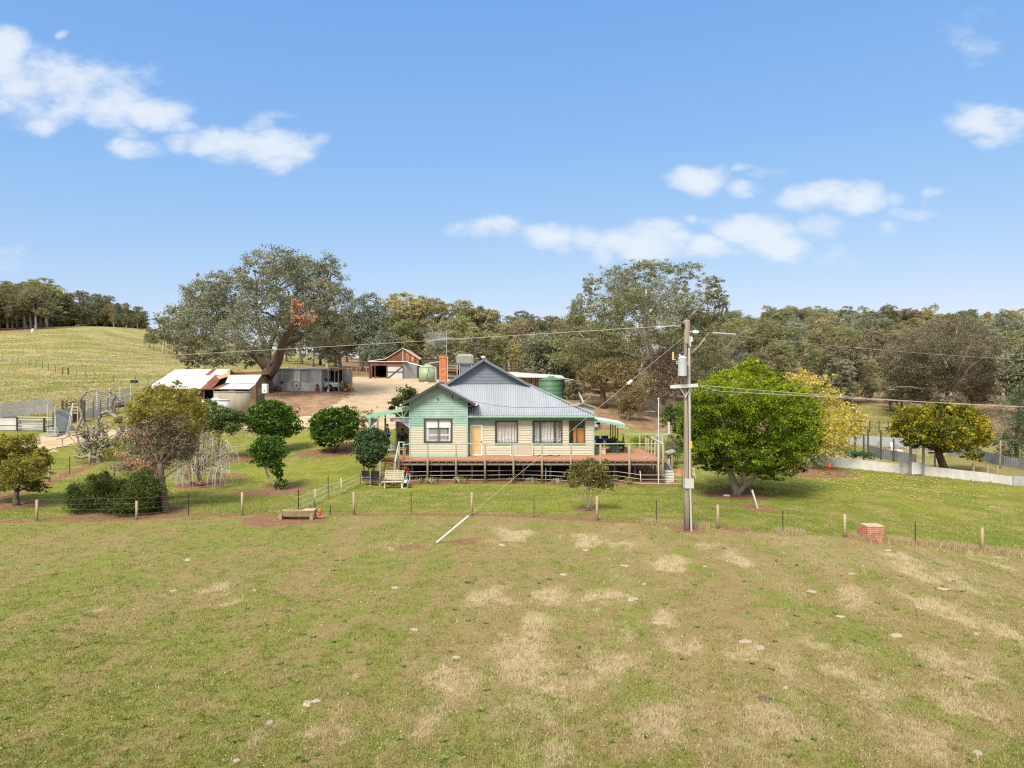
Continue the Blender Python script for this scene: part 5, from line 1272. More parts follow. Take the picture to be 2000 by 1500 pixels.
hero_tree('garden_bush', 'green broad bush between the weeping shrub and the concrete tank', 'shrub', (425, 868), [(405, 795, 18, 14), (425, 810, 26, 18), (450, 812, 24, 14), (470, 815, 16, 12), (440, 830, 30, 16), (410, 835, 20, 16), (455, 835, 16, 10), (395, 820, 14, 18)],
    leafmat('leaf_mid_green', [(0.0364, 0.065, 0.0156), (0.078, 0.124, 0.0286), (0.13, 0.182, 0.052), (0.221, 0.26, 0.104)], .3), BARK, 10000, .08, 32, .07, D=53, fork=(428, 850), spray=.28, fill=.4)
# dead fruit tree with hooped branches
t = thing('dead_tree', 'dead lichened tree with looping bare branches by the yard fence', 'tree', tuple(ray(196, 903) - Vector((0, 0, .05))))
D0 = ORG[t].y; mb = MB(); rng = np.random.RandomState(33)
def dl(pts, ra, rb, d0=0, d1=0):
    k = len(pts); P = [at(p[0], p[1], D0 + d0 + (d1 - d0) * i / (k - 1)) for i, p in enumerate(pts)]; Q = []
    for i in range(k - 1):
        a0 = P[max(0, i - 1)]; a1 = P[i]; a2 = P[i + 1]; a3 = P[min(k - 1, i + 2)]
        for u in (0, .25, .5, .75): Q.append(.5 * (2 * a1 + (a2 - a0) * u + (2 * a0 - 5 * a1 + 4 * a2 - a3) * u * u + (3 * a1 - a0 - 3 * a2 + a3) * u ** 3))
    Q.append(P[-1]); m_ = len(Q) - 1
    mb.tube(wob(rng, Q, ra * .25), [ra + (rb - ra) * i / m_ for i in range(m_ + 1)], 7)
s_ = D0 / 1390
for pts, a, b_, d0, d1 in [([(196, 905), (185, 893), (165, 893), (145, 893)], 5, 2, 0, -1), ([(192, 897), (205, 878), (215, 868)], 6, 5, 0, .5), ([(185, 893), (172, 870), (168, 840), (160, 815), (155, 790), (162, 772), (178, 764), (200, 765), (215, 772)], 4, 1, 0, 1),
        ([(215, 868), (232, 850), (236, 835), (225, 812), (208, 805), (196, 812), (190, 825), (192, 850)], 6, 2, .5, -.4), ([(220, 812), (216, 795), (222, 780), (226, 773), (215, 768), (225, 755)], 3, .8, .2, -.4), ([(160, 815), (150, 838), (152, 862), (158, 880)], 2.5, 1.2, 0, -.6),
        ([(168, 840), (150, 840), (138, 830), (134, 845), (138, 855), (146, 865)], 2.2, .8, 0, -1), ([(138, 848), (125, 856), (110, 858)], 1.5, .6, -.7, -1.2), ([(122, 857), (122, 868), (126, 872)], 1, .5, -1, -1.2), ([(158, 795), (146, 780), (132, 768)], 1.8, .5, .4, 0), ([(148, 782), (130, 787), (124, 792)], 1.2, .4, .2, 0),
        ([(206, 850), (200, 838), (215, 834), (230, 840)], 2.2, 1.2, 0, .3), ([(200, 765), (220, 775), (232, 800)], 1.4, .4, 1, .6), ([(225, 812), (245, 815), (260, 828)], 2, .6, .2, .6), ([(190, 830), (178, 838), (172, 850), (180, 865)], 2.5, 1.4, 0, -.3), ([(170, 764), (165, 750)], 1, .3, 1, 1), ([(228, 775), (240, 790), (250, 785), (262, 800)], 1.3, .4, 0, .5)]:
    dl(pts, a * s_, b_ * s_, d0, d1)
for i in range(90):
    x0, y0 = rng.uniform(155, 215), rng.uniform(835, 892)
    dl([(x0, y0), (x0 + rng.normal(0, 9), y0 + rng.normal(-4, 7)), (x0 + rng.normal(0, 14), y0 + rng.normal(-6, 12))], rng.uniform(.8, 1.7) * s_, .3 * s_, rng.uniform(-.8, .8), rng.uniform(-.8, .8))
mb.build('trunk', mat('bark_lichen', (.12, .1, .08), (.3, .27, .22), 9, .95, 0, .5), t, True)
q, tt = clump_leaves(rng, px_clumps(rng, D0, [(180, 855, 16, 14), (192, 870, 18, 14), (172, 876, 14, 10)], .6), 1100, .05, .4, .4, .1)
crown_ob('dark_twigs', q, tt, L_SHR, t)
hero_tree('young_shrub', 'yellow green young shrub at the foot of the dead tree', 'shrub', (222, 905), [(212, 883, 14, 8, .1), (235, 872, 14, 14), (225, 890, 20, 9), (243, 862, 10, 9, .1), (232, 820, 9, 8, .1)], L_OLV, BARKG, 3000, .05, 34, .04, D=47, fork=(225, 898), spray=.35, fill=.2, stems=3)
# right of the deck, by the pole, and at the deck
hero_tree('garden_bush', 'thick green bush at the right end of the deck', 'shrub', (1322, 905), [(1315, 872, 18, 16), (1330, 865, 14, 14), (1328, 885, 18, 12), (1305, 880, 12, 12)], L_WSP, BARK, 4200, .06, 35, .04, D=52, wr=.25, spray=.35, fill=.3, stems=5, limbn=4)
hero_tree('garden_shrub', 'spindly green shrub with a pale trunk beyond the deck corner', 'shrub', (1318, 862), [(1295, 812, 14, 10), (1310, 802, 14, 12), (1318, 822, 14, 14), (1300, 828, 12, 8), (1330, 800, 10, 14)], leafmat('leaf_mid_green', [], 0), BARKP, 2600, .08, 36, .07, D=60, fork=(1316, 840), spray=.35, fill=.2)
for i, (a, w) in enumerate(((1244, 20), (1262, 18))):
    hero_tree('flower_bush', ('low lime green bush behind the back rail, left one', 'low lime green bush behind the back rail, right one')[i], 'shrub', (a, 872), [(a, 860, w, 8, .1), (a + 8, 866, w * .7, 7)], leafmat('leaf_lime', [(0.088, 0.121, 0.011), (0.187, 0.231, 0.0165), (0.297, 0.33, 0.033)], .3), BARK, 1300, .06, 37 + i, .03, D=58, fork=(a, 868), spray=.35, fill=.2, stems=3, limbn=2, group='lime green bushes behind the rail')
# bronze gum and trees in the littered grove behind
hero_tree('bronze_gum', 'rounded bronze leaved gum with a straight dark trunk behind the house', 'tree', (1179, 803), [(1170, 720, 30, 18, .05), (1205, 715, 34, 18, .1), (1150, 735, 22, 16, .1), (1190, 742, 46, 20, -.05), (1230, 740, 26, 20, .05), (1135, 745, 10, 12, .1), (1215, 762, 30, 14, -.1), (1165, 758, 24, 12, -.1)],
    L_BRZ, BARKR, 11000, .12, 41, .32, D=76, fork=(1178, 755), spray=.26, fill=.4, wr=.35, droop=.4, per=22, top=.5)
hero_tree('bronze_gum', 'drooping bronze gum between the two dark leaning trunks behind the house', 'tree', (1226, 826), [(1235, 780, 24, 18, .05), (1215, 790, 16, 18, -.05), (1250, 775, 16, 16), (1228, 800, 18, 12, -.1), (1245, 760, 18, 14, .1)],
    L_BRZ, BARKR, 5000, .11, 42, .2, D=71, spray=.3, fill=.25, wr=.25, droop=.7, limbs=[([(1225, 828), (1228, 805), (1232, 780), (1238, 760)], .2, .07), ([(1230, 795), (1220, 775), (1212, 760)], .08, .04)])
hero_tree('slender_tree', 'thin dark leaning tree left of the tall gum trunk', 'tree', (1247, 822), [(1258, 760, 14, 12), (1268, 745, 14, 14), (1250, 768, 10, 10)], L_GUM, BARK, 1800, .11, 43, .13, D=74, limbs=[([(1246, 824), (1251, 795), (1256, 770), (1264, 745)], .15, .05)], spray=.35, fill=.2, wr=.3)
hero_tree('young_gum', 'small dark gum beside the green corrugated tank', 'tree', (1113, 782), [(1112, 755, 16, 12), (1125, 762, 12, 12), (1100, 765, 10, 10), (1118, 772, 14, 8)], L_GUM, BARK, 3000, .11, 44, .09, D=82, fork=(1114, 772), spray=.35, fill=.3)
hero_tree('grove_gum', 'dark grey green gum behind the green tank and white roof', 'tree', (1062, 768), [(1040, 690, 30, 26), (1080, 700, 30, 26), (1060, 670, 30, 24), (1100, 720, 26, 26), (1045, 720, 26, 18), (1085, 735, 24, 14)], L_BOX, BARK, 9000, .17, 45, .25, D=100, fork=(1062, 745), spray=.26, fill=.4)
hero_tree('grove_gum', 'yellow tinged young gum right of the big ridge gable', 'tree', (1018, 765), [(1016, 680, 14, 10, .2), (1030, 690, 16, 12, .1), (1010, 695, 14, 12, .1), (1025, 708, 14, 12)], L_OLV, BARK, 3200, .15, 46, .16, D=104, fork=(1018, 730), spray=.3, fill=.3)
for i, (a, b_, c_) in enumerate([((735, 690), (700, 'big'), 0)]):
    pass
hero_tree('silver_wattle', 'silvery grey leafy tree left of the rusty barn', 'tree', (735, 742), [(735, 680, 26, 20, .1), (725, 700, 24, 16), (755, 665, 22, 18, .05), (745, 695, 24, 16), (715, 695, 10, 12, .1), (770, 690, 18, 14)], L_GRY, BARK, 8000, .17, 47, .2, D=140, fork=(738, 722), spray=.26, fill=.4)
hero_tree('silver_wattle', 'tall pale grey green tree behind the big old box tree', 'tree', (705, 735), [(700, 600, 26, 22), (725, 590, 22, 20), (690, 630, 22, 24), (715, 640, 30, 30), (740, 620, 24, 26), (735, 655, 24, 20), (700, 665, 22, 16)], L_GRY, BARK, 11000, .19, 48, .35, D=150, fork=(712, 690), spray=.24, fill=.4)

# ---------------------------------------------------------------- the bush: copies of a few gums
def gum_proto(seed, kind):
    rng = np.random.RandomState(seed)
    t = thing('bush_gum', 'x', 'tree', (0, 0, 0), 'bushland gums')
    Hh = 10.0; cl = []
    if kind == 0:      # spreading dome on a forked trunk
        for i in range(21):
            a = rng.rand() * 6.283; r = 3.1 * math.sqrt(rng.rand()); z = 8.9 - .26 * r * r + rng.uniform(-4.2, .2)
            cl.append((np.array([r * math.cos(a), r * math.sin(a), max(z, 2.6)]), (rng.uniform(1.0, 1.7), rng.uniform(1.0, 1.7), rng.uniform(.75, 1.2)), rng.normal(0, .1)))
        fk = 3.2
    elif kind == 1:    # tall narrow, leaves to low down
        for i in range(19):
            z = rng.uniform(1.6, 9.3); r = (2.1 * (1 - abs(z - 5.0) / 6.0)) * rng.uniform(.4, 1); a = rng.rand() * 6.283
            cl.append((np.array([r * math.cos(a), r * math.sin(a), z]), (rng.uniform(.9, 1.5), rng.uniform(.9, 1.5), rng.uniform(.8, 1.3)), rng.normal(0, .1)))
        fk = 2.2
    else:              # ragged open crown with outlying tufts
        for i in range(18):
            a = rng.rand() * 6.283; r = 3.4 * rng.rand() ** .6; z = rng.uniform(3.4, 9.5) - .1 * r
            k = rng.uniform(.65, 1.35)
            cl.append((np.array([r * math.cos(a), r * math.sin(a), z]), (k * 1.2, k * 1.2, k * .8), rng.normal(0, .12)))
        fk = 3.6
    q, tt = clump_leaves(rng, cl, (16500, 14000, 12500)[kind], .118, .42, .22, .42, .3, 26, top=.5)
    mb = MB(); f = Vector((rng.normal(0, .25), rng.normal(0, .25), fk))
    mb.tube([(0, 0, -.6), (f.x * .3, f.y * .3, fk * .4), tuple(f)], [.3, .22, .17], 7)
    for c, r, _ in cl:
        c = Vector(c); mb.tube(wob(rng, bez(f, f * .45 + c * .55 + Vector((0, 0, .15)), c, 5), .07), [.12, .095, .07, .05, .025], 5, False)
    mb.build('trunk', BARKG, t, True)
    crown_ob('crown', q, tt, L_F[0], t)
    return t
L_F = [leafmat('bush_olive', [(0.133, 0.139, 0.0575), (0.2, 0.204, 0.0834), (0.275, 0.266, 0.117), (0.377, 0.347, 0.165)], .25, objvar=.28),
       leafmat('bush_grey_green', [(0.124, 0.14, 0.0894), (0.184, 0.201, 0.131), (0.248, 0.261, 0.175), (0.336, 0.331, 0.233)], .25, objvar=.26),
       leafmat('bush_brown_olive', [(0.144, 0.133, 0.0729), (0.219, 0.199, 0.107), (0.299, 0.272, 0.147), (0.382, 0.342, 0.204)], .25, objvar=.25),
       leafmat('bush_yellow_olive', [(0.154, 0.149, 0.0523), (0.236, 0.225, 0.0704), (0.318, 0.297, 0.0981), (0.408, 0.364, 0.132)], .25, objvar=.22)]
KIND = ['olive green gum', 'grey green gum', 'brownish olive gum', 'yellow tinged olive gum']
protos = [gum_proto(100 + i, k) for i, k in enumerate((0, 0, 1, 1, 2, 0, 2))]
BARKS = [BARKG, BARK, BARKP, BARKR]
_used = set(); frng = random.Random(77)
def bush_tree(px, D, hgt, zone, kind=None, pi=None, wide=1.0, dz=0.15):
    x = (px - 1000) / F * D; z = hs(x, D) - dz
    k = frng.choices(range(4), (4, 4, 3, 1))[0] if kind is None else kind
    i = frng.randrange(len(protos)) if pi is None else pi
    s = hgt / 9.6; w = s * frng.uniform(.9, 1.2) * wide
    lab = KIND[k] + ' ' + zone[0]
    p = protos[i]
    b = BARKS[frng.choices(range(4), (4, 3, 3, 1))[0]]
    if i not in _used:
        _used.add(i); p.location = (x, D, z); p.rotation_euler = (0, 0, frng.uniform(0, 6.28)); p.scale = (w, w, s); p['label'] = lab; p['group'] = zone[1]
        for ch in p.children:
            ch.material_slots[0].link = 'OBJECT'; ch.material_slots[0].material = L_F[k] if ch.name.startswith('crown') else b
        return p
    c = copy_tree(p, (x, D, z), frng.uniform(0, 6.28), (w, w, s), lab, {'crown': L_F[k], 'trunk': b})
    c['group'] = zone[1]
    return c
ZR = ('in the dense bush on the right hillside', 'gums on the right hillside')
ZC = ('in the tree line behind the barn and house', 'gums in the tree line behind the barn')
ZL = ('on the skyline of the left hill', 'gums on the left skyline')
ZB = ('low at the foot of the bushland behind the right yard', 'gums at the foot of the right bushland')
def scatter_bush():
    # right hillside: rows from front to back
    rows = [(122, 1440, 2030, 9, 11), (138, 1400, 2060, 11, 12), (156, 1390, 2080, 12, 13), (176, 1380, 2080, 13, 13), (198, 1370, 2090, 15, 14), (224, 1360, 2090, 16, 14), (252, 1360, 2090, 18, 15), (284, 1370, 2090, 20, 15.5), (318, 1380, 2090, 22, 16)]
    for D, a, b, n, hh in rows:
        for i in range(n):
            px = a + (b - a) * (i + frng.uniform(.1, .9)) / n
            d = D + frng.uniform(-8, 8)
            if D < 150 and 1610 < px < 1760 and frng.random() < .75: continue
            bush_tree(px, d, hh * frng.uniform(.78, 1.15), ZR)
    for px, D, hh, k, i in [(1640, 112, 8.5, 1, 2), (1665, 116, 8, 0, 3), (1740, 106, 6.5, 0, 2), (1762, 109, 7.5, 0, 0), (1700, 120, 7, 2, 3), (1900, 104, 10, 2, 5), (1960, 108, 11, 1, 0)]:
        bush_tree(px, D, hh, ZB, k, i)
    hero_tree('spreading_gum', 'huge spreading brownish grey gum above the mulberry tree', 'tree', (1860, 800), [(1760, 700, 34, 28), (1790, 670, 36, 26), (1830, 650, 40, 26, .1), (1870, 640, 40, 26, .1), (1905, 655, 34, 26, .1), (1930, 685, 30, 28), (1940, 715, 26, 24), (1745, 730, 26, 22), (1780, 715, 40, 30), (1830, 690, 46, 34), (1880, 685, 46, 34), (1915, 720, 36, 30), (1770, 755, 34, 24, -.1), (1820, 740, 44, 32, -.05), (1870, 740, 46, 34, -.05), (1910, 760, 36, 26, -.1), (1800, 780, 34, 20, -.15), (1850, 785, 34, 18, -.15), (1735, 760, 20, 18)],
        leafmat('leaf_brown_gum', [(0.0878, 0.0773, 0.0474), (0.137, 0.122, 0.0724), (0.186, 0.165, 0.103), (0.243, 0.212, 0.143)], .25), BARKP, 70000, .115, 61, .5, D=98, fork=(1858, 765), spray=.18, fill=.35, per=28, wr=.36, droop=.45, depth=.8, twigs=90)
    # middle
    rows = [(128, 850, 1120, 7, 9), (146, 700, 1120, 10, 12), (165, 690, 1130, 11, 13), (186, 680, 1140, 12, 14.5), (210, 670, 1140, 12, 16), (250, 640, 1160, 12, 17)]
    for D, a, b, n, hh in rows:
        for i in range(n):
            px = a + (b - a) * (i + frng.uniform(.1, .9)) / n
            bush_tree(px, D + frng.uniform(-6, 6), hh * frng.uniform(.8, 1.12), ZC)
    bush_tree(800, 152, 18, ('with pale bare limbs directly behind the barn roof', ZC[1]), 3, 4, 1.15)
    bush_tree(845, 158, 16.5, ('with outlying tufts right of the barn roof', ZC[1]), 2, 6, 1.0)
    bush_tree(925, 160, 16.5, ('standing tall behind the air cooler', ZC[1]), 0, 4, 1.1)
    # loose company round the tall gum
    for px, D, hh, k, i in ((1112, 100, 9.5, 1, 2), (1140, 97, 11, 0, 4), (1205, 104, 10, 1, 0), (1250, 99, 9, 0, 6), (1318, 97, 9.5, 1, 3), (1352, 94, 10.5, 0, 2), (1388, 98, 10, 2, 1), (1418, 104, 9.5, 1, 0), (1170, 112, 11, 1, 1), (1330, 110, 11, 0, 5)):
        bush_tree(px, D, hh, ('in the loose grove round the tall gum', 'gums round the tall gum'), k, i)
    # left of and behind the box tree, top of the bank
    for px, D, hh in ((300, 205, 7), (318, 190, 10), (345, 185, 10), (292, 215, 5), (610, 152, 11), (640, 148, 12), (665, 150, 13), (590, 165, 12), (625, 172, 13), (655, 168, 14), (560, 178, 12)):
        bush_tree(px, D, hh, ('beyond the big old box tree', 'gums beyond the box tree'))
    # left skyline
    for i in range(74):
        px = -70 + 355 * (i % 37 + frng.uniform(0, 1)) / 37
        far = sstep(60, 150, np.array(px)); D = 252 + 55 * float(far) + frng.uniform(-6, 25)
        hh = 17.5 - 4.0 * float(sstep(80, 140, np.array(px))) - 5.0 * float(sstep(200, 280, np.array(px)))
        bush_tree(px, D + (22 if i > 36 else 0), hh * frng.uniform(.85, 1.12), ZL, None, ((None if px < 95 else (2, 3)[i % 2]) if i < 37 else (2, 3)[i % 2]), 1.0 if i < 37 else 1.7, .15 if i < 37 else 2.6)
scatter_bush()
# ================================================================ OUTBUILDINGS
def gtop(px, D): p = gx(px, D); return hs(p.x, p.y)
def wall(mb, a, b, z0a, z0b, z1a, z1b, pitch=.16, amp=.008):
    """upright corrugated wall between plan points a and b"""
    a = Vector((a[0], a[1], 0)); b = Vector((b[0], b[1], 0)); d = b - a; L_ = d.length; d.normalize(); n = Vector((d.y, -d.x, 0))
    k = max(2, int(L_ / pitch * 4)); vs = []
    for i in range(k + 1):
        t = i / k; q = a + d * (L_ * t) + n * amp * math.sin(2 * math.pi * L_ * t / pitch)
        vs += [(q.x, q.y, z0a + (z0b - z0a) * t), (q.x, q.y, z1a + (z1b - z1a) * t)]
    mb.add(vs, [(2 * i, 2 * i + 2, 2 * i + 3, 2 * i + 1) for i in range(k)])
def sheet(mb, a, b, c, d, pitch=.2, amp=.011, thick=True):
    """corrugated roof sheet, ridges run from ab to dc (a-b is the upper edge, waves along it)"""
    a, b, c, d = map(Vector, (a, b, c, d)); n = (b - a).cross(d - a).normalized(); L_ = (b - a).length; k = max(2, int(L_ / pitch * 4)); vs = []
    for i in range(k + 1):
        t = i / k; q = n * amp * math.sin(2 * math.pi * L_ * t / pitch); vs += [a + (b - a) * t + q, d + (c - d) * t + q]
    mb.add(vs, [(2 * i, 2 * i + 2, 2 * i + 3, 2 * i + 1) for i in range(k)])

# ---- rusty barn
DB = 120.0
B = lambda px, py, D=DB: at(px, py, D)
gb = hs(hX(770, DB), DB) - .15
BARN = thing('barn', 'rusty red iron barn with gable roof and grey sliding door', 'barn', (hX(780, DB), DB + 4, gb))
dp = 9.0
mb = MB(); ap = B(787, 680); le_ = B(755.6, 699.5); re_ = B(818, 700.5)
mb.k = 0; k = 60; vs = []
for i in range(k + 1):
    x = le_.x + (re_.x - le_.x) * i / k; zt = ap.z - abs(x - ap.x) * ((ap.z - le_.z) / (ap.x - le_.x) if x < ap.x else (ap.z - re_.z) / (re_.x - ap.x)); vs += [(x, DB + .02 * math.sin(i * 2.1), gb + 2.6), (x, DB + .02 * math.sin(i * 2.1), zt)]
for i in range(k):
    mb.k = 0 if i < 36 else (1 if i % 9 < 6 else 0)
    mb.add([vs[2 * i], vs[2 * i + 2], vs[2 * i + 3], vs[2 * i + 1]], [(0, 1, 2, 3)])
mb.k = 0; wall(mb, (le_.x, DB + .01), (le_.x, DB + dp), gb, gb, le_.z, le_.z)
mb.k = 2; wall(mb, (re_.x, DB + .5), (hX(856, DB + .5), DB + .5), gb - .2, gb - .2, re_.z - .1, hZ(702, DB))  # wall in shadow: its shade is painted in with the dark timber colour
mb.k = 0; wall(mb, (hX(856, DB), DB + .5), (hX(856, DB), DB + dp), gb - .2, gb - .2, hZ(702, DB), hZ(702, DB)); wall(mb, (hX(722, DB), DB + dp), (hX(856, DB), DB + dp), gb, gb, gb + 2.8, gb + 2.8)
wall(mb, (hX(722, DB), DB), (hX(722, DB), DB + dp), gb, gb, gb + 2.6, gb + 2.6)
mb.k = 0; wall(mb, (hX(722, DB - 2), DB - 2), (hX(787, DB - 2), DB - 2), hZ(714, DB - 2), hZ(714, DB - 2), hZ(707.5, DB - 2), hZ(707.5, DB - 2))
mb.k = 3; wall(mb, (hX(787.5, DB - 2), DB - 2), (hX(815, DB - .2), DB - .2), gb - .1, gb - .1, hZ(708, DB - 2), hZ(709, DB - .2))
mb.k = 0; wall(mb, (hX(722, DB - 2), DB - 2), (hX(727, DB - 2), DB - 2), gb - .1, gb - .1, hZ(714, DB - 2), hZ(714, DB - 2))
mb.build('wall', [M['rust'], M['rust_orange'], M['timber_dark'], M['galv']], BARN)
mb = MB(); q = Vector((0, dp, 0)); o = Vector((0, -.25, 0))
mb.k = 0; n = 5
rt = re_ + Vector((.25, 0, -.15))
for i in range(n):
    mb.k = (0, 1, 0, 0, 1)[i]; a = ap + o + q * (i / n); b = ap + o + q * ((i + 1) / n); c = rt + o + q * ((i + 1) / n); d = rt + o + q * (i / n); sheet(mb, a, b, c, d)
mb.k = 0; lt = le_ + Vector((-.2, 0, -.12)); sheet(mb, ap + o, ap + o + q, lt + o + q, lt + o)
l2 = B(719, 705.5); sheet(mb, lt + o, lt + o + q, l2 + o + q, l2 + o)
r2 = Vector((hX(857, DB), DB, hZ(701.5, DB))); sheet(mb, re_ + Vector((0, .4, .02)), re_ + q + Vector((0, 0, .02)), r2 + q, r2 + Vector((0, .4, 0)))
fz = Vector((0, -2.3, 0)); f0 = at(719.5, 706.3, DB - 2.2); f1 = at(796, 706.5, DB - 2.2); sheet(mb, Vector((f0.x, DB, gb + 3.0)), Vector((f1.x, DB, gb + 3.0)), f1, f0)
mb.build('roof', [mat('barn_roof_pale', (.36, .28, .24), (.45, .39, .35), 1.2, .7, 0, 0, (1, 1, 1), 6, (.35, .65), (.42, .22, .13)), M['rust_orange']], BARN)
mb = MB(); mb.bar(f0, f1, .06, .12); mb.bar(l2 + o, lt + o, .05, .12); mb.bar(lt + o, ap + o, .05, .1); mb.bar(ap + o, rt + o, .05, .12); mb.bar(ap + Vector((0, -.05, 0)), Vector((ap.x, DB - .05, gb + 2.6)), .12, .06); mb.bar(rt + o, rt + o + q, .06, .1); mb.build('fascia', M['galv_pale'], BARN)
x0, x1 = hX(756.5, DB - 2), hX(787, DB - 2); zt, yb_ = hZ(713.5, DB - 2), DB - 2.08
mb = MB(); wall(mb, (x0, yb_), (x1, yb_), gb, gb, zt, zt); dd = mb.build('sliding_door', M['galv_pale'], BARN)
mb = MB(); mb.bar((x0, yb_ - .06, zt - .08), (x1, yb_ - .06, zt - .08), .06, .12); mb.bar((x0, yb_ - .06, gb + 1.15), (x1, yb_ - .06, gb + 1.15), .06, .12); mb.bar((x0 + .1, yb_ - .07, gb + .1), (x1 - .1, yb_ - .07, zt - .2), .06, .14); mb.bar((x0, yb_ - .06, gb + .05), (x0, yb_ - .06, zt), .06, .1); mb.bar((x1, yb_ - .06, gb + .05), (x1, yb_ - .06, zt), .06, .1); mb.build('brace', M['timber_dark'], dd)
mb = MB()
for px in (722, 732.5, 755.5): mb.tube([(hX(px, DB - 2.1), DB - 2.1, gb - .3), (hX(px, DB - 2.1), DB - 2.1, hZ(713, DB - 2.1))], .1, 7)
mb.build('post', M['timber_dark'], BARN)
mb = MB(); mb.box(hX(723, DB), hX(815, DB), DB + dp - .4, DB + dp - .3, gb, gb + 2.6); mb.build('shade_backing', M['under'], BARN)  # near-black sheet painted as the shade inside the barn opening
mb = MB(); mb.tube([at(797, 708, 117.6), at(829, 716.5, 115.5)], .1, 7); mb.tube([at(857, 707, 119), at(839, 709.5, 116), at(837.5, 711, 115.8), at(837.5, 720, 115.6)], .1, 7); mb.build('downpipe', M['white'], BARN)
# tanks
def tank(name, label, px0, px1, pyt, D, m, cone=.35, rings=0, inlet=True, zb=None):
    x0, x1 = hX(px0, D), hX(px1, D); r = (x1 - x0) / 2; cx = (x0 + x1) / 2; g = hs(cx, D) - .1 if zb is None else zb
    t = thing(name, label, 'water tank', (cx, D, g)); zt = hZ(pyt, D); mb = MB()
    prof = [(r, g), (r, zt)]
    if rings:
        prof = []
        n = int((zt - g) / .14)
        for i in range(n + 1): z = g + (zt - g) * i / n; prof += [(r, z), (r - .035, z + .07 if i < n else z)]
    mb.lathe((cx, D, 0), prof, 40); o = mb.build('shell', m, t, not rings)
    o2 = MB(); o2.lathe((cx, D, 0), [(r + .04, zt - .03), (r + .04, zt + .03), (r * .5, zt + cone * .6), (.35, zt + cone), (.33, zt + cone + .08), (0, zt + cone + .09)], 36); o2.build('lid', m, t, False)
    return t
t = tank('water_tank', 'pale green round water tank beside the rusty barn', 818, 852, 718, 114, M['tank_pale'], .55)
D_ = 111.9
mb = MB(); mb.tube([at(837.5, 719.5, D_ + .6), at(836.5, 724, D_), at(834.5, 732, D_), at(834, 744, D_)], .055, 6); mb.build('hose', M['black'], t)
mb = MB(); mb.tube([at(849, 717, D_), at(851.5, 720, D_), at(851.5, 743, D_), at(856, 743.5, D_)], .06, 6); mb.box(hX(829.5, D_), hX(837, D_), D_ - .5, D_, hs(hX(833, D_), D_) - .1, hs(hX(833, D_), D_) + .22); mb.build('pipe', M['white'], t)
tank('water_tank', 'dark green ribbed water tank behind the long grey roof', 1052, 1101, 742, 82, M['tank_green'], .35, 1)
tank('water_tank', 'old stained concrete water tank before the white roofed shed', 420, 487, 765, 73.5, M['concrete'], .02)
tank('water_tank', 'squat white plastic tank in front of the concrete tank', 396, 447, 781, 69.5, M['white_pl'], .12)

# ---- low white roofed shed behind the green tank
SH = thing('slab_shed', 'low slab timber shed with long white iron roof behind the dark green tank', 'shed', (hX(1070, 90), 90, hs(hX(1070, 90), 90)))
D_ = 88; mb = MB(); sheet(mb, at(990, 726, 94), at(1096, 733, 94), at(1103, 738, 86.8), at(1000, 734, 86.8)); mb.bar(at(1000, 735.2, 86.7), at(1103, 738.6, 86.7), .05, .14); mb.bar(at(1095, 738, 86.6), at(1120, 742, 86.6), .6, .1); mb.build('roof', M['white_iron'], SH)
mb = MB(); mb.k = 0
for i in range(26):
    a, b = 1000 + i * 4.0, 1003.7 + i * 4.0; mb.k = i % 3 == 1; mb.box(hX(a, D_), hX(b, D_), D_, D_ + .06, hs(hX(a, D_), D_) - .3, hZ(736 + i * .12, D_))
mb.k = 2; mb.box(hX(1104, D_), hX(1117, D_), D_ + .1, D_ + .2, hs(hX(1110, D_), D_) - .3, hZ(742, D_)); mb.build('wall', [M['slab'], M['timber'], M['galv_pale']], SH)

# ---- grey corrugated shed and carport
DS = 95.0; g0 = hs(hX(580, DS), DS) - .3
GS = thing('iron_shed', 'grey patched corrugated iron shed with open carport at its right end', 'shed', (hX(590, DS), DS + 2, g0))
mb = MB(); zt = hZ(720.5, DS)
for a, b, k, z0, z1 in ((528, 549, 0, g0, zt), (549, 553, 1, g0, zt), (553, 573, 0, g0, zt), (573.5, 586.5, 2, g0, zt), (587, 605, 0, hZ(747.5, DS), zt), (605, 628, 1, hZ(747.5, DS), zt), (587, 628, 3, g0, hZ(747.5, DS))):
    mb.k = k; y = DS - (.03 if k >= 2 else 0); wall(mb, (hX(a, DS), y), (hX(b, DS), y), z0, z0, z1, z1)
mb.k = 0; wall(mb, (hX(628, DS), DS), (hX(628, DS), DS + 5), g0, g0, zt, zt); wall(mb, (hX(528, DS), DS + 5), (hX(672, DS), DS + 5), g0 - .3, g0, zt, zt); wall(mb, (hX(528, DS), DS), (hX(528, DS), DS + 5), g0, g0, zt, zt)
mb.build('wall', [M['galv'], mat('galvanised_mid', (.32, .33, .34), (.41, .42, .43), 1.4, .75, 0, 0, (1, 1, .3), 6), M['white_iron'], M['galv_pale']], GS)
mb = MB(); mb.k = 0; sheet(mb, Vector((hX(520, DS), DS + 5.2, zt + .3)), Vector((hX(628, DS), DS + 5.2, zt + .3)), at(629, 720, DS - .2), at(527, 719.5, DS - .2)); mb.bar(at(527, 720, DS - .2), at(629, 720.5, DS - .2), .05, .12)
sheet(mb, Vector((hX(628, DS + 5), DS + 5.2, zt + .2)), Vector((hX(672, DS + 5), DS + 5.2, zt + .25)), at(654, 723, DS - .2), at(628, 721, DS - .2)); mb.bar(at(628, 720.8, DS - .2), at(641, 719, DS - .2), .06, .1); mb.bar(at(641, 719, DS - .2), at(654, 724.5, DS - .2), .06, .12)
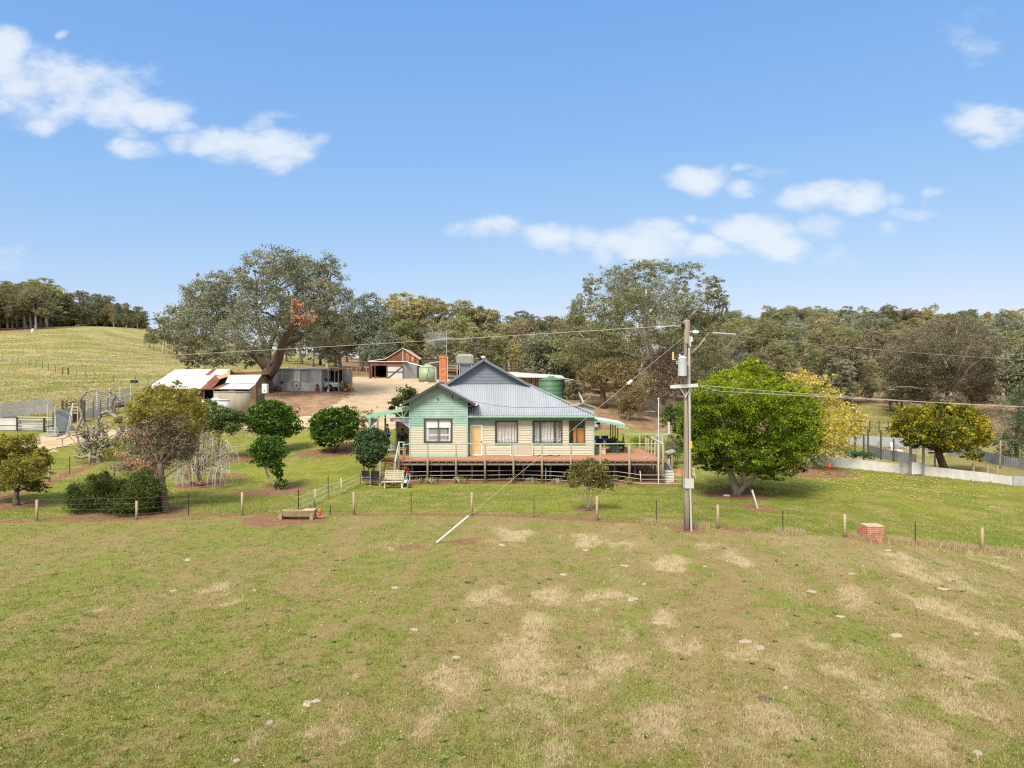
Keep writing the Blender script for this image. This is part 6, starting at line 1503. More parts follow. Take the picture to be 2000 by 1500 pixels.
mb.k = 1; sheet(mb, at(641, 719, DS - .15), at(671, 719, DS - .15), at(671, 721, DS - 1.2), at(654, 724.5, DS - 1.2)); mb.bar(at(654, 724, DS - 1.2), at(672, 719.5, DS - 1.2), .06, .12)
mb.build('roof', [M['galv_pale'], M['rust_orange']], GS)
mb = MB()
for px, D in ((641, DS - .2), (653.5, DS + 1.5), (661, DS + .5), (669.5, DS + 3)): x = hX(px, D); mb.tube([(x, D, hs(x, D) - .2), (x, D, hZ(721.5, D))], .08, 7)
mb.build('post', M['timber_grey'], GS)
mb = MB(); mb.box(hX(628.5, DS + 4.8), hX(671, DS + 4.8), DS + 4.7, DS + 4.8, g0, zt); mb.build('shade_backing', M['under'], GS)  # near-black sheet painted as the shade inside the carport
mb = MB(); mb.box(hX(641, DS - .3) - .12, hX(641, DS - .3) + .12, DS - .4, DS - .16, hs(hX(641, DS), DS - .3) - .05, hs(hX(641, DS), DS - .3) + .32); mb.build('post_foot', M['white'], GS)
# wagon wheel, rusty scraps
WH = thing('wagon_wheel', 'old iron wagon wheel leaning on the grey corrugated shed', 'wheel', tuple(at(579.5, 761, DS - .35)))
c = at(579.5, 753.5, DS - .25); rr = 8.2 * DS / F; mb = MB(); mb.tube([c + Vector((rr * math.cos(t), -.1 + .03 * math.sin(t), rr * math.sin(t))) for t in [i * math.pi / 14 for i in range(29)]], .035, 5, False); mb.build('rim', M['timber_dark'], WH)
mb = MB(); mb.lathe(c + Vector((0, -.1, -.09)), [(.09, 0), (.11, .09), (.09, .18)], 10); mb.build('hub', M['timber_dark'], WH)
mb = MB()
for i in range(10): t = i * math.pi / 5; mb.tube([c + Vector((0, -.1, 0)), c + Vector((rr * math.cos(t), -.1, rr * math.sin(t)))], .012, 4)
mb.build('spokes', M['timber_dark'], WH)
mb = MB(); c = at(620, 758, DS - .3); g_ = hs(c.x, c.y) - .03
mb.lathe((c.x, c.y, g_), [(.2, 0), (.2, .25), (.3, .32), (.3, .4), (.12, .5), (.16, .75), (.2, .85), (.17, 1.0), (0, 1.05)], 14); tag(mb.build('scrap_iron', M['rust'], None, False, (c.x, c.y, g_)), 'rusty iron figure leaning at the right end of the grey shed', 'scrap iron')
mb = MB(); c = at(543, 758, DS - .35); g_ = hs(c.x, c.y); mb.lathe((c.x, c.y, g_), [(.3, -.02), (.42, .12), (.45, .35), (.4, .55), (.25, .62), (.2, .5), (0, .48)], 18); tag(mb.build('iron_pot', M['rust'], None, True, (c.x, c.y, g_)), 'rusty round iron pot between the big trunk and the grey shed', 'pot')
hb = thing('hanging_basket', 'small hanging basket of plants on the grey shed wall', 'basket', tuple(at(551, 748, DS - .25)))
mb = MB(); c = at(551, 748, DS - .25); mb.lathe(c, [(.03, -.12), (.16, 0), (.17, .03), (0, .02)], 12); mb.tube([c + Vector((0, 0, .02)), c + Vector((0, .2, .55))], .01, 4); mb.build('bowl', M['timber_dark'], hb)
rngq = np.random.RandomState(3); q, tt = clump_leaves(rngq, [(np.array(c) + [0, 0, .12], (.2, .2, .14))], 200, .05, .5, .4, .2, 0, 10); crown_ob('plant', q, tt, L_OLV, hb)
# firewood
FW = thing('firewood_stack', 'stack of split orange firewood beside the carport', 'firewood', tuple(gx(676, 96.5)))
rngq = np.random.RandomState(4); mb = MB(); g_ = hs(hX(676, 96.5), 96.5)
for i in range(90):
    px = rngq.uniform(664, 684); zz = g_ + .1 + rngq.rand() * (1.35 - abs(px - 671) * .05); y = 96.5 + rngq.uniform(-.4, .4); x = hX(px, 96.5); mb.k = int(rngq.rand() < .5); a = rngq.rand() * 6.28
    d = Vector((math.cos(a) * .5, .6 * math.sin(a) + .5, rngq.normal(0, .25))).normalized() * .22; mb.tube([Vector((x, y, zz)) - d, Vector((x, y, zz)) + d], .1 * rngq.uniform(.7, 1.2), 5)
mb.build('log', [mat('wood_cut_orange', (.42, .2, .07), (.55, .3, .13), 5, .9), BARKR], FW)
# ---- ute
U = thing('ute', 'white ute parked nose out under the carport', 'ute', tuple(gx(648, 96.5)))
uo = Vector((hX(648, 96.6), 96.6, hs(hX(648, 96.6), 96.6))); ang = R(-24)
def ut(p): x, y, z = p; return uo + Vector((x * math.cos(ang) - y * math.sin(ang), x * math.sin(ang) + y * math.cos(ang), z))
def prism(mb, prof, y0, y1, inset=0):
    n = len(prof); vs = [ut((x, y0 + (inset if z > 1.15 else 0), z)) for x, z in prof] + [ut((x, y1 - (inset if z > 1.15 else 0), z)) for x, z in prof]
    mb.add(vs, [tuple(range(n)), tuple(range(2 * n - 1, n - 1, -1))] + [(i, n + i, n + (i + 1) % n, (i + 1) % n) for i in range(n)])
M['car_white'] = mat('car_paint_white', (.6, .61, .62), (.56, .57, .58), 2, .3, 0, 0, spec=.5)
mb = MB(); prism(mb, [(1.0, .5), (.95, .78), (.8, 1.02), (.15, 1.12), (-.55, 1.16), (-2.0, 1.16), (-2.05, .5)], -.88, .88); prism(mb, [(-.5, 1.15), (-1.05, 1.72), (-2.0, 1.76), (-2.05, 1.15)], -.85, .85, .13); bd = mb.build('body', M['car_white'], U)
mb = MB(); mb.quad(ut((-.62, -.885, 1.18)), ut((-1.0, -.76, 1.62)), ut((-1.95, -.76, 1.66)), ut((-1.95, -.885, 1.18))); mb.quad(ut((-.48, -.74, 1.2)), ut((-.48, .74, 1.2)), ut((-1.02, .68, 1.7)), ut((-1.02, -.68, 1.7))); mb.build('window', M['frame_dark'], U)
for sx, sy in ((.32, -.86), (.32, .86), (-1.75, -.86)):
    w_ = MB(); c = ut((sx, sy, .36)); ax = (ut((0, 1, 0)) - ut((0, 0, 0))); w_.tube([c - ax * .12, c + ax * .12], .37, 18); wo = w_.build('wheel', M['black'], U)
    w_ = MB(); w_.tube([c - ax * .13, c + ax * .02], .2, 12); w_.build('rim', M['steel'], wo)
    w_ = MB(); pts = [c + (ut((math.cos(t), 0, math.sin(t))) - ut((0, 0, 0))) * .44 - ax * .03 for t in [i * math.pi / 8 for i in range(9)]]; w_.tube(pts, .07, 5); w_.build('wheel_arch', M['black'], U)
for sy in (-.62, .62): w_ = MB(); w_.box(0, 0, 0, 0, 0, 0) if False else w_.tube([ut((.86, sy - .16, .84)), ut((.84, sy + .16, .84))], .09, 8); w_.build('headlight', M['frame_dark'], U)
mb = MB(); mb.bar(ut((1.02, -.85, .58)), ut((1.02, .85, .58)), .1, .22); mb.bar(ut((.98, -.4, .8)), ut((.98, .4, .8)), .05, .14); mb.build('bumper', M['galv_pale'], U)

# ---- big white roofed shed at left
DWS = 78.0
WS = thing('white_roofed_shed', 'old stone and slab shed with wide white and rusty iron roof', 'shed', (hX(410, 80), 80, hs(hX(410, 80), 80)))
mb = MB(); tA, tB = at(342.5, 722.6, 85), at(450, 721.5, 85); bA, bB = at(281, 760, 77), at(414, 759.5, 77)
n = 12
for i in range(n):
    for j in range(3):
        u0, u1, v0, v1 = i / n, (i + 1) / n, j / 3, (j + 1) / 3
        P = lambda u, v: (tA * (1 - u) + tB * u) * (1 - v) + (bA * (1 - u) + bB * u) * v + Vector((0, 0, .02 * (3 - j)))
        mb.k = 1 if (i, j) in ((11, 1), (10, 1), (11, 2), (10, 2), (8, 0), (11, 0)) and not (i, j) == (11, 0) else 0
        sheet(mb, P(u0, v0), P(u1, v0), P(u1, v1), P(u0, v1), .22, .011)
# lower right part with its own gable
a, b = at(447, 733, 80.5), at(511, 732.5, 80.5); m0, m1 = at(440, 748.5, 77.5), at(500, 749.5, 77.5); c0, c1 = at(414, 759.5, 76.4), at(487, 760, 76.4)
for i in range(6):
    u0, u1 = i / 6, (i + 1) / 6; mb.k = 2; sheet(mb, a * (1 - u0) + b * u0 + Vector((0, 0, .04)), a * (1 - u1) + b * u1 + Vector((0, 0, .04)), m0 * (1 - u1) + m1 * u1 + Vector((0, 0, .04)), m0 * (1 - u0) + m1 * u0 + Vector((0, 0, .04)), .22)
    mb.k = (1, 2, 0, 2, 0, 0)[i]; sheet(mb, m0 * (1 - u0) + m1 * u0, m0 * (1 - u1) + m1 * u1, c0 * (1 - u1) + c1 * u1, c0 * (1 - u0) + c1 * u0, .22)
e1 = at(522, 749, 83.5); mb.k = 0; sheet(mb, b + Vector((0, 0, .02)), b + Vector((-4, 1, .02)), e1 + Vector((-4, 1, 0)), e1)
mb.k = 0; sheet(mb, tA, tB, tB + Vector((0, 4, -1.2)), tA + Vector((0, 4, -1.2)), .22)
mb.build('roof', [M['white_iron'], M['rust'], mat('white_iron_spotted', (.47, .45, .42), (.52, .51, .49), .9, .6, 0, 0, (1, 1, 1), 6, (.42, .6), (.45, .22, .1))], WS)
mb = MB(); mb.bar(bA + Vector((0, -.03, -.05)), bB + Vector((0, -.03, -.05)), .06, .1); mb.bar(c0 + Vector((0, -.03, -.05)), c1 + Vector((0, -.03, -.05)), .06, .1); mb.bar(b + Vector((.05, 0, .03)), e1 + Vector((.05, 0, .03)), .12, .1); mb.bar(b + Vector((.03, 0, 0)), m1, .06, .1); mb.bar(tA, bA, .06, .1); mb.build('barge_board', M['timber_dark'], WS)
gz_ = hs(hX(500, 77), 77) - .4
mb = MB()
mb.k = 0; y0 = 77.6; P = [at(489, 0, y0), at(500, 0, y0 - .1)]
mb.add([(hX(489, 77.2), 77.2, gz_), (hX(500, 77.6), 77.6, gz_), (hX(500, 77.6), 77.6, m1.z), (hX(489, 77.2), 77.2, c1.z + .1)], [(0, 1, 2, 3)])
mb.k = 1; mb.add([(hX(500, 77.6), 77.6, gz_), (hX(515, 83), 83, gz_), (hX(518, 83), 83, e1.z), (b.x - .05, b.y, b.z - .05), (hX(500, 77.6), 77.6, m1.z - .03)], [(0, 1, 2, 3, 4)])
mb.k = 0; mb.add([tB + Vector((-.03, .1, 0)), at(449, 734, 81.5), at(428, 741, 80), tB + Vector((-1.4, -1.4, -.5))], [(0, 1, 2, 3)])
mb.k = 1; mb.box(hX(348, 84), hX(490, 84), 83.5, 83.7, gz_, tA.z - .8); mb.box(hX(284, 77.5), hX(284, 77.5) + .1, 77.6, 83.5, gz_, bA.z)
mb.k = 2; mb.box(hX(392, 80), hX(489, 80), 79.5, 79.6, gz_, bB.z - .02); mb.k = 1; mb.box(hX(285, 78.4), hX(398, 78.4), 78.4, 78.5, gz_, bA.z - .05)  # near-black sheet: shade of the open front put into colour
mb.build('wall', [M['stone'], M['slab'], M['under']], WS)
mb = MB()
for px in (285, 318, 352, 385, 399, 418): x = hX(px, 77.2); mb.tube([(x, 77.2, hs(x, 77.2) - .2), (x, 77.2, bA.z - .05)], .09, 7)
mb.build('post', M['timber_dark'], WS)
mb = MB(); p = at(503.5, 779, 78.2); mb.box(p.x, p.x + .3, p.y - .08, p.y, hZ(772, 78.2), hZ(758, 78.2)); mb.build('window', M['timber'], WS)
mb = MB(); mb.box(hX(512, 77.4), hX(521.5, 77.4), 77.3, 77.9, hZ(768, 77.4), hZ(749.5, 77.4)); bx = mb.build('meter_box', M['white_pl'], WS)
mb = MB(); mb.box(hX(515, 77.25), hX(517, 77.25), 77.27, 77.298, hZ(764, 77.3), hZ(762, 77.3)); mb.build('latch', M['black'], bx)
# low roof behind
LR = thing('low_shed', 'low dark shed with rusty roof edge behind the white roofed shed', 'shed', (hX(485, 92), 92, hs(hX(485, 92), 92)))
mb = MB(); mb.k = 0; sheet(mb, at(449, 727, 96), at(522, 726, 96), at(524, 731, 91), at(448, 732, 91)); mb.build('roof', [M['rust_orange']], LR)
mb = MB(); mb.box(hX(450, 91.3), hX(520, 91.3), 91.3, 91.4, hs(hX(485, 91.3), 91.3) - .4, hZ(732, 91.3)); mb.build('wall', M['timber_dark'], LR)

# ---- small hut and satellite dish behind the roof corner
HT = thing('small_hut', 'small pale hut with low gable roof behind the right roof corner', 'hut', (hX(1142, 66), 66, hs(hX(1142, 66), 66)))
D_ = 66; g_ = hs(hX(1142, D_), D_) - .3; mb = MB(); ap_ = at(1139, 789, D_)
mb.add([(hX(1118, D_), D_, g_), (hX(1159, D_), D_, g_), (hX(1159, D_), D_, hZ(797, D_)), tuple(ap_), (hX(1118, D_), D_, hZ(795, D_))], [(0, 1, 2, 3, 4)]); mb.box(hX(1159, D_) - .05, hX(1159, D_), D_ + .01, D_ + 2.5, g_, hZ(797, D_)); mb.box(hX(1118, D_), hX(1118, D_) + .05, D_ + .01, D_ + 2.5, g_, hZ(795, D_)); mb.build('wall', mat('hut_wall', (.48, .45, .45), (.54, .51, .51), 2, .8), HT)
mb = MB(); a = at(1139, 788, D_ - .3); b = at(1165, 796, D_ - .3); c = at(1114, 794, D_ - .3); q = Vector((0, 3, 0)); mb.add([a, b, b + q, a + q], [(0, 1, 2, 3)]); mb.add([a, a + q, c + q, c], [(0, 1, 2, 3)]); mb.bar(a, b, .05, .09); mb.bar(c, a, .05, .09); mb.build('roof', M['galv'], HT)
SD = thing('satellite_dish', 'white satellite dish on the roof of the small hut', 'dish', tuple(at(1134, 790, 66.2)))
c = at(1135, 776, 66.2); nrm = Vector((.86, -.2, .42)).normalized(); u_ = nrm.cross(Vector((0, 0, 1))).normalized(); v_ = nrm.cross(u_); mb = MB(); rr = .62
vs = [c - nrm * .12] + [c + (u_ * math.cos(t) + v_ * math.sin(t)) * rr * .6 - nrm * .07 for t in [i * math.pi / 10 for i in range(20)]] + [c + (u_ * math.cos(t) + v_ * math.sin(t)) * rr for t in [i * math.pi / 10 for i in range(20)]]
mb.add(vs, [(0, 1 + i, 1 + (i + 1) % 20) for i in range(20)] + [(1 + i, 21 + i, 21 + (i + 1) % 20, 1 + (i + 1) % 20) for i in range(20)]); mb.build('bowl', M['white'], SD)
mb = MB(); mb.tube([at(1139, 786, 66.2), at(1151, 776, 66)], .02, 5); mb.lathe(at(1151.5, 776.5, 66), [(.05, -.05), (.06, .03), (0, .08)], 8); mb.build('feed_arm', M['steel'], SD)
mb = MB(); mb.tube([at(1134, 791, 66.2), c - nrm * .1], .04, 6); mb.build('mount', M['frame_dark'], SD)
# water heater under the lean-to
mb = MB(); p = at(1167, 831, 57); mb.box(hX(1162, 57), hX(1172.5, 57), 57, 57.3, hZ(834, 57), hZ(824, 57)); ac = thing('wall_unit', 'small white air conditioner unit under the lean-to roof', 'air conditioner', (hX(1167, 57), 57.1, hZ(834, 57)))
mb.build('casing', M['white_pl'], ac); mb = MB(); mb.box(hX(1163, 57), hX(1171.5, 57), 56.97, 56.998, hZ(828, 57), hZ(826, 57)); mb.build('louvre', M['black'], ac); mb = MB(); mb.bar((hX(1161, 57), 57.15, hZ(834.6, 57)), (hX(1161, 57), 57.15, hZ(820, 57)), .05, .05); mb.bar((hX(1161, 57), 57.15, hZ(834.5, 57)), (hX(1173, 57), 57.15, hZ(834.5, 57)), .25, .04); mb.build('bracket', M['steel'], ac)

# ================================================================ POWER POLE AND WIRES
PB = ray(1344, 1037); PB.z = hs(PB.x, PB.y); DP = PB.y
PO = thing('power_pole', 'weathered timber power pole with grey transformer and steel crossarm', 'power pole', tuple(PB))
K = DP / F
pp = lambda px, py, dd=0: at(px, py, DP + dd)
mb = MB(); top = pp(1341.5, 625); mb.tube([PB - Vector((0, 0, .3)), PB + Vector((-.005, 0, 1.5)), PB + (top - PB) * .6, top - Vector((0, 0, .06)), top], [.185, .18, .155, .135, .12], 14); mb.build('pole', mat('pole_timber', (.2, .16, .125), (.32, .27, .215), 5, .9, 0, .4, (4, 4, .12), 6, (.35, .65)), PO, True)
mb = MB(); mb.tube([PB + Vector((.1, -.16, 0)), pp(1347.3, 930, -.17), pp(1346.5, 750, -.15), pp(1346, 680, -.14)], .05, 7); mb.build('conduit', mat('conduit_grey', (.36, .33, .29), (.44, .41, .37), 6, .7, 0, 0, (1, 1, .1)), PO)
mb = MB(); mb.tube([pp(1341, 738, -.16), pp(1342, 690, -.15), pp(1343, 670, -.14)], .02, 6); mb.tube([PB + Vector((.02, -.19, .05)), pp(1343, 760, -.16)], .018, 6); mb.build('cable', M['black'], PO)
mb = MB(); mb.box(hX(1336, DP), hX(1352.5, DP), DP - .23, DP + .2, hZ(952.5, DP), hZ(934, DP)); mb.build('steel_band', M['galv_pale'], PO)
mb = MB(); mb.box(hX(1344.5, DP), hX(1349.5, DP), DP - .225, DP - .2, hZ(875, DP), hZ(861, DP)); mb.build('tag_plate', mat('tag_yellow', (.6, .33, .06), (.65, .4, .1), 6, .6), PO)
mb = MB(); mb.bar(pp(1309, 755.5, -.24), pp(1363, 752.5, -.24), .1, .15); mb.build('crossarm', M['galv_pale'], PO)
mb = MB(); mb.bar(pp(1328, 758, -.24), pp(1339, 775.5, -.22), .03, .03); mb.bar(pp(1349, 757, -.24), pp(1339, 775.5, -.22), .03, .03); mb.build('brace', M['steel'], PO)
tc_ = pp(1333, 717, -.5); mb = MB(); r_ = 8.3 * K; z0, z1 = hZ(734, DP - .5), hZ(701, DP - .5)
mb.lathe((tc_.x, tc_.y, 0), [(r_, z0), (r_, z1), (r_ + .012, z1 + .002), (r_ + .012, z1 + .04), (r_ * .75, z1 + .09), (.04, z1 + .14), (0, z1 + .14)], 28); tf = mb.build('transformer', mat('transformer_grey', (.36, .38, .37), (.41, .43, .42), 2, .5), PO, False)
mb = MB(); mb.tube([pp(1330, 699, -.5), pp(1326.5, 691, -.5)], [.05, .035], 8); mb.build('bushing', M['galv_pale'], tf)
mb = MB(); mb.tube([pp(1326.5, 691, -.5), pp(1324.5, 686, -.5)], .045, 8); mb.tube([pp(1325, 686, -.5), pp(1323, 680, -.45), pp(1324, 674.5, -.4), pp(1330, 671.3, -.3), pp(1338, 671.5, -.22), pp(1347, 676, -.16)], .017, 6); mb.build('lead', M['frame_dark'], tf)
mb = MB(); mb.tube([pp(1314.5, 701.5, -.5), pp(1314.8, 687, -.5)], .038, 8); mb.build('arrester', mat('arrester_tan', (.6, .4, .15), (.65, .45, .2), 6, .5), PO)
mb = MB(); mb.lathe(pp(1315, 686, -.5), [(.05, -.02), (.06, .02), (0, .06)], 8); mb.bar(pp(1315, 684.5, -.5), pp(1324, 685.5, -.5), .05, .05); mb.build('arrester_cap', M['black'], PO)
mb = MB(); mb.bar(pp(1313, 702.5, -.5), pp(1319, 702.5, -.5), .08, .03); mb.bar(pp(1321, 706, -.45), pp(1344, 709, -.15), .06, .05); mb.bar(pp(1321, 710, -.45), pp(1344, 713, -.15), .06, .05); mb.build('bracket', M['galv_pale'], PO)
mb = MB(); mb.bar(pp(1347, 656.5, -.2), pp(1348, 678, -.2), .05, .08); mb.lathe(pp(1351, 663, -.22), [(.05, -.1), (.05, .05), (.03, .12)], 8); mb.build('fuse', mat('fuse_grey', (.55, .55, .55), (.35, .35, .35), 9, .5), PO)
mb = MB(); c = pp(1333.5, 634.5, -.1)
for i in range(3): mb.tube([c + Vector((-.06 + i * .045, 0, 0)), c + Vector((-.03 + i * .045, 0, 0))], .11 - .01 * abs(i - 1), 14)
mb.tube([c, pp(1341, 634, 0)], .03, 6); mb.build('disc_insulator', M['black'], PO)
mb = MB()
for px in (1355.5, 1358, 1362): mb.lathe(pp(px, 647, -.1) - Vector((0, 0, .07)), [(.0, -.05), (.075, 0), (.05, .05), (.03, .12), (0, .13)], 10)
mb.tube([pp(1344, 647, 0), pp(1366, 648, -.1)], .015, 5); mb.build('glass_insulator', mat('glass_green', (.42, .62, .56), (.55, .72, .66), 4, .25), PO)
WIRE = mat('wire_aluminium', (.4, .37, .33), (.46, .43, .39), 3, .5, .3); WIRED = mat('wire_dark', (.2, .17, .14), (.25, .22, .19), 3, .7)
def wire(name, label, pts, r0, r1, m=WIRE, cat='power line', sagd=0):
    mb = MB(); P = []
    n = 24; a, b = pts[0], pts[-1]
    if len(pts) == 2: P = [a + (b - a) * (i / n) - Vector((0, 0, sagd * 4 * (i / n) * (1 - i / n))) for i in range(n + 1)]
    else: P = pts
    k = len(P) - 1; mb.tube(P, [r0 + (r1 - r0) * i / k for i in range(k + 1)], 5, False)
    return tag(mb.build(name, m, None, False, tuple(a)), label, cat)
wire('power_line', 'long single power line running left past the big tree', [pp(1330, 635, -.1), at(-260, 716, 100)], .011, .03, sagd=.35)
wire('power_line', 'upper right single power line from the glass insulators', [pp(1365, 648, -.1), at(2260, 706, 60)], .006, .013, sagd=.45)
wire('power_line', 'upper of the two low wires running right from the crossarm', [pp(1366, 752.5, -.24), at(2240, 803, 40)], .013, .02, sagd=.18, )
wire('power_line', 'lower of the two low wires running right from the crossarm', [pp(1366, 754, -.24), pp(1408, 764.5, .2), at(1700, 780, 34.5), at(2000, 795, 38), at(2240, 804, 41)], .013, .02)
mb = MB(); mb.tube([pp(1285.5, 639.8, .9), pp(1311, 636.6, .25)], .024, 6); tag(mb.build('wire_sleeve', M['white_pl'], None, False, tuple(pp(1298, 638, .5))), 'white sleeve wrapped on the left power line near the pole', 'sleeve')
mb = MB(); a, b = pp(1392, 649.6, .4), pp(1437, 653, 1.2); mb.tube([a + (b - a) * (i / 36) + Vector((0, 0, .022 * math.sin(i * 2.1))) for i in range(37)], .02, 5); tag(mb.build('wire_sleeve', M['white_pl'], None, False, tuple(a)), 'wavy white sleeve wrapped on the right power line', 'sleeve')
anc = ray(850, 1062); anc.z = hs(anc.x, anc.y)
st0 = pp(1336, 658, 0)
ST = thing('stay_wire', 'slanting stay wire from the pole top to the paddock with white guard tube', 'stay wire', tuple(anc))
f_ = lambda t: anc + (st0 - anc) * t
mb = MB(); mb.tube([f_(0), f_(1)], .0065, 6, False); mb.build('wire', WIRE, ST)
mb = MB(); mb.tube([f_(.005), f_(.124)], .036, 8); mb.build('guard_tube', M['white'], ST)
mb = MB(); c = f_(.766); d = (st0 - anc).normalized(); mb.bar(c - d * .13, c + d * .13, .13, .09); mb.build('stay_insulator', M['white_pl'], ST)
an2 = ray(1480, 993); an2.z = hs(an2.x, an2.y); ST2 = thing('stay_wire', 'thin right hand stay wire crossing the bright tree to a leaning white guard', 'stay wire', tuple(an2)); s2 = pp(1346, 660, 0)
mb = MB(); mb.tube([an2, s2], .008, 5, False); mb.build('wire', WIRED, ST2)
mb = MB(); g2 = an2 + Vector((-.29, 0, .95)); mb.tube([an2 - Vector((0, 0, .05)), g2], .05, 8); mb.build('guard_tube', M['white'], ST2)

# ================================================================ FENCES
M['post_wood'] = mat('fence_post_wood', (.27, .21, .13), (.36, .29, .2), 7, .9, 0, .3, (2, 2, .5))
M['picket'] = mat('star_picket', (.035, .03, .028), (.06, .05, .045), 8, .7)
FW_ = mat('fence_wire', (.22, .2, .18), (.28, .26, .23), 4, .6, .3)
def post_at(px, py, top, kind, parent, D=None, lean=0):
    p = ray(px, py) if D is None else gx(px, D); g = hs(p.x, p.y); hh = (py - top) * p.y / F
    mb = MB(); e = Vector((p.x + lean, p.y, g + hh))
    if kind == 'w': mb.tube([(p.x, p.y, g - .1), e], [.062, .058], 9); mb.build('post', M['post_wood'], parent, True)
    elif kind == 'p': mb.bar((p.x, p.y, g - .1), e, .032, .032); mb.bar((p.x, p.y - .02, g - .1), e - Vector((0, .02, 0)), .008, .03); mb.build('star_picket', M['picket'], parent)
    else: mb.tube([(p.x, p.y, g - .05), e], .024, 7); mb.build('tape_post', M['white'], parent, True)
    return Vector((p.x, p.y, g)), e
PF = thing('paddock_fence', 'wire paddock fence of round wooden posts and dark pickets across the picture', 'fence', tuple(FENCE[8]))
ends = []
for px, py, top, k in [(-60, 1023, 983, 'w'), (72, 1017, 976, 'w'), (267, 1015, 979, 'w'), (368, 1006, 964, 'p'), (473, 1006, 961, 'w'), (583, 999, 956, 'p'), (645, 1007, 986, 'p'), (691, 1005, 961, 'w'), (803, 1005, 962, 'p'), (921.5, 1007, 962, 'w'), (1043, 1010, 967, 'p'), (1166, 1017, 969, 'w'), (1282, 1024, 979, 'p'), (1402, 1033, 986, 'w'), (1529, 1041, 997, 'p'), (1650, 1050, 1005, 'w'), (1787.5, 1063, 1019, 'p'), (1918.5, 1078, 1031, 'w'), (2080, 1095, 1050, 'p')]:
    ends.append((post_at(px, py, top, k, PF), k))
ends = [e for e in ends if e[1] or 1]
for fr in (.93, .7, .47, .24):
    mb = MB(); mb.tube([g + (e - g).normalized() * .0 + Vector((0, -.03, 1.08 * fr)) for (g, e), k in ends], .0028, 4, False); mb.build('wire', FW_, PF)
LF = thing('yard_fence', 'wire fence with wooden posts and pickets climbing beside the drive at left', 'fence', tuple(LEFTF[2]))
le2 = []
for px, py, top, k in [(-5, 972, 928, 'w'), (53, 958, 918, 'p'), (96.5, 941, 912, 'w'), (136, 925, 893, 'p'), (175, 909, 884, 'w')]: le2.append(post_at(px, py, top, k, LF))
for fr in (.95, .6, .3): mb = MB(); mb.tube([g + Vector((0, -.03, 1.05 * fr)) for g, e in le2], .0028, 4, False); mb.build('wire', FW_, LF)
# white tape fence
TF = thing('tape_fence', 'white electric tape fence on white stakes and dark pickets before the deck', 'fence', tuple(ray(704, 940)))
tp = []
for px, py, top, k, ln in [(583, 999, 957, 'p', 0), (615.5, 985, 955, 't', 0), (617, 1000, 974, 'p', -.1), (641, 972, 930, 'p', 0), (667.5, 964, 934, 't', -.05), (704.5, 946, 924, 'p', 0)]:
    g, e = post_at(px, py, top, k, TF, None, ln)
    if px != 617: tp.append(g)
fr_ = []
for px, py, top, k, ln in [(704.5, 946, 924, 'p', 0), (779, 944, 916, 't', -.1), (842, 942, 902, 'p', 0), (893.5, 942, 913, 't', -.05), (948.5, 942, 912, 't', -.03), (1012.5, 940, 903, 'p', 0), (1066, 942, 913, 't', 0), (1125, 945, 918, 't', -.08), (1203.5, 943, 908, 'p', 0), (1253, 950, 920, 't', -.1), (1332, 950, 914, 'p', 0)]:
    if px == 704.5: g = tp[-1]
    else: g, e = post_at(px, py, top, k, TF, None, ln)
    fr_.append(g)
for z in (.72, .45, .18):
    mb = MB(); mb.tube([g + Vector((0, -.04, z)) for g in tp], .016, 5, False); mb.build('tape', M['white'], TF)
    mb = MB(); mb.tube([g + Vector((0, -.04, z)) for g in fr_], .012, 5, False); mb.build('tape', mat('tape_dull', (.5, .43, .4), (.62, .55, .52), 5, .8), TF)
# hill fence, bank fence
HF = thing('hill_fence', 'line of thin pickets running down the pale hill at left', 'fence', tuple(ray(130, 738)))
pts = []
for px, py in [(4, 706), (24, 709), (35, 710.5), (58, 715), (70, 717), (83, 720), (95, 722.5), (108, 726), (122, 731), (133, 731.5), (150, 736), (167, 738), (185, 741), (203, 743), (222, 746), (265, 751), (289, 752)]:
    p = ray(px, py, 95); g = hs(p.x, p.y); mb = MB(); w_ = .055 if px not in (122, 133) else .2; mb.bar((p.x, p.y, g - .1), (p.x, p.y, g + 1.25), w_, w_); mb.build('post', M['picket'] if px not in (122, 133) else M['rust'], HF); pts.append(Vector((p.x, p.y, g)))
mb = MB(); mb.tube([p + Vector((0, 0, 1.1)) for p in pts], .006, 4, False); mb.tube([p + Vector((0, 0, .6)) for p in pts], .006, 4, False); mb.build('wire', FW_, HF)
BF = thing('bank_fence', 'rusty wire mesh fence with pale posts below the bank of dark trunks', 'fence', tuple(gx(700, 124)))
pts = []
for px, D in ((612, 112), (636, 115), (656, 118), (666, 120), (680, 122), (687, 123), (697, 124), (703, 125), (716, 126), (722, 126.5)):
    p = gx(px, D); g = hs(p.x, p.y); mb = MB(); mb.tube([(p.x, p.y, g - .1), (p.x, p.y, g + 1.5)], .08, 6); mb.build('post', M['post_wood'], BF); pts.append(Vector((p.x, p.y, g)))
mb = MB()
for z in (.2, .45, .7, .95, 1.2): mb.tube([p + Vector((0, 0, z)) for p in pts], .014, 4, False)
for a, b in zip(pts[:-1], pts[1:]):
    for i in range(1, 10): q = a + (b - a) * i / 10; mb.tube([q + Vector((0, 0, .15)), q + Vector((0, 0, 1.2))], .01, 4, False)
mb.build('mesh', M['rust'], BF)
for i, (px, D, lab) in enumerate(((610, 118, 'white stake on the grassy bank behind the grey shed'),)):
    p = gx(px, D); mb = MB(); mb.tube([(p.x, p.y, hs(p.x, p.y) - .1), (p.x, p.y, hs(p.x, p.y) + .9)], .1, 6); tag(mb.build('stake', M['white'], None, False, tuple(p)), lab, 'stake')
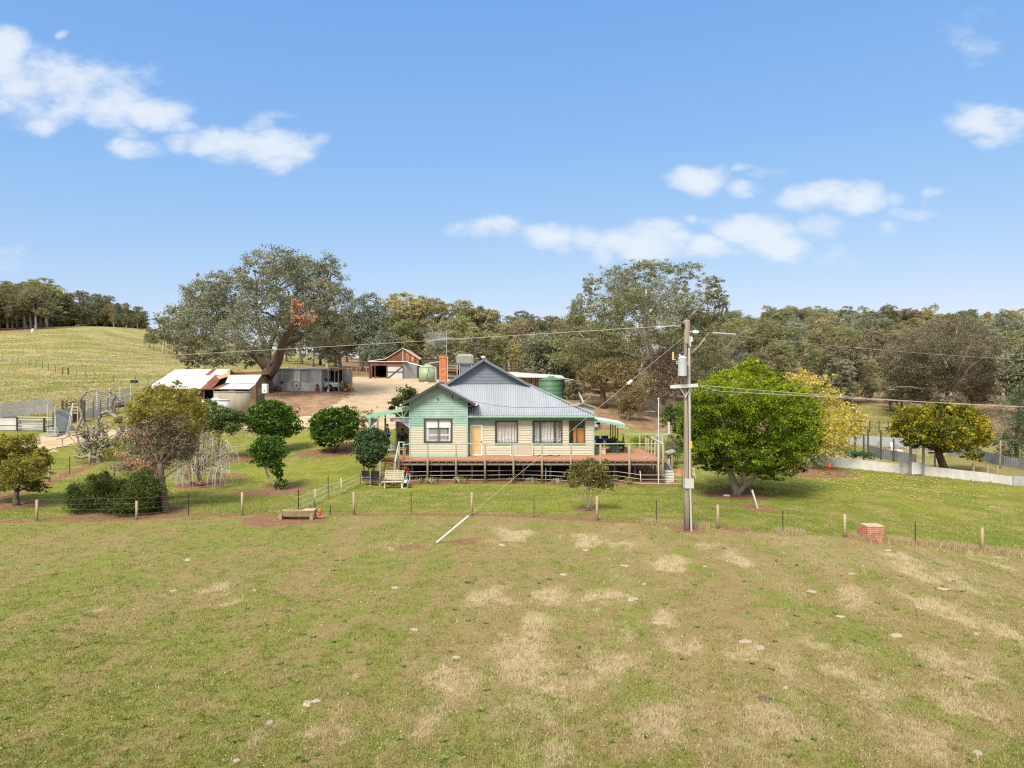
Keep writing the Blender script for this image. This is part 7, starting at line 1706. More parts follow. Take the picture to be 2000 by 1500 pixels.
p = gx(64, 232); g = hs(p.x, p.y); mb = MB(); mb.lathe((p.x, p.y, g), [(.45, -.3), (.45, 1.0), (.3, 1.15), (0, 1.2)], 10); tag(mb.build('marker_post', M['white'], None, False, (p.x, p.y, g)), 'short white marker post on the crest of the left hill', 'post')
p = ray(262, 748, 80); g = hs(p.x, p.y); mb = MB(); mb.box(p.x - .45, p.x + .45, p.y - .3, p.y + .3, g - .05, g + .42); mb.box(p.x - .47, p.x + .47, p.y - .32, p.y + .32, g + .425, g + .47); tag(mb.build('trough_box', M['black'], None, False, (p.x, p.y, g)), 'small black water trough on the hill by the shed', 'trough')

# ================================================================ RIGHT: white panel fence, poultry yard
WF = thing('panel_fence', 'low fence of white and pale corrugated panels along the right lawn', 'fence', tuple(WHITEF[3]))
def panel(px0, py0, px1, py1, hpx, m, lbl=None, dy=0):
    a, b = ray(px0, py0), ray(px1, py1); a.y += dy; b.y += dy
    za, zb = hs(a.x, a.y) - .03, hs(b.x, b.y) - .03; ha = hpx * a.y / F; hb = hpx * b.y / F
    mb = MB(); L_ = (b - a).length; k = 10; n = Vector((b.y - a.y, -(b.x - a.x), 0)).normalized(); rows = []
    for j in range(k * 4 + 1):
        t = j / (k * 4); q = n * .006 * math.sin(2 * math.pi * t * k); rows += [Vector((a.x, a.y, za + ha * t)) + q, Vector((b.x, b.y, zb + hb * t)) + q]
    mb.add(rows, [(2 * j, 2 * j + 1, 2 * j + 3, 2 * j + 2) for j in range(k * 4)])
    for p_, z_, h_ in ((a, za, ha), (b, zb, hb)): mb.box(p_.x - .02, p_.x + .02, p_.y + .02, p_.y + .06, z_, z_ + h_)
    return mb.build('panel', m, WF, False, None, lbl)
panel(1596, 908, 1686, 917, 19.5, M['white'], 'clean white corrugated panel')
panel(1686, 917, 1757, 924, 19, M['white_iron'])
panel(1757, 924, 1776, 926, 19, mat('panel_patchy', (.25, .25, .25), (.5, .5, .5), 2.5, .6, .1), 'patchy dark grey panel')
panel(1804, 929, 1866, 935, 19.5, M['white_iron']); panel(1866, 935, 1931, 942, 19, M['galv_pale']); panel(1932, 942, 1977, 948, 18, M['white_iron'], 'pale panel with a rusty stain'); panel(1979, 948, 2080, 958, 20, M['galv'])
for px, py, tp_ in [(1778.5, 927, 870), (1803.5, 929, 874)]:
    p = ray(px, py); g = hs(p.x, p.y); mb = MB(); mb.tube([(p.x, p.y, g - .1), (p.x, p.y, g + (py - tp_) * p.y / F)], .085, 8); mb.build('gate_post', M['timber_grey'], WF)
p = ray(1791, 928); g = hs(p.x, p.y); D_ = p.y; mb = MB(); mb.box(hX(1780.5, D_), hX(1801, D_), D_ - .03, D_ + .01, g + .04, g + 25 * D_ / F); ga = mb.build('gate', M['white_pl'], WF)
mb = MB(); mb.box(hX(1780, D_), hX(1801.5, D_), D_ - .05, D_ - .031, g + .0, g + .06); mb.box(hX(1800.6, D_), hX(1801.6, D_), D_ - .05, D_ - .031, g, g + 25 * D_ / F); mb.build('gate_frame', M['black'], ga)
mb = MB(); mb.tube([at(1779, 876, D_), at(1803, 874.5, D_)], .02, 5); mb.build('gate_rail', M['timber_grey'], WF)
PY = thing('poultry_yard', 'poultry yard of tall thin posts and low grey sheeting behind the panel fence', 'yard', tuple(gx(1730, 56)))
for px, D, top in [(1670, 60, 850), (1687, 57, 847), (1695.5, 58.5, 838), (1720.5, 57, 840), (1745.5, 56, 857), (1716.5, 62, 869), (1750, 60, 872), (1826, 53, 888), (1789, 58, 880), (1901, 49, 908), (1929, 48.5, 908), (1948, 48.2, 914)]:
    p = gx(px, D); g = hs(p.x, p.y); mb = MB(); mb.tube([(p.x, p.y, g - .1), (p.x, p.y, max(hZ(top, D), g + .9))], .07 if top < 900 else .09, 7); mb.build('post', M['timber_dark'] if top < 860 else M['post_wood'] if top > 900 else M['timber_grey'], PY)
def grey_wall(pts, hh, m, nm='sheeting'):
    mb = MB()
    for (p0, d0), (p1, d1) in zip(pts[:-1], pts[1:]):
        a, b = gx(p0, d0), gx(p1, d1); wall(mb, a, b, hs(a.x, a.y) - .1, hs(b.x, b.y) - .1, hs(a.x, a.y) + hh, hs(b.x, b.y) + hh, .2)
    mb.build(nm, m, PY)
grey_wall([(1660, 66), (1700, 66), (1760, 65), (1850, 62)], .9, M['galv'])
grey_wall([(1696, 60), (1722, 57.5), (1770, 55), (1790, 54)], .85, mat('sheet_dark_grey', (.14, .15, .16), (.2, .21, .22), 1.5, .6))
grey_wall([(1850, 60), (1905, 58), (1960, 54), (2060, 50)], .8, mat('sheet_dark_grey', (.14, .15, .16)))
mb = MB()
for px0, px1, D, z in ((1640, 1790, 78, 1.1), (1640, 1790, 78, .6)):
    mb.tube([gx(px0 + (px1 - px0) * i / 10, D) + Vector((0, 0, z)) for i in range(11)], .02, 4, False)
for i in range(9): p = gx(1645 + i * 18, 78); mb.tube([p - Vector((0, 0, .1)), p + Vector((0, 0, 1.3))], .06, 5)
mb.build('back_fence', M['timber_dark'], PY)
mb = MB(); rngq = np.random.RandomState(9); c = gx(1672, 57.5)
q, tt = clump_leaves(rngq, [(np.array(gx(px, D)) + [0, 0, .5], (.7, .5, .3)) for px, D in ((1660, 56.5), (1672, 56.5), (1690, 56), (1703, 55.5))], 1500, .06, .5, .35, .2, 0, 12)
o = thing('vegetable_bed', 'strip of green vegetables behind the white panel', 'plants', tuple(gx(1680, 56.5))); crown_ob('foliage', q, tt, leafmat('leaf_veg', [(.02, .07, .03), (.05, .14, .06), (.1, .2, .1)], .3), o)
# child's swing frame with white slide boat
SW = thing('swing_frame', 'old blue and grey swing frame behind a white plastic hull', 'swing', tuple(gx(1745, 64))); D_ = 64; z_ = lambda px: hs(hX(px, D_), D_)
mb = MB(); mb.tube([at(1730, 862, D_), at(1755, 868, D_)], .025, 5); mb.tube([at(1724, 0, D_) * 0 + Vector((hX(1723, D_), D_, z_(1723))), at(1730, 862, D_), Vector((hX(1738, D_), D_ - .5, z_(1738)))], .025, 5); mb.tube([Vector((hX(1750, D_), D_ + .4, z_(1750))), at(1755, 868, D_), Vector((hX(1769, D_), D_ - .5, z_(1769)))], .025, 5); mb.build('frame', M['steel'], SW)
mb = MB(); mb.lathe(at(1730, 862, D_) - Vector((0, 0, .06)), [(.06, 0), (.08, .07), (.05, .14)], 8); mb.lathe(at(1754, 868.5, D_) - Vector((0, 0, .06)), [(.06, 0), (.1, .07), (.05, .16)], 8); mb.build('joint', mat('paint_blue', (.15, .3, .6), (.2, .36, .66), 4, .5), SW)
BT = thing('white_hull', 'white moulded plastic hull with a tall back in the poultry yard', 'hull', tuple(gx(1750, 62))); D_ = 62; mb = MB()
mb.tube([at(1737, 888, D_), at(1741, 884, D_), at(1750, 883, D_), at(1760, 884, D_), at(1765, 887, D_)], [.12, .28, .3, .27, .1], 12); mb.build('seat', M['white_pl'], BT, True)
mb = MB(); mb.tube([at(1744, 884, D_), at(1742.5, 874, D_), at(1740.5, 864, D_)], [.16, .12, .1], 10); mb.build('back', M['white_pl'], BT, True)
mb = MB(); mb.box(hX(1748, D_), hX(1756, D_), D_ - .2, D_ + .3, z_(1750) - .05, hZ(887, D_)); mb.box(hX(1760, D_), hX(1763, D_), D_ - .2, D_ + .1, z_(1750) - .05, hZ(887, D_)); mb.build('stand', M['frame_dark'], BT)
mb = MB(); p = gx(1621, 53.5); g = hs(p.x, p.y)
RM = thing('red_marker', 'small red marker on a thin stake near the white panel fence', 'marker', tuple(ray(1621, 930))); p = ray(1621, 930); g = hs(p.x, p.y); D_ = p.y
mb = MB(); mb.tube([(p.x, p.y, g - .05), (p.x, p.y, g + .75)], .012, 5); mb.build('stake', M['picket'], RM)
mb = MB(); mb.tube([at(1620, 912, D_), at(1621.5, 905, D_)], [.09, .04], 8); mb.tube([at(1617.5, 911.5, D_), at(1621, 910, D_)], .06, 6); mb.build('float', mat('plastic_red', (.6, .03, .04), (.65, .05, .06), 4, .5), RM)

# ================================================================ YARDS at left
CY = thing('cattle_yards', 'cattle yards of grey rails and rusty sheets at the left of the picture', 'yard', tuple(gx(100, 63)))
def rails(pts, zs_, r, m, nm='rail', posts=None, pm=None, hp=1.6):
    mb = MB()
    for z in zs_: mb.tube([Vector((hX(px, D), D, hs(hX(px, D), D) + z)) for px, D in pts], r, 5)
    mb.build(nm, m, CY)
    for px, D in (posts or []): x = hX(px, D); g = hs(x, D); b_ = MB(); b_.tube([(x, D, g - .1), (x, D, g + hp)], .09, 7); b_.build('post', pm or M['timber_dark'], CY)
def iron_rail(pts, z0, z1, m, nm='sheet_panel'):
    mb = MB()
    for (p0, d0), (p1, d1) in zip(pts[:-1], pts[1:]):
        a = Vector((hX(p0, d0), d0, hs(hX(p0, d0), d0))); b = Vector((hX(p1, d1), d1, hs(hX(p1, d1), d1))); k = 6; n = Vector((0, -1, 0)); rows = []
        for j in range(k * 4 + 1): t = j / (k * 4); q = n * .009 * math.sin(2 * math.pi * t * k); rows += [a + Vector((0, 0, z0 + (z1 - z0) * t)) + q, b + Vector((0, 0, z0 + (z1 - z0) * t)) + q]
        mb.add(rows, [(2 * j, 2 * j + 1, 2 * j + 3, 2 * j + 2) for j in range(k * 4)])
    mb.build(nm, m, CY)
fl = [(-60, 62.5), (33, 62.5), (86, 62.8), (102, 63)]
iron_rail(fl, .05, .5, M['galv_pale']); iron_rail([(-60, 62.45), (33, 62.45)], .5, 1.1, M['galv_pale']); iron_rail([(34, 62.5), (86, 62.8), (101, 63)], .62, .95, M['galv_pale'])
bk = [(-70, 71), (0, 70), (50, 72), (102, 74)]
iron_rail(bk, .1, .75, M['galv_pale']); iron_rail(bk, .8, 1.1, M['galv_pale']); iron_rail(bk, 1.16, 1.5, M['galv_pale'])
rails([(33, 62.3), (102, 62.8)], (.3, .55, 1.05, 1.25), .04, M['galv_pale'], 'rail', [(33.5, 62.3), (86, 62.6)], M['timber_dark'], 1.25)
iron_rail([(122, 67), (140, 67.5), (166, 68)], .05, .8, M['rust']); rails([(122, 67), (166, 68)], (1.0, 1.3, 1.6, 1.9), .045, M['rust'], 'rail', [(122, 67), (130, 67), (140, 67.3), (155, 67.5), (159.5, 67.6), (165, 67.8)], M['timber_dark'], 2.1)
iron_rail([(168, 69), (196, 71), (225, 73)], .1, .75, M['galv_pale']); rails([(168, 69), (196, 71), (225, 73), (258, 75)], (.85, 1.05, 1.25, 1.45, 1.65), .045, M['galv_pale'], 'rail', [(182, 70), (196, 71), (210, 72), (225, 73), (245, 74), (258, 75)], M['timber_grey'], 1.8)
iron_rail([(225, 73), (258, 75)], .5, 1.0, M['rust']); rails([(170, 74), (215, 78), (258, 81)], (.3, .55, .8, 1.05, 1.3, 1.55, 1.8), .045, M['galv_pale'], 'rail', [(190, 76), (215, 78), (235, 79.5), (256, 81)], M['galv_pale'], 2.0)
CR = thing('loading_ramp', 'grey steel cattle loading ramp at the end of the yards', 'ramp', tuple(gx(112, 62)))
g = hs(hX(112, 62), 62); X_ = lambda px: hX(px, 62); mb = MB(); mb.box(X_(93), X_(127), 60.9, 62, g - .1, g + .12); mb.build('base', M['galv'], CR)
mb = MB(); mb.box(X_(102), X_(117), 61.3, 63, g + .7, g + .8); mb.box(X_(103), X_(116), 62.2, 62.3, g + .12, g + .7); mb.build('floor', M['black'], CR)
mb = MB(); mb.add([(X_(101), 62.1, g + .8), (X_(101), 65, g + 1.0), (X_(101), 65, g + 2.3), (X_(101), 62.1, g + 1.9)], [(0, 1, 2, 3)]); mb.add([(X_(118.5), 61.2, g + .25), (X_(130), 62.8, g + .25), (X_(130), 62.8, g + 1.1), (X_(118.5), 61.2, g + 1.95)], [(0, 1, 2, 3)]); mb.build('side_sheet', mat('steel_blue_grey', (.27, .32, .35), (.34, .385, .42), 2, .7, 0), CR)
mb = MB()
for a, b in [((101, 61.5, 0), (101, 61.5, 2.6)), ((118, 61.2, 0), (119.5, 61.2, 2.6)), ((101, 61.5, 2.5), (117, 63.5, 1.7)), ((119, 61.2, 2.5), (131, 62.5, 1.6)), ((121, 61.2, 0), (120, 61.2, 1.6)), ((101, 61.3, .35), (119, 61.2, .35)), ((125, 61.3, 0), (118, 61.2, 1.2)), ((130, 62, 0), (128, 63, 2.7)), ((135, 62, 0), (129, 63, 2.7)), ((138, 63, 0), (138, 63, 2.4))]:
    mb.tube([(X_(a[0]), a[1], g + a[2]), (X_(b[0]), b[1], g + b[2])], .04, 5)
mb.build('frame', M['steel'], CR)

# ================================================================ SMALL THINGS ON THE FRONT LAWN AND PADDOCK
# brick block, stepped at its left
p = ray(1704, 1056); D_ = p.y; g = hs(p.x, p.y); BK = thing('brick_block', 'low red brick block with stepped left end and pale capping', 'brick block', (p.x, p.y, g))
x0, x1 = hX(1691, D_), hX(1724, D_); zt = g + 29 * D_ / F; hh = zt - g
mb = MB(); mb.box(x0, x1, D_ - .1, D_ + .5, g - .1, zt - .06)
for i, f_2 in enumerate((.88, .74, .6)): mb.box(x0 - .045 * (i + 1), x0 - .045 * i - .001, D_ + .05 * i, D_ + .5, g - .1, g + hh * f_2)
mb.build('brickwork', M['brick_red'], BK); mb = MB(); mb.box(x0 - .01, x1 + .015, D_ - .115, D_ + .51, zt - .059, zt); mb.build('capping', mat('mortar_cap', (.37, .28, .2), (.45, .35, .27), 4, .9), BK)
# concrete trough
p = ray(580, 1014); D_ = p.y; g = hs(p.x, p.y); TR = thing('concrete_trough', 'long concrete water trough on two feet by the fence', 'trough', (p.x, p.y, g)); x0, x1 = hX(546, D_), hX(614, D_)
prof = [(-.26, .42), (-.2, .16), (-.08, .1), (.08, .1), (.2, .16), (.26, .42), (.19, .42), (.13, .22), (-.13, .22), (-.19, .42)]
mb = MB(); n = len(prof); vs = [(x0, D_ + .1 + a, g + b) for a, b in prof] + [(x1, D_ + .1 + a, g + b) for a, b in prof]; mb.add(vs, [(i, n + i, n + (i + 1) % n, (i + 1) % n) for i in range(n)]); mb.box(x0 - .03, x0, D_ - .15, D_ + .35, g + .1, g + .42); mb.box(x1, x1 + .03, D_ - .15, D_ + .35, g + .1, g + .42)
mb.build('basin', mat('trough_concrete', (.23, .175, .1), (.31, .245, .15), 4, .9, 0, .3), TR)
for xx in (x0 + .02, x1 - .17): mb = MB(); mb.box(xx, xx + .15, D_ - .2, D_ + .4, g - .05, g + .3); mb.build('foot', mat('trough_concrete', ()), TR)
mb = MB(); mb.box(hX(592, D_), x1 + .02, D_ - .18, D_ + .38, g + .425, g + .47); mb.build('lid', mat('mortar_cap', ()), TR)
mb = MB(); mb.box(x0 + .05, hX(591, D_), D_ - .06, D_ + .27, g + .36, g + .365); mb.build('water', mat('water_dark', (.06, .06, .04), (.05, .05, .04), 2, .1), TR)
mb = MB(); mb.tube([(x1 + .05, D_ + .1, g + .3), (x1 + .14, D_ + .05, g + .22), (x1 + .2, D_, g + .1), (x1 + .33, D_ + .05, g + .1), (x1 + .42, D_ + .1, g + .18)], .03, 6); mb.lathe((x1 + .24, D_ + .1, g + .35), [(.03, -.2), (.09, 0), (.1, .1), (.04, .16)], 9); mb.build('valve_pipe', mat('pipe_orange', (.5, .15, .04), (.4, .12, .05), 6, .6), TR)
# bench
p = gx(768, 44.4); D_ = 44.4; g = hs(p.x, D_); BN = thing('garden_bench', 'cream slatted garden bench on the bare ground before the deck steps', 'bench', (p.x, D_, g)); x0, x1 = hX(751, D_), hX(787, D_); mc = mat('bench_cream', (.42, .38, .27), (.48, .44, .33), 5, .7)
mb = MB()
for i in range(4): mb.box(x0 - .1, x1 + .02, D_ - .5 + i * .115, D_ - .5 + i * .115 + .095, g + .4, g + .435)
mb.build('seat', mc, BN); mb = MB()
for i in range(4): mb.box(x0, x1 + .06, D_ + .0 + i * .03, D_ + .025 + i * .03, g + .5 + i * .125, g + .6 + i * .125)
mb.bar((x0 + .02, D_ + .13, g + 1.03), (x1 + .08, D_ + .13, g + 1.03), .05, .06); mb.build('backrest', mc, BN)
for xx in (x0 + .05, x1 - .05):
    for y0 in (-.45, .05): mb = MB(); mb.box(xx, xx + .06, D_ + y0, D_ + y0 + .06, g - .05, g + (.4 if y0 < 0 else 1.0)); mb.build('leg', mc, BN)
mb = MB(); mb.bar((x0 + .04, D_ - .45, g + .6), (x0 + .08, D_ + .1, g + .62), .06, .04); mb.build('armrest', mc, BN)
p = at(791, 922, 44.9); RF = thing('pot_plant', 'red leaved pot plant at the right end of the cream bench', 'plant', (p.x, 44.9, hs(p.x, 44.9))); g = hs(p.x, 44.9)
mb = MB(); mb.lathe((p.x, 44.9, g), [(.12, -.02), (.17, .3), (.15, .3), (0, .28)], 12); mb.build('pot', M['timber_dark'], RF); q, tt = clump_leaves(rngq, [(np.array([p.x, 44.9, hZ(919, 44.9)]), (.2, .2, .22))], 240, .05, .5, .35, .2, 0, 12); crown_ob('leaves', q, tt, leafmat('leaf_red', [(.2, .03, .02), (.4, .08, .04), (.3, .2, .08)], .3), RF)
mb = MB(); mb.tube([(p.x, 44.9, g + .25), (p.x, 44.9, hZ(919, 44.9))], .015, 5); mb.build('stem', BARK, RF)
# hose reel
D_ = 44.2; g = hs(hX(794, D_), D_); HR = thing('hose_reel', 'white tubular hose reel cart with green hose beside the bench', 'hose reel', (hX(794, D_), D_, g)); X_ = lambda px: hX(px, D_)
mb = MB(); mb.tube([(X_(787), D_ - .25, g + .03), (X_(788), D_ - .2, g + .35), (X_(792), D_ + .1, g + .55), (X_(793.5), D_ + .15, g + .85), (X_(800), D_ + .15, g + .85), (X_(800), D_ + .1, g + .55), (X_(797), D_ - .2, g + .3), (X_(796), D_ - .25, g + .03), (X_(787), D_ - .25, g + .03)], .022, 6); mb.build('frame', M['white'], HR)
mb = MB(); c0 = Vector((X_(789), D_, g + .42)); c1 = Vector((X_(797), D_, g + .42)); mb.tube([c0, c1], .2, 14); mb.build('hose', mat('hose_green', (.04, .16, .1), (.06, .2, .13), 14, .6), HR)
mb = MB(); mb.tube([Vector((X_(790.5), D_ - .21, g + .42)), Vector((X_(796.5), D_ - .21, g + .42))], .1, 8); mb.build('drum', M['white_pl'], HR)
for px in (790, 802): mb = MB(); mb.tube([(X_(px) - .03, D_ + .1, g + .09), (X_(px) + .03, D_ + .1, g + .09)], .09, 10); mb.build('wheel', M['black'], HR)
# black garden chairs under the camellia
def outdoor_chair(name, label, x, y, g, rz, cm, fm, group, seat_h=.42):
    t = thing(name, label, 'chair', (x, y, g), group)
    rot = Matrix.Rotation(rz, 3, 'Z'); P = lambda a, b, c: Vector((x, y, g)) + rot @ Vector((a, b, c))
    mb = MB(); mb.bar(P(0, -.24, seat_h), P(0, .22, seat_h - .02), .5, .035); mb.build('seat', cm, t)
    mb = MB(); mb.bar(P(0, .22, seat_h + .12), P(0, .34, seat_h + .52), .5, .03, up=rot @ Vector((0, 1, .3))); mb.build('backrest', cm, t)
    for sx in (-.27, .27):
        mb = MB(); mb.tube([P(sx, -.26, 0), P(sx, -.2, .62)], .016, 6); mb.build('leg', fm, t)
        mb = MB(); mb.tube([P(sx, .3, 0), P(sx, .2, .4), P(sx, .35, seat_h + .54)], .016, 6); mb.build('leg', fm, t)
        mb = MB(); mb.bar(P(sx, -.24, .63), P(sx, .3, .66), .05, .025); mb.build('armrest', fm, t)
    return t
for px, D, lab in ((717, 44.9, 'black mesh chair under the round bush, left one of the pair'), (733, 44.8, 'black mesh chair under the round bush, right one beside the step post')):
    x = hX(px, D); outdoor_chair('garden_chair', lab, x, D, hs(x, D), R(180 + (px - 725)), M['black'], M['timber_grey'], 'black chairs under the round bush', .45)
mb = MB(); x = hX(710, 46); mb.tube([(x, 46, hs(x, 46) - .1), (x, 46, 1.3)], .07, 8); tag(mb.build('support_post', M['timber'], None, True, (x, 46, hs(x, 46))), 'weathered post standing at the left edge of the round bush', 'post')
# dining set on the deck
TB = thing('outdoor_table', 'white outdoor table between blue chairs on the right deck', 'table', (hX(1186, 52.6), 52.6, ZD)); x = hX(1181, 52.6)
mb = MB(); mb.box(x - 1.0, x + .8, 52.2, 53.1, ZD + .72, ZD + .76); mb.build('tabletop', M['white_pl'], TB)
for a, b in ((-.9, 52.3), (.7, 52.3), (-.9, 53), (.7, 53)): mb = MB(); mb.box(x + a - .03, x + a + .03, b - .03, b + .03, ZD, ZD + .72); mb.build('leg', M['steel'], TB)
mb = MB(); c = Vector((x - .25, 52.6, ZD + .76)); mb.lathe(c, [(.06, 0), (.09, .1), (.05, .16), (0, .16)], 10); tag(mb.build('bowl', mat('terracotta', (.45, .17, .1), (.5, .2, .12), 4, .8), None, False, tuple(c)), 'small terracotta bowl on the white outdoor table', 'bowl')
BLUE = mat('canvas_navy', (.02, .03, .12), (.03, .045, .16), 5, .8)
for px, D, rz, lab in ((1170.5, 51.6, 180, 'navy canvas chair with its back to us beside the house wall'), (1190, 51.6, 176, 'navy canvas chair with its back to us before the right half of the table'), (1165, 53.8, 0, 'navy canvas chair across the table, half hidden by the house wall'), (1182, 53.8, 0, 'navy canvas chair across the table, facing us'), (1209, 52.5, 268, 'navy canvas chair turned sideways beside the thin awning posts')):
    outdoor_chair('canvas_chair', lab, hX(px, D), D, ZD, R(rz), BLUE, M['steel'], 'navy chairs round the outdoor table', .5)
# boxes and pots on the right deck
mb = MB(); a = hX(1162, 50.5); mb.box(a, a + .62, 50.4, 51.0, ZD + .003, ZD + .42); mb.box(a - .03, a + .65, 50.37, 51.03, ZD + .425, ZD + .5); mb.box(a + .1, a + .52, 50.38, 50.398, ZD + .1, ZD + .3); tag(mb.build('storage_box', mat('box_brown_grey', (.3, .24, .2), (.38, .32, .27), 5, .8), None, False, (a + .3, 50.7, ZD)), 'brown grey storage box by the house corner on the right deck', 'box')
BX = thing('esky_box', 'pink and grey cooler box next to the storage box on the right deck', 'box', (hX(1176, 50.3), 50.3, ZD)); a = hX(1172, 50.3); mb = MB(); mb.box(a, a + .36, 50.1, 50.5, ZD + .003, ZD + .34); mb.build('tub', mat('box_pale', (.5, .42, .38), (.56, .48, .44), 5, .7), BX); mb = MB(); mb.box(a - .02, a + .38, 50.08, 50.52, ZD + .345, ZD + .46); mb.build('lid', mat('box_pink', (.5, .24, .2), (.55, .3, .25), 5, .7), BX)
GT = thing('shade_screen', 'dark green mesh planter screen around the thin awning posts', 'screen', (hX(1200, 51.2), 51.2, ZD)); mb = MB(); a, b = hX(1193, 51.2), hX(1208, 51.2); mb.box(a, b, 51.15, 51.5, ZD + .01, ZD + .75); mb.build('planter', mat('planter_green', (.03, .07, .05), (.05, .1, .07), 6, .8), GT)
q, tt = clump_leaves(rngq, [(np.array([(a + b) / 2, 51.35, ZD + .85]), (.34, .25, .25)), (np.array([b + .25, 51.6, ZD + .4]), (.35, .3, .4))], 700, .06, .5, .3, .25, 0, 12); crown_ob('foliage', q, tt, L_SHR, GT)
# flag pole on the deck corner
x = hX(1285.3, 46.0); FP = thing('flagpole', 'slim white pole with a cap standing at the right deck corner', 'pole', (x, 45.84, hs(x, 45.8))); mb = MB(); mb.tube([(x, 45.84, hs(x, 45.8)), (x, 45.84, hZ(780, 45.84))], .035, 8); mb.build('shaft', M['white'], FP); mb = MB(); mb.lathe((x, 45.84, hZ(780, 45.84)), [(.06, 0), (.07, .03), (.05, .08), (0, .1)], 10); mb.build('cap', M['white'], FP)
# leaning flyscreen on the house front
FS = thing('flyscreen_door', 'grey flyscreen panel leaning against the cream wall under the windows', 'flyscreen', (hX(1018, 48.8), 48.8, ZD)); a, b = hX(997.5, 48.85), hX(1040, 48.85); zt = hZ(867.5, 48.85)
mb = MB(); P = lambda x, z: Vector((x, 48.78 + .16 * (z - ZD) / (zt - ZD), z))
mb.add([P(a + .3, ZD + .01), P(b - .03, ZD + .01), P(b - .03, zt), P(a + .3, zt)], [(0, 1, 2, 3)]); mb.build('mesh', M['screen'], FS)
mb = MB(); mb.bar(P(a, ZD + .03), P(b, ZD + .03), .03, .04); mb.bar(P(b, ZD + .03), P(b, zt), .04, .03, up=(0, 1, 0)); mb.bar(P(a, ZD + .03), P(a, zt), .03, .03, up=(0, 1, 0)); mb.bar(P(a + .28, ZD + .03), P(a + .28, zt), .03, .03, up=(0, 1, 0)); mb.bar(P(a, zt), P(b, zt), .03, .03); mb.build('frame', M['white'], FS)
mb = MB(); mb.tube([Vector((hX(px, 48.6), 48.6, ZD + .03 + .05 * (i % 2))) for i, px in enumerate((1048, 1056, 1065, 1075, 1085, 1094))], .03, 6); tag(mb.build('rolled_hose', M['black'], None, False, tuple(at(1070, 889, 48.6))), 'dark hose lying along the foot of the cream wall', 'hose')
mb = MB(); a = at(1259, 897, 46.8); a.z = ZD + .04; b = at(1264, 891, 48); b.z = ZD + .04; mb.tube([a, b], .03, 6); tag(mb.build('loose_stick', M['white'], None, False, tuple(a)), 'short white stick lying on the right deck', 'stick')
# curved iron sheet screen at the deck end
CS = thing('iron_screen', 'curved sheet of pale corrugated iron at the right end of the deck', 'screen', (hX(1306, 46.5), 46.5, hs(hX(1306, 46.5), 46.5))); D_ = 46.3; g = hs(hX(1306, D_), D_)
mb = MB(); vs = []; nn = 40
for i in range(nn + 1):
    z = g + (hZ(918, D_) - g) * i / nn; q = .02 * math.sin(i * 1.26); vs += [(hX(1296.5, D_), D_ + q, z), (hX(1315, D_), D_ + q, z)]
mb.add(vs, [(2 * i, 2 * i + 1, 2 * i + 3, 2 * i + 2) for i in range(nn)]); mb.build('lower_sheet', M['white_iron'], CS)
mb = MB(); vs = []
for i in range(13): t = i / 12; vs += [(hX(1297, D_), D_ + .02, hZ(918 - 14 * t, D_)), (hX(1314 - 12 * t * t, D_), D_ + .02, hZ(918 - 16 * t, D_))]
mb.add(vs, [(2 * i, 2 * i + 1, 2 * i + 3, 2 * i + 2) for i in range(12)]); mb.build('dark_sheet', mat('sheet_charcoal', (.08, .085, .09), (.13, .135, .14), 3, .4), CS)
mb = MB(); mb.tube([(hX(1298, D_), D_ - .03, hZ(899, D_)), (hX(1306, D_), D_ - .03, hZ(908, D_)), (hX(1315, D_), D_ - .03, hZ(920, D_)), (hX(1315.5, D_), D_ - .03, g)], .025, 6); mb.build('edge_tube', M['white'], CS)
for px, D, t in ((1312.5, 48.5, 889), (1306.5, 48, 897)): x = hX(px, D); mb = MB(); mb.box(x - .06, x + .06, D, D + .1, hs(x, D), hZ(t, D)); mb.build('post', M['galv_pale'] if t > 890 else M['timber'], CS)
mb = MB(); a = hX(1302, 50); mb.add([(a, 49.6, ZD + .1), (a + .6, 49.8, ZD + .25), (a + .6, 51, ZD + .3), (a, 51, ZD + .1), (a, 49.6, ZD + .02), (a + .6, 49.8, ZD + .17), (a + .6, 51, ZD + .22), (a, 51, ZD + .02)], [(0, 1, 2, 3), (7, 6, 5, 4), (0, 4, 5, 1), (1, 5, 6, 2), (2, 6, 7, 3), (3, 7, 4, 0)]); mb.box(a + .1, a + .18, 49.9, 50, hs(a, 50), ZD + .1); mb.box(a + .4, a + .48, 50.6, 50.7, hs(a, 50), ZD + .16); tag(mb.build('side_bench', M['timber_grey'], None, False, (a, 50, hs(a, 50))), 'grey plank bench against the bush beyond the deck end', 'bench')
mb = MB(); c = gx(1335, 49); bm_ = [(c.x + .9 * math.cos(t) * r, c.y + .9 * math.sin(t) * r, hs(c.x, c.y) + .35 * (1 - r * r) - .05 + .04 * math.sin(t * 5 + r * 9)) for r in (0.001, .25, .5, .75, 1, 1.2) for t in [i * math.pi / 10 for i in range(20)]]
mb.add(bm_, [(r * 20 + i, r * 20 + (i + 1) % 20, (r + 1) * 20 + (i + 1) % 20, (r + 1) * 20 + i) for r in range(5) for i in range(20)]); tag(mb.build('soil_heap', mat('soil_orange', (.25, .12, .06), (.34, .18, .1), 5, .95, 0, .5), None, True, tuple(c)), 'low heap of orange soil behind the power pole', 'soil heap')
LD = thing('leaning_gate', 'pale tubular gate leaning behind the power pole', 'gate', tuple(gx(1357, 47))); mb = MB(); D_ = 47; P = lambda px, py: at(px, py, D_)
for a, b in (((1351, 944), (1350, 908)), ((1360, 944), (1354, 910)), ((1350, 915), (1356, 917)), ((1350, 925), (1358, 928)), ((1350, 935), (1360, 938))): mb.tube([P(*a), P(*b)], .025, 5)
mb.build('bars', M['white'], LD)
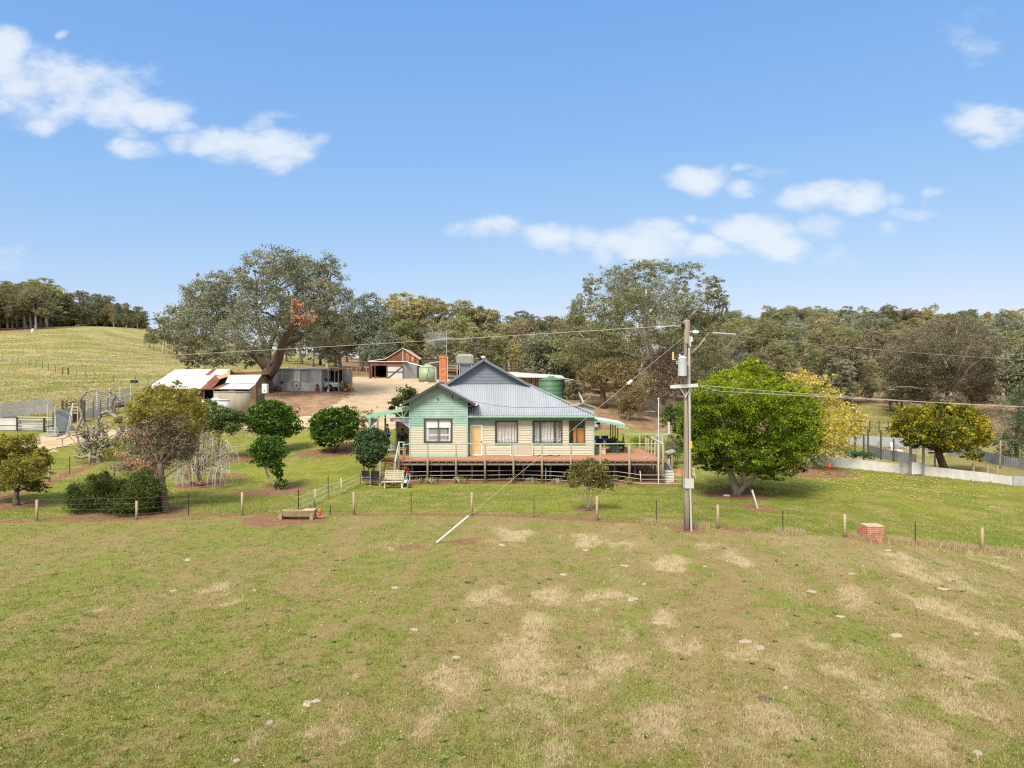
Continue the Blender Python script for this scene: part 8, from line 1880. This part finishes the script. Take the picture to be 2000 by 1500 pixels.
mb = MB(); p = ray(1419, 969); mb.lathe((p.x, p.y, hs(p.x, p.y)), [(.2, -.02), (.19, .05), (.1, .08), (0, .085)], 10); tag(mb.build('flat_stone', mat('stone_pale', (.5, .43, .36), (.58, .5, .43), 6, .9), None, True, tuple(p)), 'flat pale stone beside the bright tree trunk', 'stone')
# white car parked far behind the hut
# garden plants before the deck
rngq = np.random.RandomState(21)
for i, (px, kind) in enumerate(((822, 0), (842, 1), (852, 1), (897, 1), (910, 0), (1000, 0), (1040, 1), (1090, 1), (1232, 0))):
    D = 45.5; x = hX(px, D); g = hs(x, D); n = 26; mb = MB(); bl = []
    for k in range(n):
        a = rngq.rand() * 6.28; L_ = rngq.uniform(.35, .6); c0 = np.array([x, D, g]); bl.append([(x + .02, D, g - .02), (x + math.cos(a) * L_ * .5, D + math.sin(a) * L_ * .5, g + L_ * .75), (x + math.cos(a) * L_, D + math.sin(a) * L_, g + L_ * rngq.uniform(.1, .5)), (x + math.cos(a + .12) * L_ * .5, D + math.sin(a + .12) * L_ * .5, g + L_ * .7)])
    me = fastmesh('strap_plant', np.array(bl) - np.array([x, D, g]), 4, rngq.rand(n), L_OLV if kind == 0 else leafmat('leaf_pale_strap', [(.2, .22, .13), (.36, .36, .25), (.28, .33, .16)], .3)); o = bpy.data.objects.new('strap_plant', me); COL.objects.link(o); o.location = (x, D, g); ORG[o] = Vector(o.location)
    tag(o, ('green' if kind == 0 else 'pale') + ' strap leaved garden plant in the bare bed before the deck', 'plant', 'strap leaved plants before the deck')
# dried cow pats
rngq = np.random.RandomState(12)
PATS = [(1313, 1098), (1377, 1106), (1333, 1117), (1287, 1217), (1237, 1170), (1258, 1142), (980, 1065), (1053, 1069), (1143, 1075), (1485, 1265), (1457, 1254), (1535, 1344), (1910, 1472), (1797, 1189), (1906, 1238), (1494, 1365), (892, 1284), (773, 1149), (367, 1094), (265, 1146), (340, 1154), (928, 1134), (920, 1139), (560, 1195), (1664, 1121), (1530, 1080), (1735, 1075), (528, 1412), (462, 1487), (620, 1372), (600, 1377), (1420, 1097), (1585, 1155), (1640, 1205), (1750, 1240), (1100, 1122), (810, 1230), (745, 1228), (498, 1155), (1700, 1178), (1300, 1430), (1840, 1150), (1220, 1105)]
pm = mat('dung_dry_pale', (.27, .23, .165), (.4, .345, .255), 12, .95, 0, .5, detail=6, c3=(.2, .16, .12)); pdk = mat('dung_dark', (.08, .06, .045), (.15, .12, .09), 12, .95, 0, .5)
proto_p = []
for s in range(4):
    mb = MB(); rg = np.random.RandomState(40 + s); n = 16; rr = .75 + .6 * rg.rand(n); rings = [(0.02, .05), (.4, .06), (.75, .045), (1.0, .0), (1.05, -.03)]
    vs = [(rr[j] * r * math.cos(j * 2 * math.pi / n), rr[(j + 3) % n] * r * math.sin(j * 2 * math.pi / n), z + rg.normal(0, .01)) for r, z in rings for j in range(n)]; mb.add(vs, [(i * n + j, i * n + (j + 1) % n, (i + 1) * n + (j + 1) % n, (i + 1) * n + j) for i in range(4) for j in range(n)])
    proto_p.append(mb)
pat_me = []
for mb in proto_p: o = mb.build('cow_pat', pm, None, True); pat_me.append(o)
for i, (px, py) in enumerate(PATS):
    s0 = pat_me[i % 4]; o = s0 if i < 4 else s0.copy()
    if i >= 4: COL.objects.link(o)
    p = ray(px, py); o.location = (p.x, p.y, hs(p.x, p.y) + .015); k = rngq.uniform(.035, .14); o.scale = (k * 1.4, k, .4); o.rotation_euler = (0, 0, rngq.rand() * 6.28)
    dark = px in (928, 920, 560, 1494, 745, 265)
    o.material_slots[0].link = 'OBJECT'; o.material_slots[0].material = pdk if dark else pm
    tag(o, ('dark' if dark else 'pale') + ' dried cow pat lying in the grazed front paddock', 'cow pat', 'dried cow pats in the paddock')
# rusty strips of sheep, logs in the grove
for px, py, lab in ((1268, 806, 'fallen pale log left of the tall gum trunk'), (1212, 801, 'dark stump between the two bronze gums')):
    p = ray(px, py, 66); g = hs(p.x, p.y); mb = MB()
    if 'log' in lab: mb.tube([(p.x - .5, p.y, g + .1), (p.x + .1, p.y + .1, g + .13), (p.x + .6, p.y - .1, g + .1)], [.13, .12, .08], 8)
    else: mb.lathe((p.x, p.y, g), [(.5, -.1), (.36, .2), (.33, .6), (.2, .68), (0, .62)], 12)
    tag(mb.build('fallen_log' if 'log' in lab else 'tree_stump', BARKP if 'log' in lab else BARKR, None, True, (p.x, p.y, g)), lab, 'log' if 'log' in lab else 'stump')

# ================================================================ PEOPLE
SKIN = mat('skin', (.42, .25, .17), (.46, .28, .2), 8, .6)
def person(label, x, y, z, yaw, joints, shirt, trousers, hair, hgt=1.75, skin=SKIN, hat=False, bald=False):
    P = thing('person', label, 'person', (x, y, z)); rot = Matrix.Rotation(yaw, 3, 'Z'); s = hgt / 1.75
    base = {'pelvis': ((0, 0, .95), .15), 'waist': ((0, 0, 1.1), .145), 'chest': ((0, 0, 1.3), .165), 'neck': ((0, 0, 1.47), .065), 'head0': ((0, -.02, 1.56), .078), 'head1': ((0, -.02, 1.65), .098), 'head2': ((0, -.01, 1.72), .07),
            'shL': ((.19, 0, 1.41), .075), 'elL': ((.27, .03, 1.13), .05), 'wrL': ((.25, -.1, .9), .036), 'haL': ((.25, -.14, .82), .035), 'shR': ((-.19, 0, 1.41), .075), 'elR': ((-.27, .03, 1.13), .05), 'wrR': ((-.25, -.1, .9), .036), 'haR': ((-.25, -.14, .82), .035),
            'hiL': ((.095, 0, .88), .1), 'knL': ((.11, -.02, .49), .065), 'anL': ((.11, .02, .09), .045), 'toL': ((.13, -.16, .04), .04), 'hiR': ((-.095, 0, .88), .1), 'knR': ((-.11, -.02, .49), .065), 'anR': ((-.11, .02, .09), .045), 'toR': ((-.13, -.16, .04), .04)}
    for k, v in joints.items(): base[k] = (v[0], v[1] if len(v) > 1 else base[k][1])
    def skinned(name, keys, edges, m, rs=1.0, root=None, parent=P):
        me = bpy.data.meshes.new(name); idx = {k: i for i, k in enumerate(keys)}
        me.from_pydata([tuple(rot @ Vector(base[k][0]) * s) for k in keys], [(idx[a], idx[b]) for a, b in edges], [])
        o = bpy.data.objects.new(name, me); COL.objects.link(o); o.parent = parent; ORG[o] = ORG[P]
        md = o.modifiers.new('skin', 'SKIN'); md.use_smooth_shade = True
        for i, k in enumerate(keys): me.skin_vertices[0].data[i].radius = (base[k][1] * s * rs,) * 2; me.skin_vertices[0].data[i].use_root = (k == root)
        sb = o.modifiers.new('sub', 'SUBSURF'); sb.levels = 2; sb.render_levels = 2; me.materials.append(m); return o
    A = list(base); E = [('pelvis', 'waist'), ('waist', 'chest'), ('chest', 'neck'), ('neck', 'head0'), ('head0', 'head1'), ('head1', 'head2'), ('chest', 'shL'), ('shL', 'elL'), ('elL', 'wrL'), ('wrL', 'haL'), ('chest', 'shR'), ('shR', 'elR'), ('elR', 'wrR'), ('wrR', 'haR'), ('pelvis', 'hiL'), ('hiL', 'knL'), ('knL', 'anL'), ('anL', 'toL'), ('pelvis', 'hiR'), ('hiR', 'knR'), ('knR', 'anR'), ('anR', 'toR')]
    body = skinned('body', A, E, skin, 1.0, 'pelvis')
    skinned('shirt', ['pelvis', 'waist', 'chest', 'shL', 'elL', 'wrL', 'shR', 'elR', 'wrR'], [e for e in E if all(q in ('pelvis', 'waist', 'chest', 'shL', 'elL', 'wrL', 'shR', 'elR', 'wrR') for q in e)], shirt, 1.16, 'waist')
    skinned('trousers', ['pelvis', 'hiL', 'knL', 'anL', 'hiR', 'knR', 'anR'], [e for e in E if all(q in ('pelvis', 'hiL', 'knL', 'anL', 'hiR', 'knR', 'anR') for q in e)], trousers, 1.18, 'pelvis')
    h1 = Vector(base['head1'][0]); mb = MB(); T = lambda v: Vector((x, y, z)) + rot @ (Vector(v) * s)
    rr = base['head1'][1]
    for sx in (-.035, .035): mb.lathe(T((h1.x + sx, h1.y - rr * .93, h1.z)), [(0, -.012), (.013, 0), (0, .012)], 6)
    mb.build('eyes', M['black'], P); mb = MB(); mb.tube([T((h1.x, h1.y - rr * .95, h1.z + .0)), T((h1.x, h1.y - rr * 1.15, h1.z - .035))], [.01, .017], 6)
    for sx in (-rr, rr): mb.tube([T((h1.x + sx, h1.y, h1.z + .02)), T((h1.x + sx * 1.02, h1.y + .01, h1.z - .03))], .018, 6)
    mb.build('nose_and_ears', skin, P)
    mb = MB(); mb.bar(T((h1.x - .025, h1.y - rr * .9, h1.z - .065)), T((h1.x + .025, h1.y - rr * .9, h1.z - .065)), .012, .008); mb.build('mouth', mat('lips', (.3, .12, .1), (.32, .13, .11), 5, .6), P)
    mb = MB(); vs = []; n = 14
    for i in range(6):
        ph = math.pi / 2 * i / 5 * 1.15
        for j in range(n): a = 2 * math.pi * j / n; vs.append(T((h1.x + rr * 1.1 * math.cos(a) * math.sin(ph), h1.y + .015 + rr * 1.1 * math.sin(a) * math.sin(ph), h1.z + .03 + rr * 1.12 * math.cos(ph))))
    mb.add(vs, [(i * n + j, (i + 1) * n + j, (i + 1) * n + (j + 1) % n, i * n + (j + 1) % n) for i in range(5) for j in range(n)]); mb.build('hair', hair, P, True)
    # hands: palm is the end of the body; five short fingers each
    for sd in ('L', 'R'):
        w = Vector(base['wr' + sd][0]); hnd = Vector(base['ha' + sd][0]); d = (hnd - w).normalized(); side = d.cross(Vector((0, 0, 1))); side = (side if side.length > .1 else Vector((1, 0, 0))).normalized(); mb = MB()
        for i, o_ in enumerate((-.027, -.009, .009, .027)): L_ = (.07, .08, .075, .06)[i]; st = hnd + d * .02 + side * o_; mb.tube([T(st), T(st + d * L_ * .5), T(st + d * L_ * .85 + Vector((0, -.02, -.015)))], [.009, .008, .006], 5)
        th = hnd + side * .03 - d * .02; mb.tube([T(th), T(th + side * .03 + d * .035), T(th + side * .03 + d * .06)], [.011, .009, .007], 5); mb.build('fingers', skin, P)
    mb = MB()
    for k in ('L', 'R'): a = Vector(base['an' + k][0]); b = Vector(base['to' + k][0]); mb.tube([T((a.x, a.y + .06, .04)), T((a.x, a.y, .06)), T((b.x, b.y, .04)), T((b.x, b.y - .04, .035))], [.045, .055, .05, .03], 8)
    mb.build('boots', M['black'], P, True)
    return P
BLK = mat('cloth_black', (.012, .012, .016), (.02, .02, .025), 9, .9)
pb = person('person with dark hair in a black long sleeved top standing in the veranda doorway', hX(786, 50.4), 50.4, ZD, R(0), {'elL': ((.33, .06, 1.12),), 'wrL': ((.2, -.1, 1.0),), 'haL': ((.14, -.16, 1.0),), 'elR': ((-.33, .06, 1.12),), 'wrR': ((-.2, -.1, 1.0),), 'haR': ((-.14, -.16, 1.0),), 'chest': ((0, 0, 1.3), .2), 'waist': ((0, 0, 1.1), .18), 'shL': ((.22, 0, 1.4), .085), 'shR': ((-.22, 0, 1.4), .085)}, BLK, mat('cloth_charcoal', (.03, .03, .035)), mat('hair_dark', (.02, .015, .012), (.03, .022, .018)), 1.8, mat('skin_dark', (.14, .085, .06), (.16, .1, .07), 6, .6))
mb = MB(); o_ = Vector((hX(786, 50.4), 50.4, ZD))
for dx_ in (-.1, -.055, .03, .085): mb.box(o_.x + dx_ - .012, o_.x + dx_ + .02, o_.y - .252, o_.y - .236, o_.z + 1.345, o_.z + 1.375)
mb.build('chest_print', M['white'], pb)
BLUS = mat('cloth_blue_check', (.06, .13, .42), (.12, .22, .55), 14, .9)
person('person in a blue check shirt standing side on behind a veranda post', hX(756, 54.8), 54.8, ZD + .08, R(70), {'wrL': ((.2, -.22, 1.12),), 'haL': ((.15, -.3, 1.14),)}, BLUS, mat('cloth_navy', (.02, .025, .05), (.03, .035, .06), 9, .9), mat('hair_brown', (.12, .07, .04), (.16, .1, .06)), 1.78)
# veranda furniture seen past the steps
mb = MB(); a = hX(777, 49.4); mb.box(a, a + .6, 49.2, 49.7, ZD + .38, ZD + .42); mb.box(a, a + .6, 49.2, 49.24, ZD + .5, ZD + .56); mb.box(a + .02, a + .08, 49.25, 49.31, ZD + .002, ZD + .38); mb.box(a + .5, a + .56, 49.25, 49.31, ZD + .002, ZD + .38); mb.box(a + .02, a + .08, 49.6, 49.66, ZD + .002, ZD + .38); mb.box(a + .5, a + .56, 49.6, 49.66, ZD + .002, ZD + .38); mb.box(a, a + .04, 49.244, 49.7, ZD + .5, ZD + .56); mb.box(a + .56, a + .6, 49.244, 49.7, ZD + .5, ZD + .56); mb.box(a, a + .04, 49.2, 49.24, ZD + .42, ZD + .499); mb.box(a + .56, a + .6, 49.2, 49.24, ZD + .42, ZD + .499)
tag(mb.build('shoe_rack', mat('rack_brown', (.35, .17, .12), (.42, .24, .18), 5, .8), None, False, (a + .3, 49.45, ZD)), 'low reddish wooden rack behind the steps rail', 'rack')
CHV = thing('covered_chair', 'white covered armchair on the veranda behind the steps', 'chair', (hX(768, 53), 53, ZD)); x = hX(768, 53); mb = MB(); mb.box(x - .35, x + .3, 52.7, 53.3, ZD + .003, ZD + .42); mb.build('seat', M['curtain'], CHV); mb = MB(); mb.tube([(x + .2, 53.1, ZD + .4), (x + .24, 53.15, ZD + .75), (x + .24, 53.2, ZD + .95)], [.2, .18, .1], 9); mb.build('backrest', M['curtain'], CHV, True)
HL = thing('hanging_lantern', 'dark hanging ornament at the left veranda post', 'lantern', tuple(at(712, 838, 50))); mb = MB(); c = at(712, 838, 50); mb.tube([c + Vector((0, 0, .1)), at(712, 815, 50)], .008, 4); mb.build('chain', M['black'], HL); mb = MB(); mb.lathe(c, [(.03, -.2), (.14, -.16), (.03, -.12), (.12, -.06), (.03, -.02), (.08, .04), (0, .12)], 10); mb.build('body', M['timber_dark'], HL)
mb = MB(); c = at(736.5, 795, 49.5); mb.tube([c, Vector((c.x, c.y, c.z - .2))], .012, 5); mb.lathe(c, [(.03, -.02), (.05, .03), (0, .07)], 8); tag(mb.build('roof_vent', M['black'], None, False, tuple(c)), 'tiny dark vent on the veranda roof', 'vent')

# ================================================================ SMOKE
def smoke():
    c = at(852, 664, 54.4); rg = np.random.RandomState(3); mb = MB(); n = 16
    prof = [(0, -1.0), (.25, -.8), (.5, -.45), (.75, -.05), (.9, .35), (.8, .75), (.45, 1.0), (0, 1.1)]
    vs = [(c.x + r * 1.2 * (1 + .25 * math.sin(j * 1.7 + i)) * math.cos(2 * math.pi * j / n) - .3 * z, c.y + r * .8 * (1 + .2 * math.sin(j * 2.3 + i * 2)) * math.sin(2 * math.pi * j / n), c.z + z * 1.0) for i, (r, z) in enumerate(prof) for j in range(n)]
    mb.add(vs, [(i * n + j, i * n + (j + 1) % n, (i + 1) * n + (j + 1) % n, (i + 1) * n + j) for i in range(len(prof) - 1) for j in range(n)])
    m = bpy.data.materials.new('wood_smoke'); m.use_nodes = True; nt = m.node_tree; nt.nodes.clear()
    o = nt.nodes.new('ShaderNodeOutputMaterial'); v = nt.nodes.new('ShaderNodeVolumePrincipled'); v.inputs['Color'].default_value = (.8, .88, 1, 1)
    tc = nt.nodes.new('ShaderNodeTexCoord'); nz = nt.nodes.new('ShaderNodeTexNoise'); nz.inputs['Scale'].default_value = 1.6; nz.inputs['Detail'].default_value = 4
    mr = nt.nodes.new('ShaderNodeMapRange'); mr.inputs[1].default_value = .45; mr.inputs[2].default_value = .75; mr.inputs[4].default_value = .55
    nt.links.new(tc.outputs['Object'], nz.inputs['Vector']); nt.links.new(nz.outputs[0], mr.inputs[0]); nt.links.new(mr.outputs[0], v.inputs['Density']); nt.links.new(v.outputs[0], o.inputs['Volume'])
    tag(mb.build('smoke', m, None, True, tuple(c)), 'faint bluish wisp of smoke drifting over the brick chimney', 'smoke', kind='stuff')
smoke()
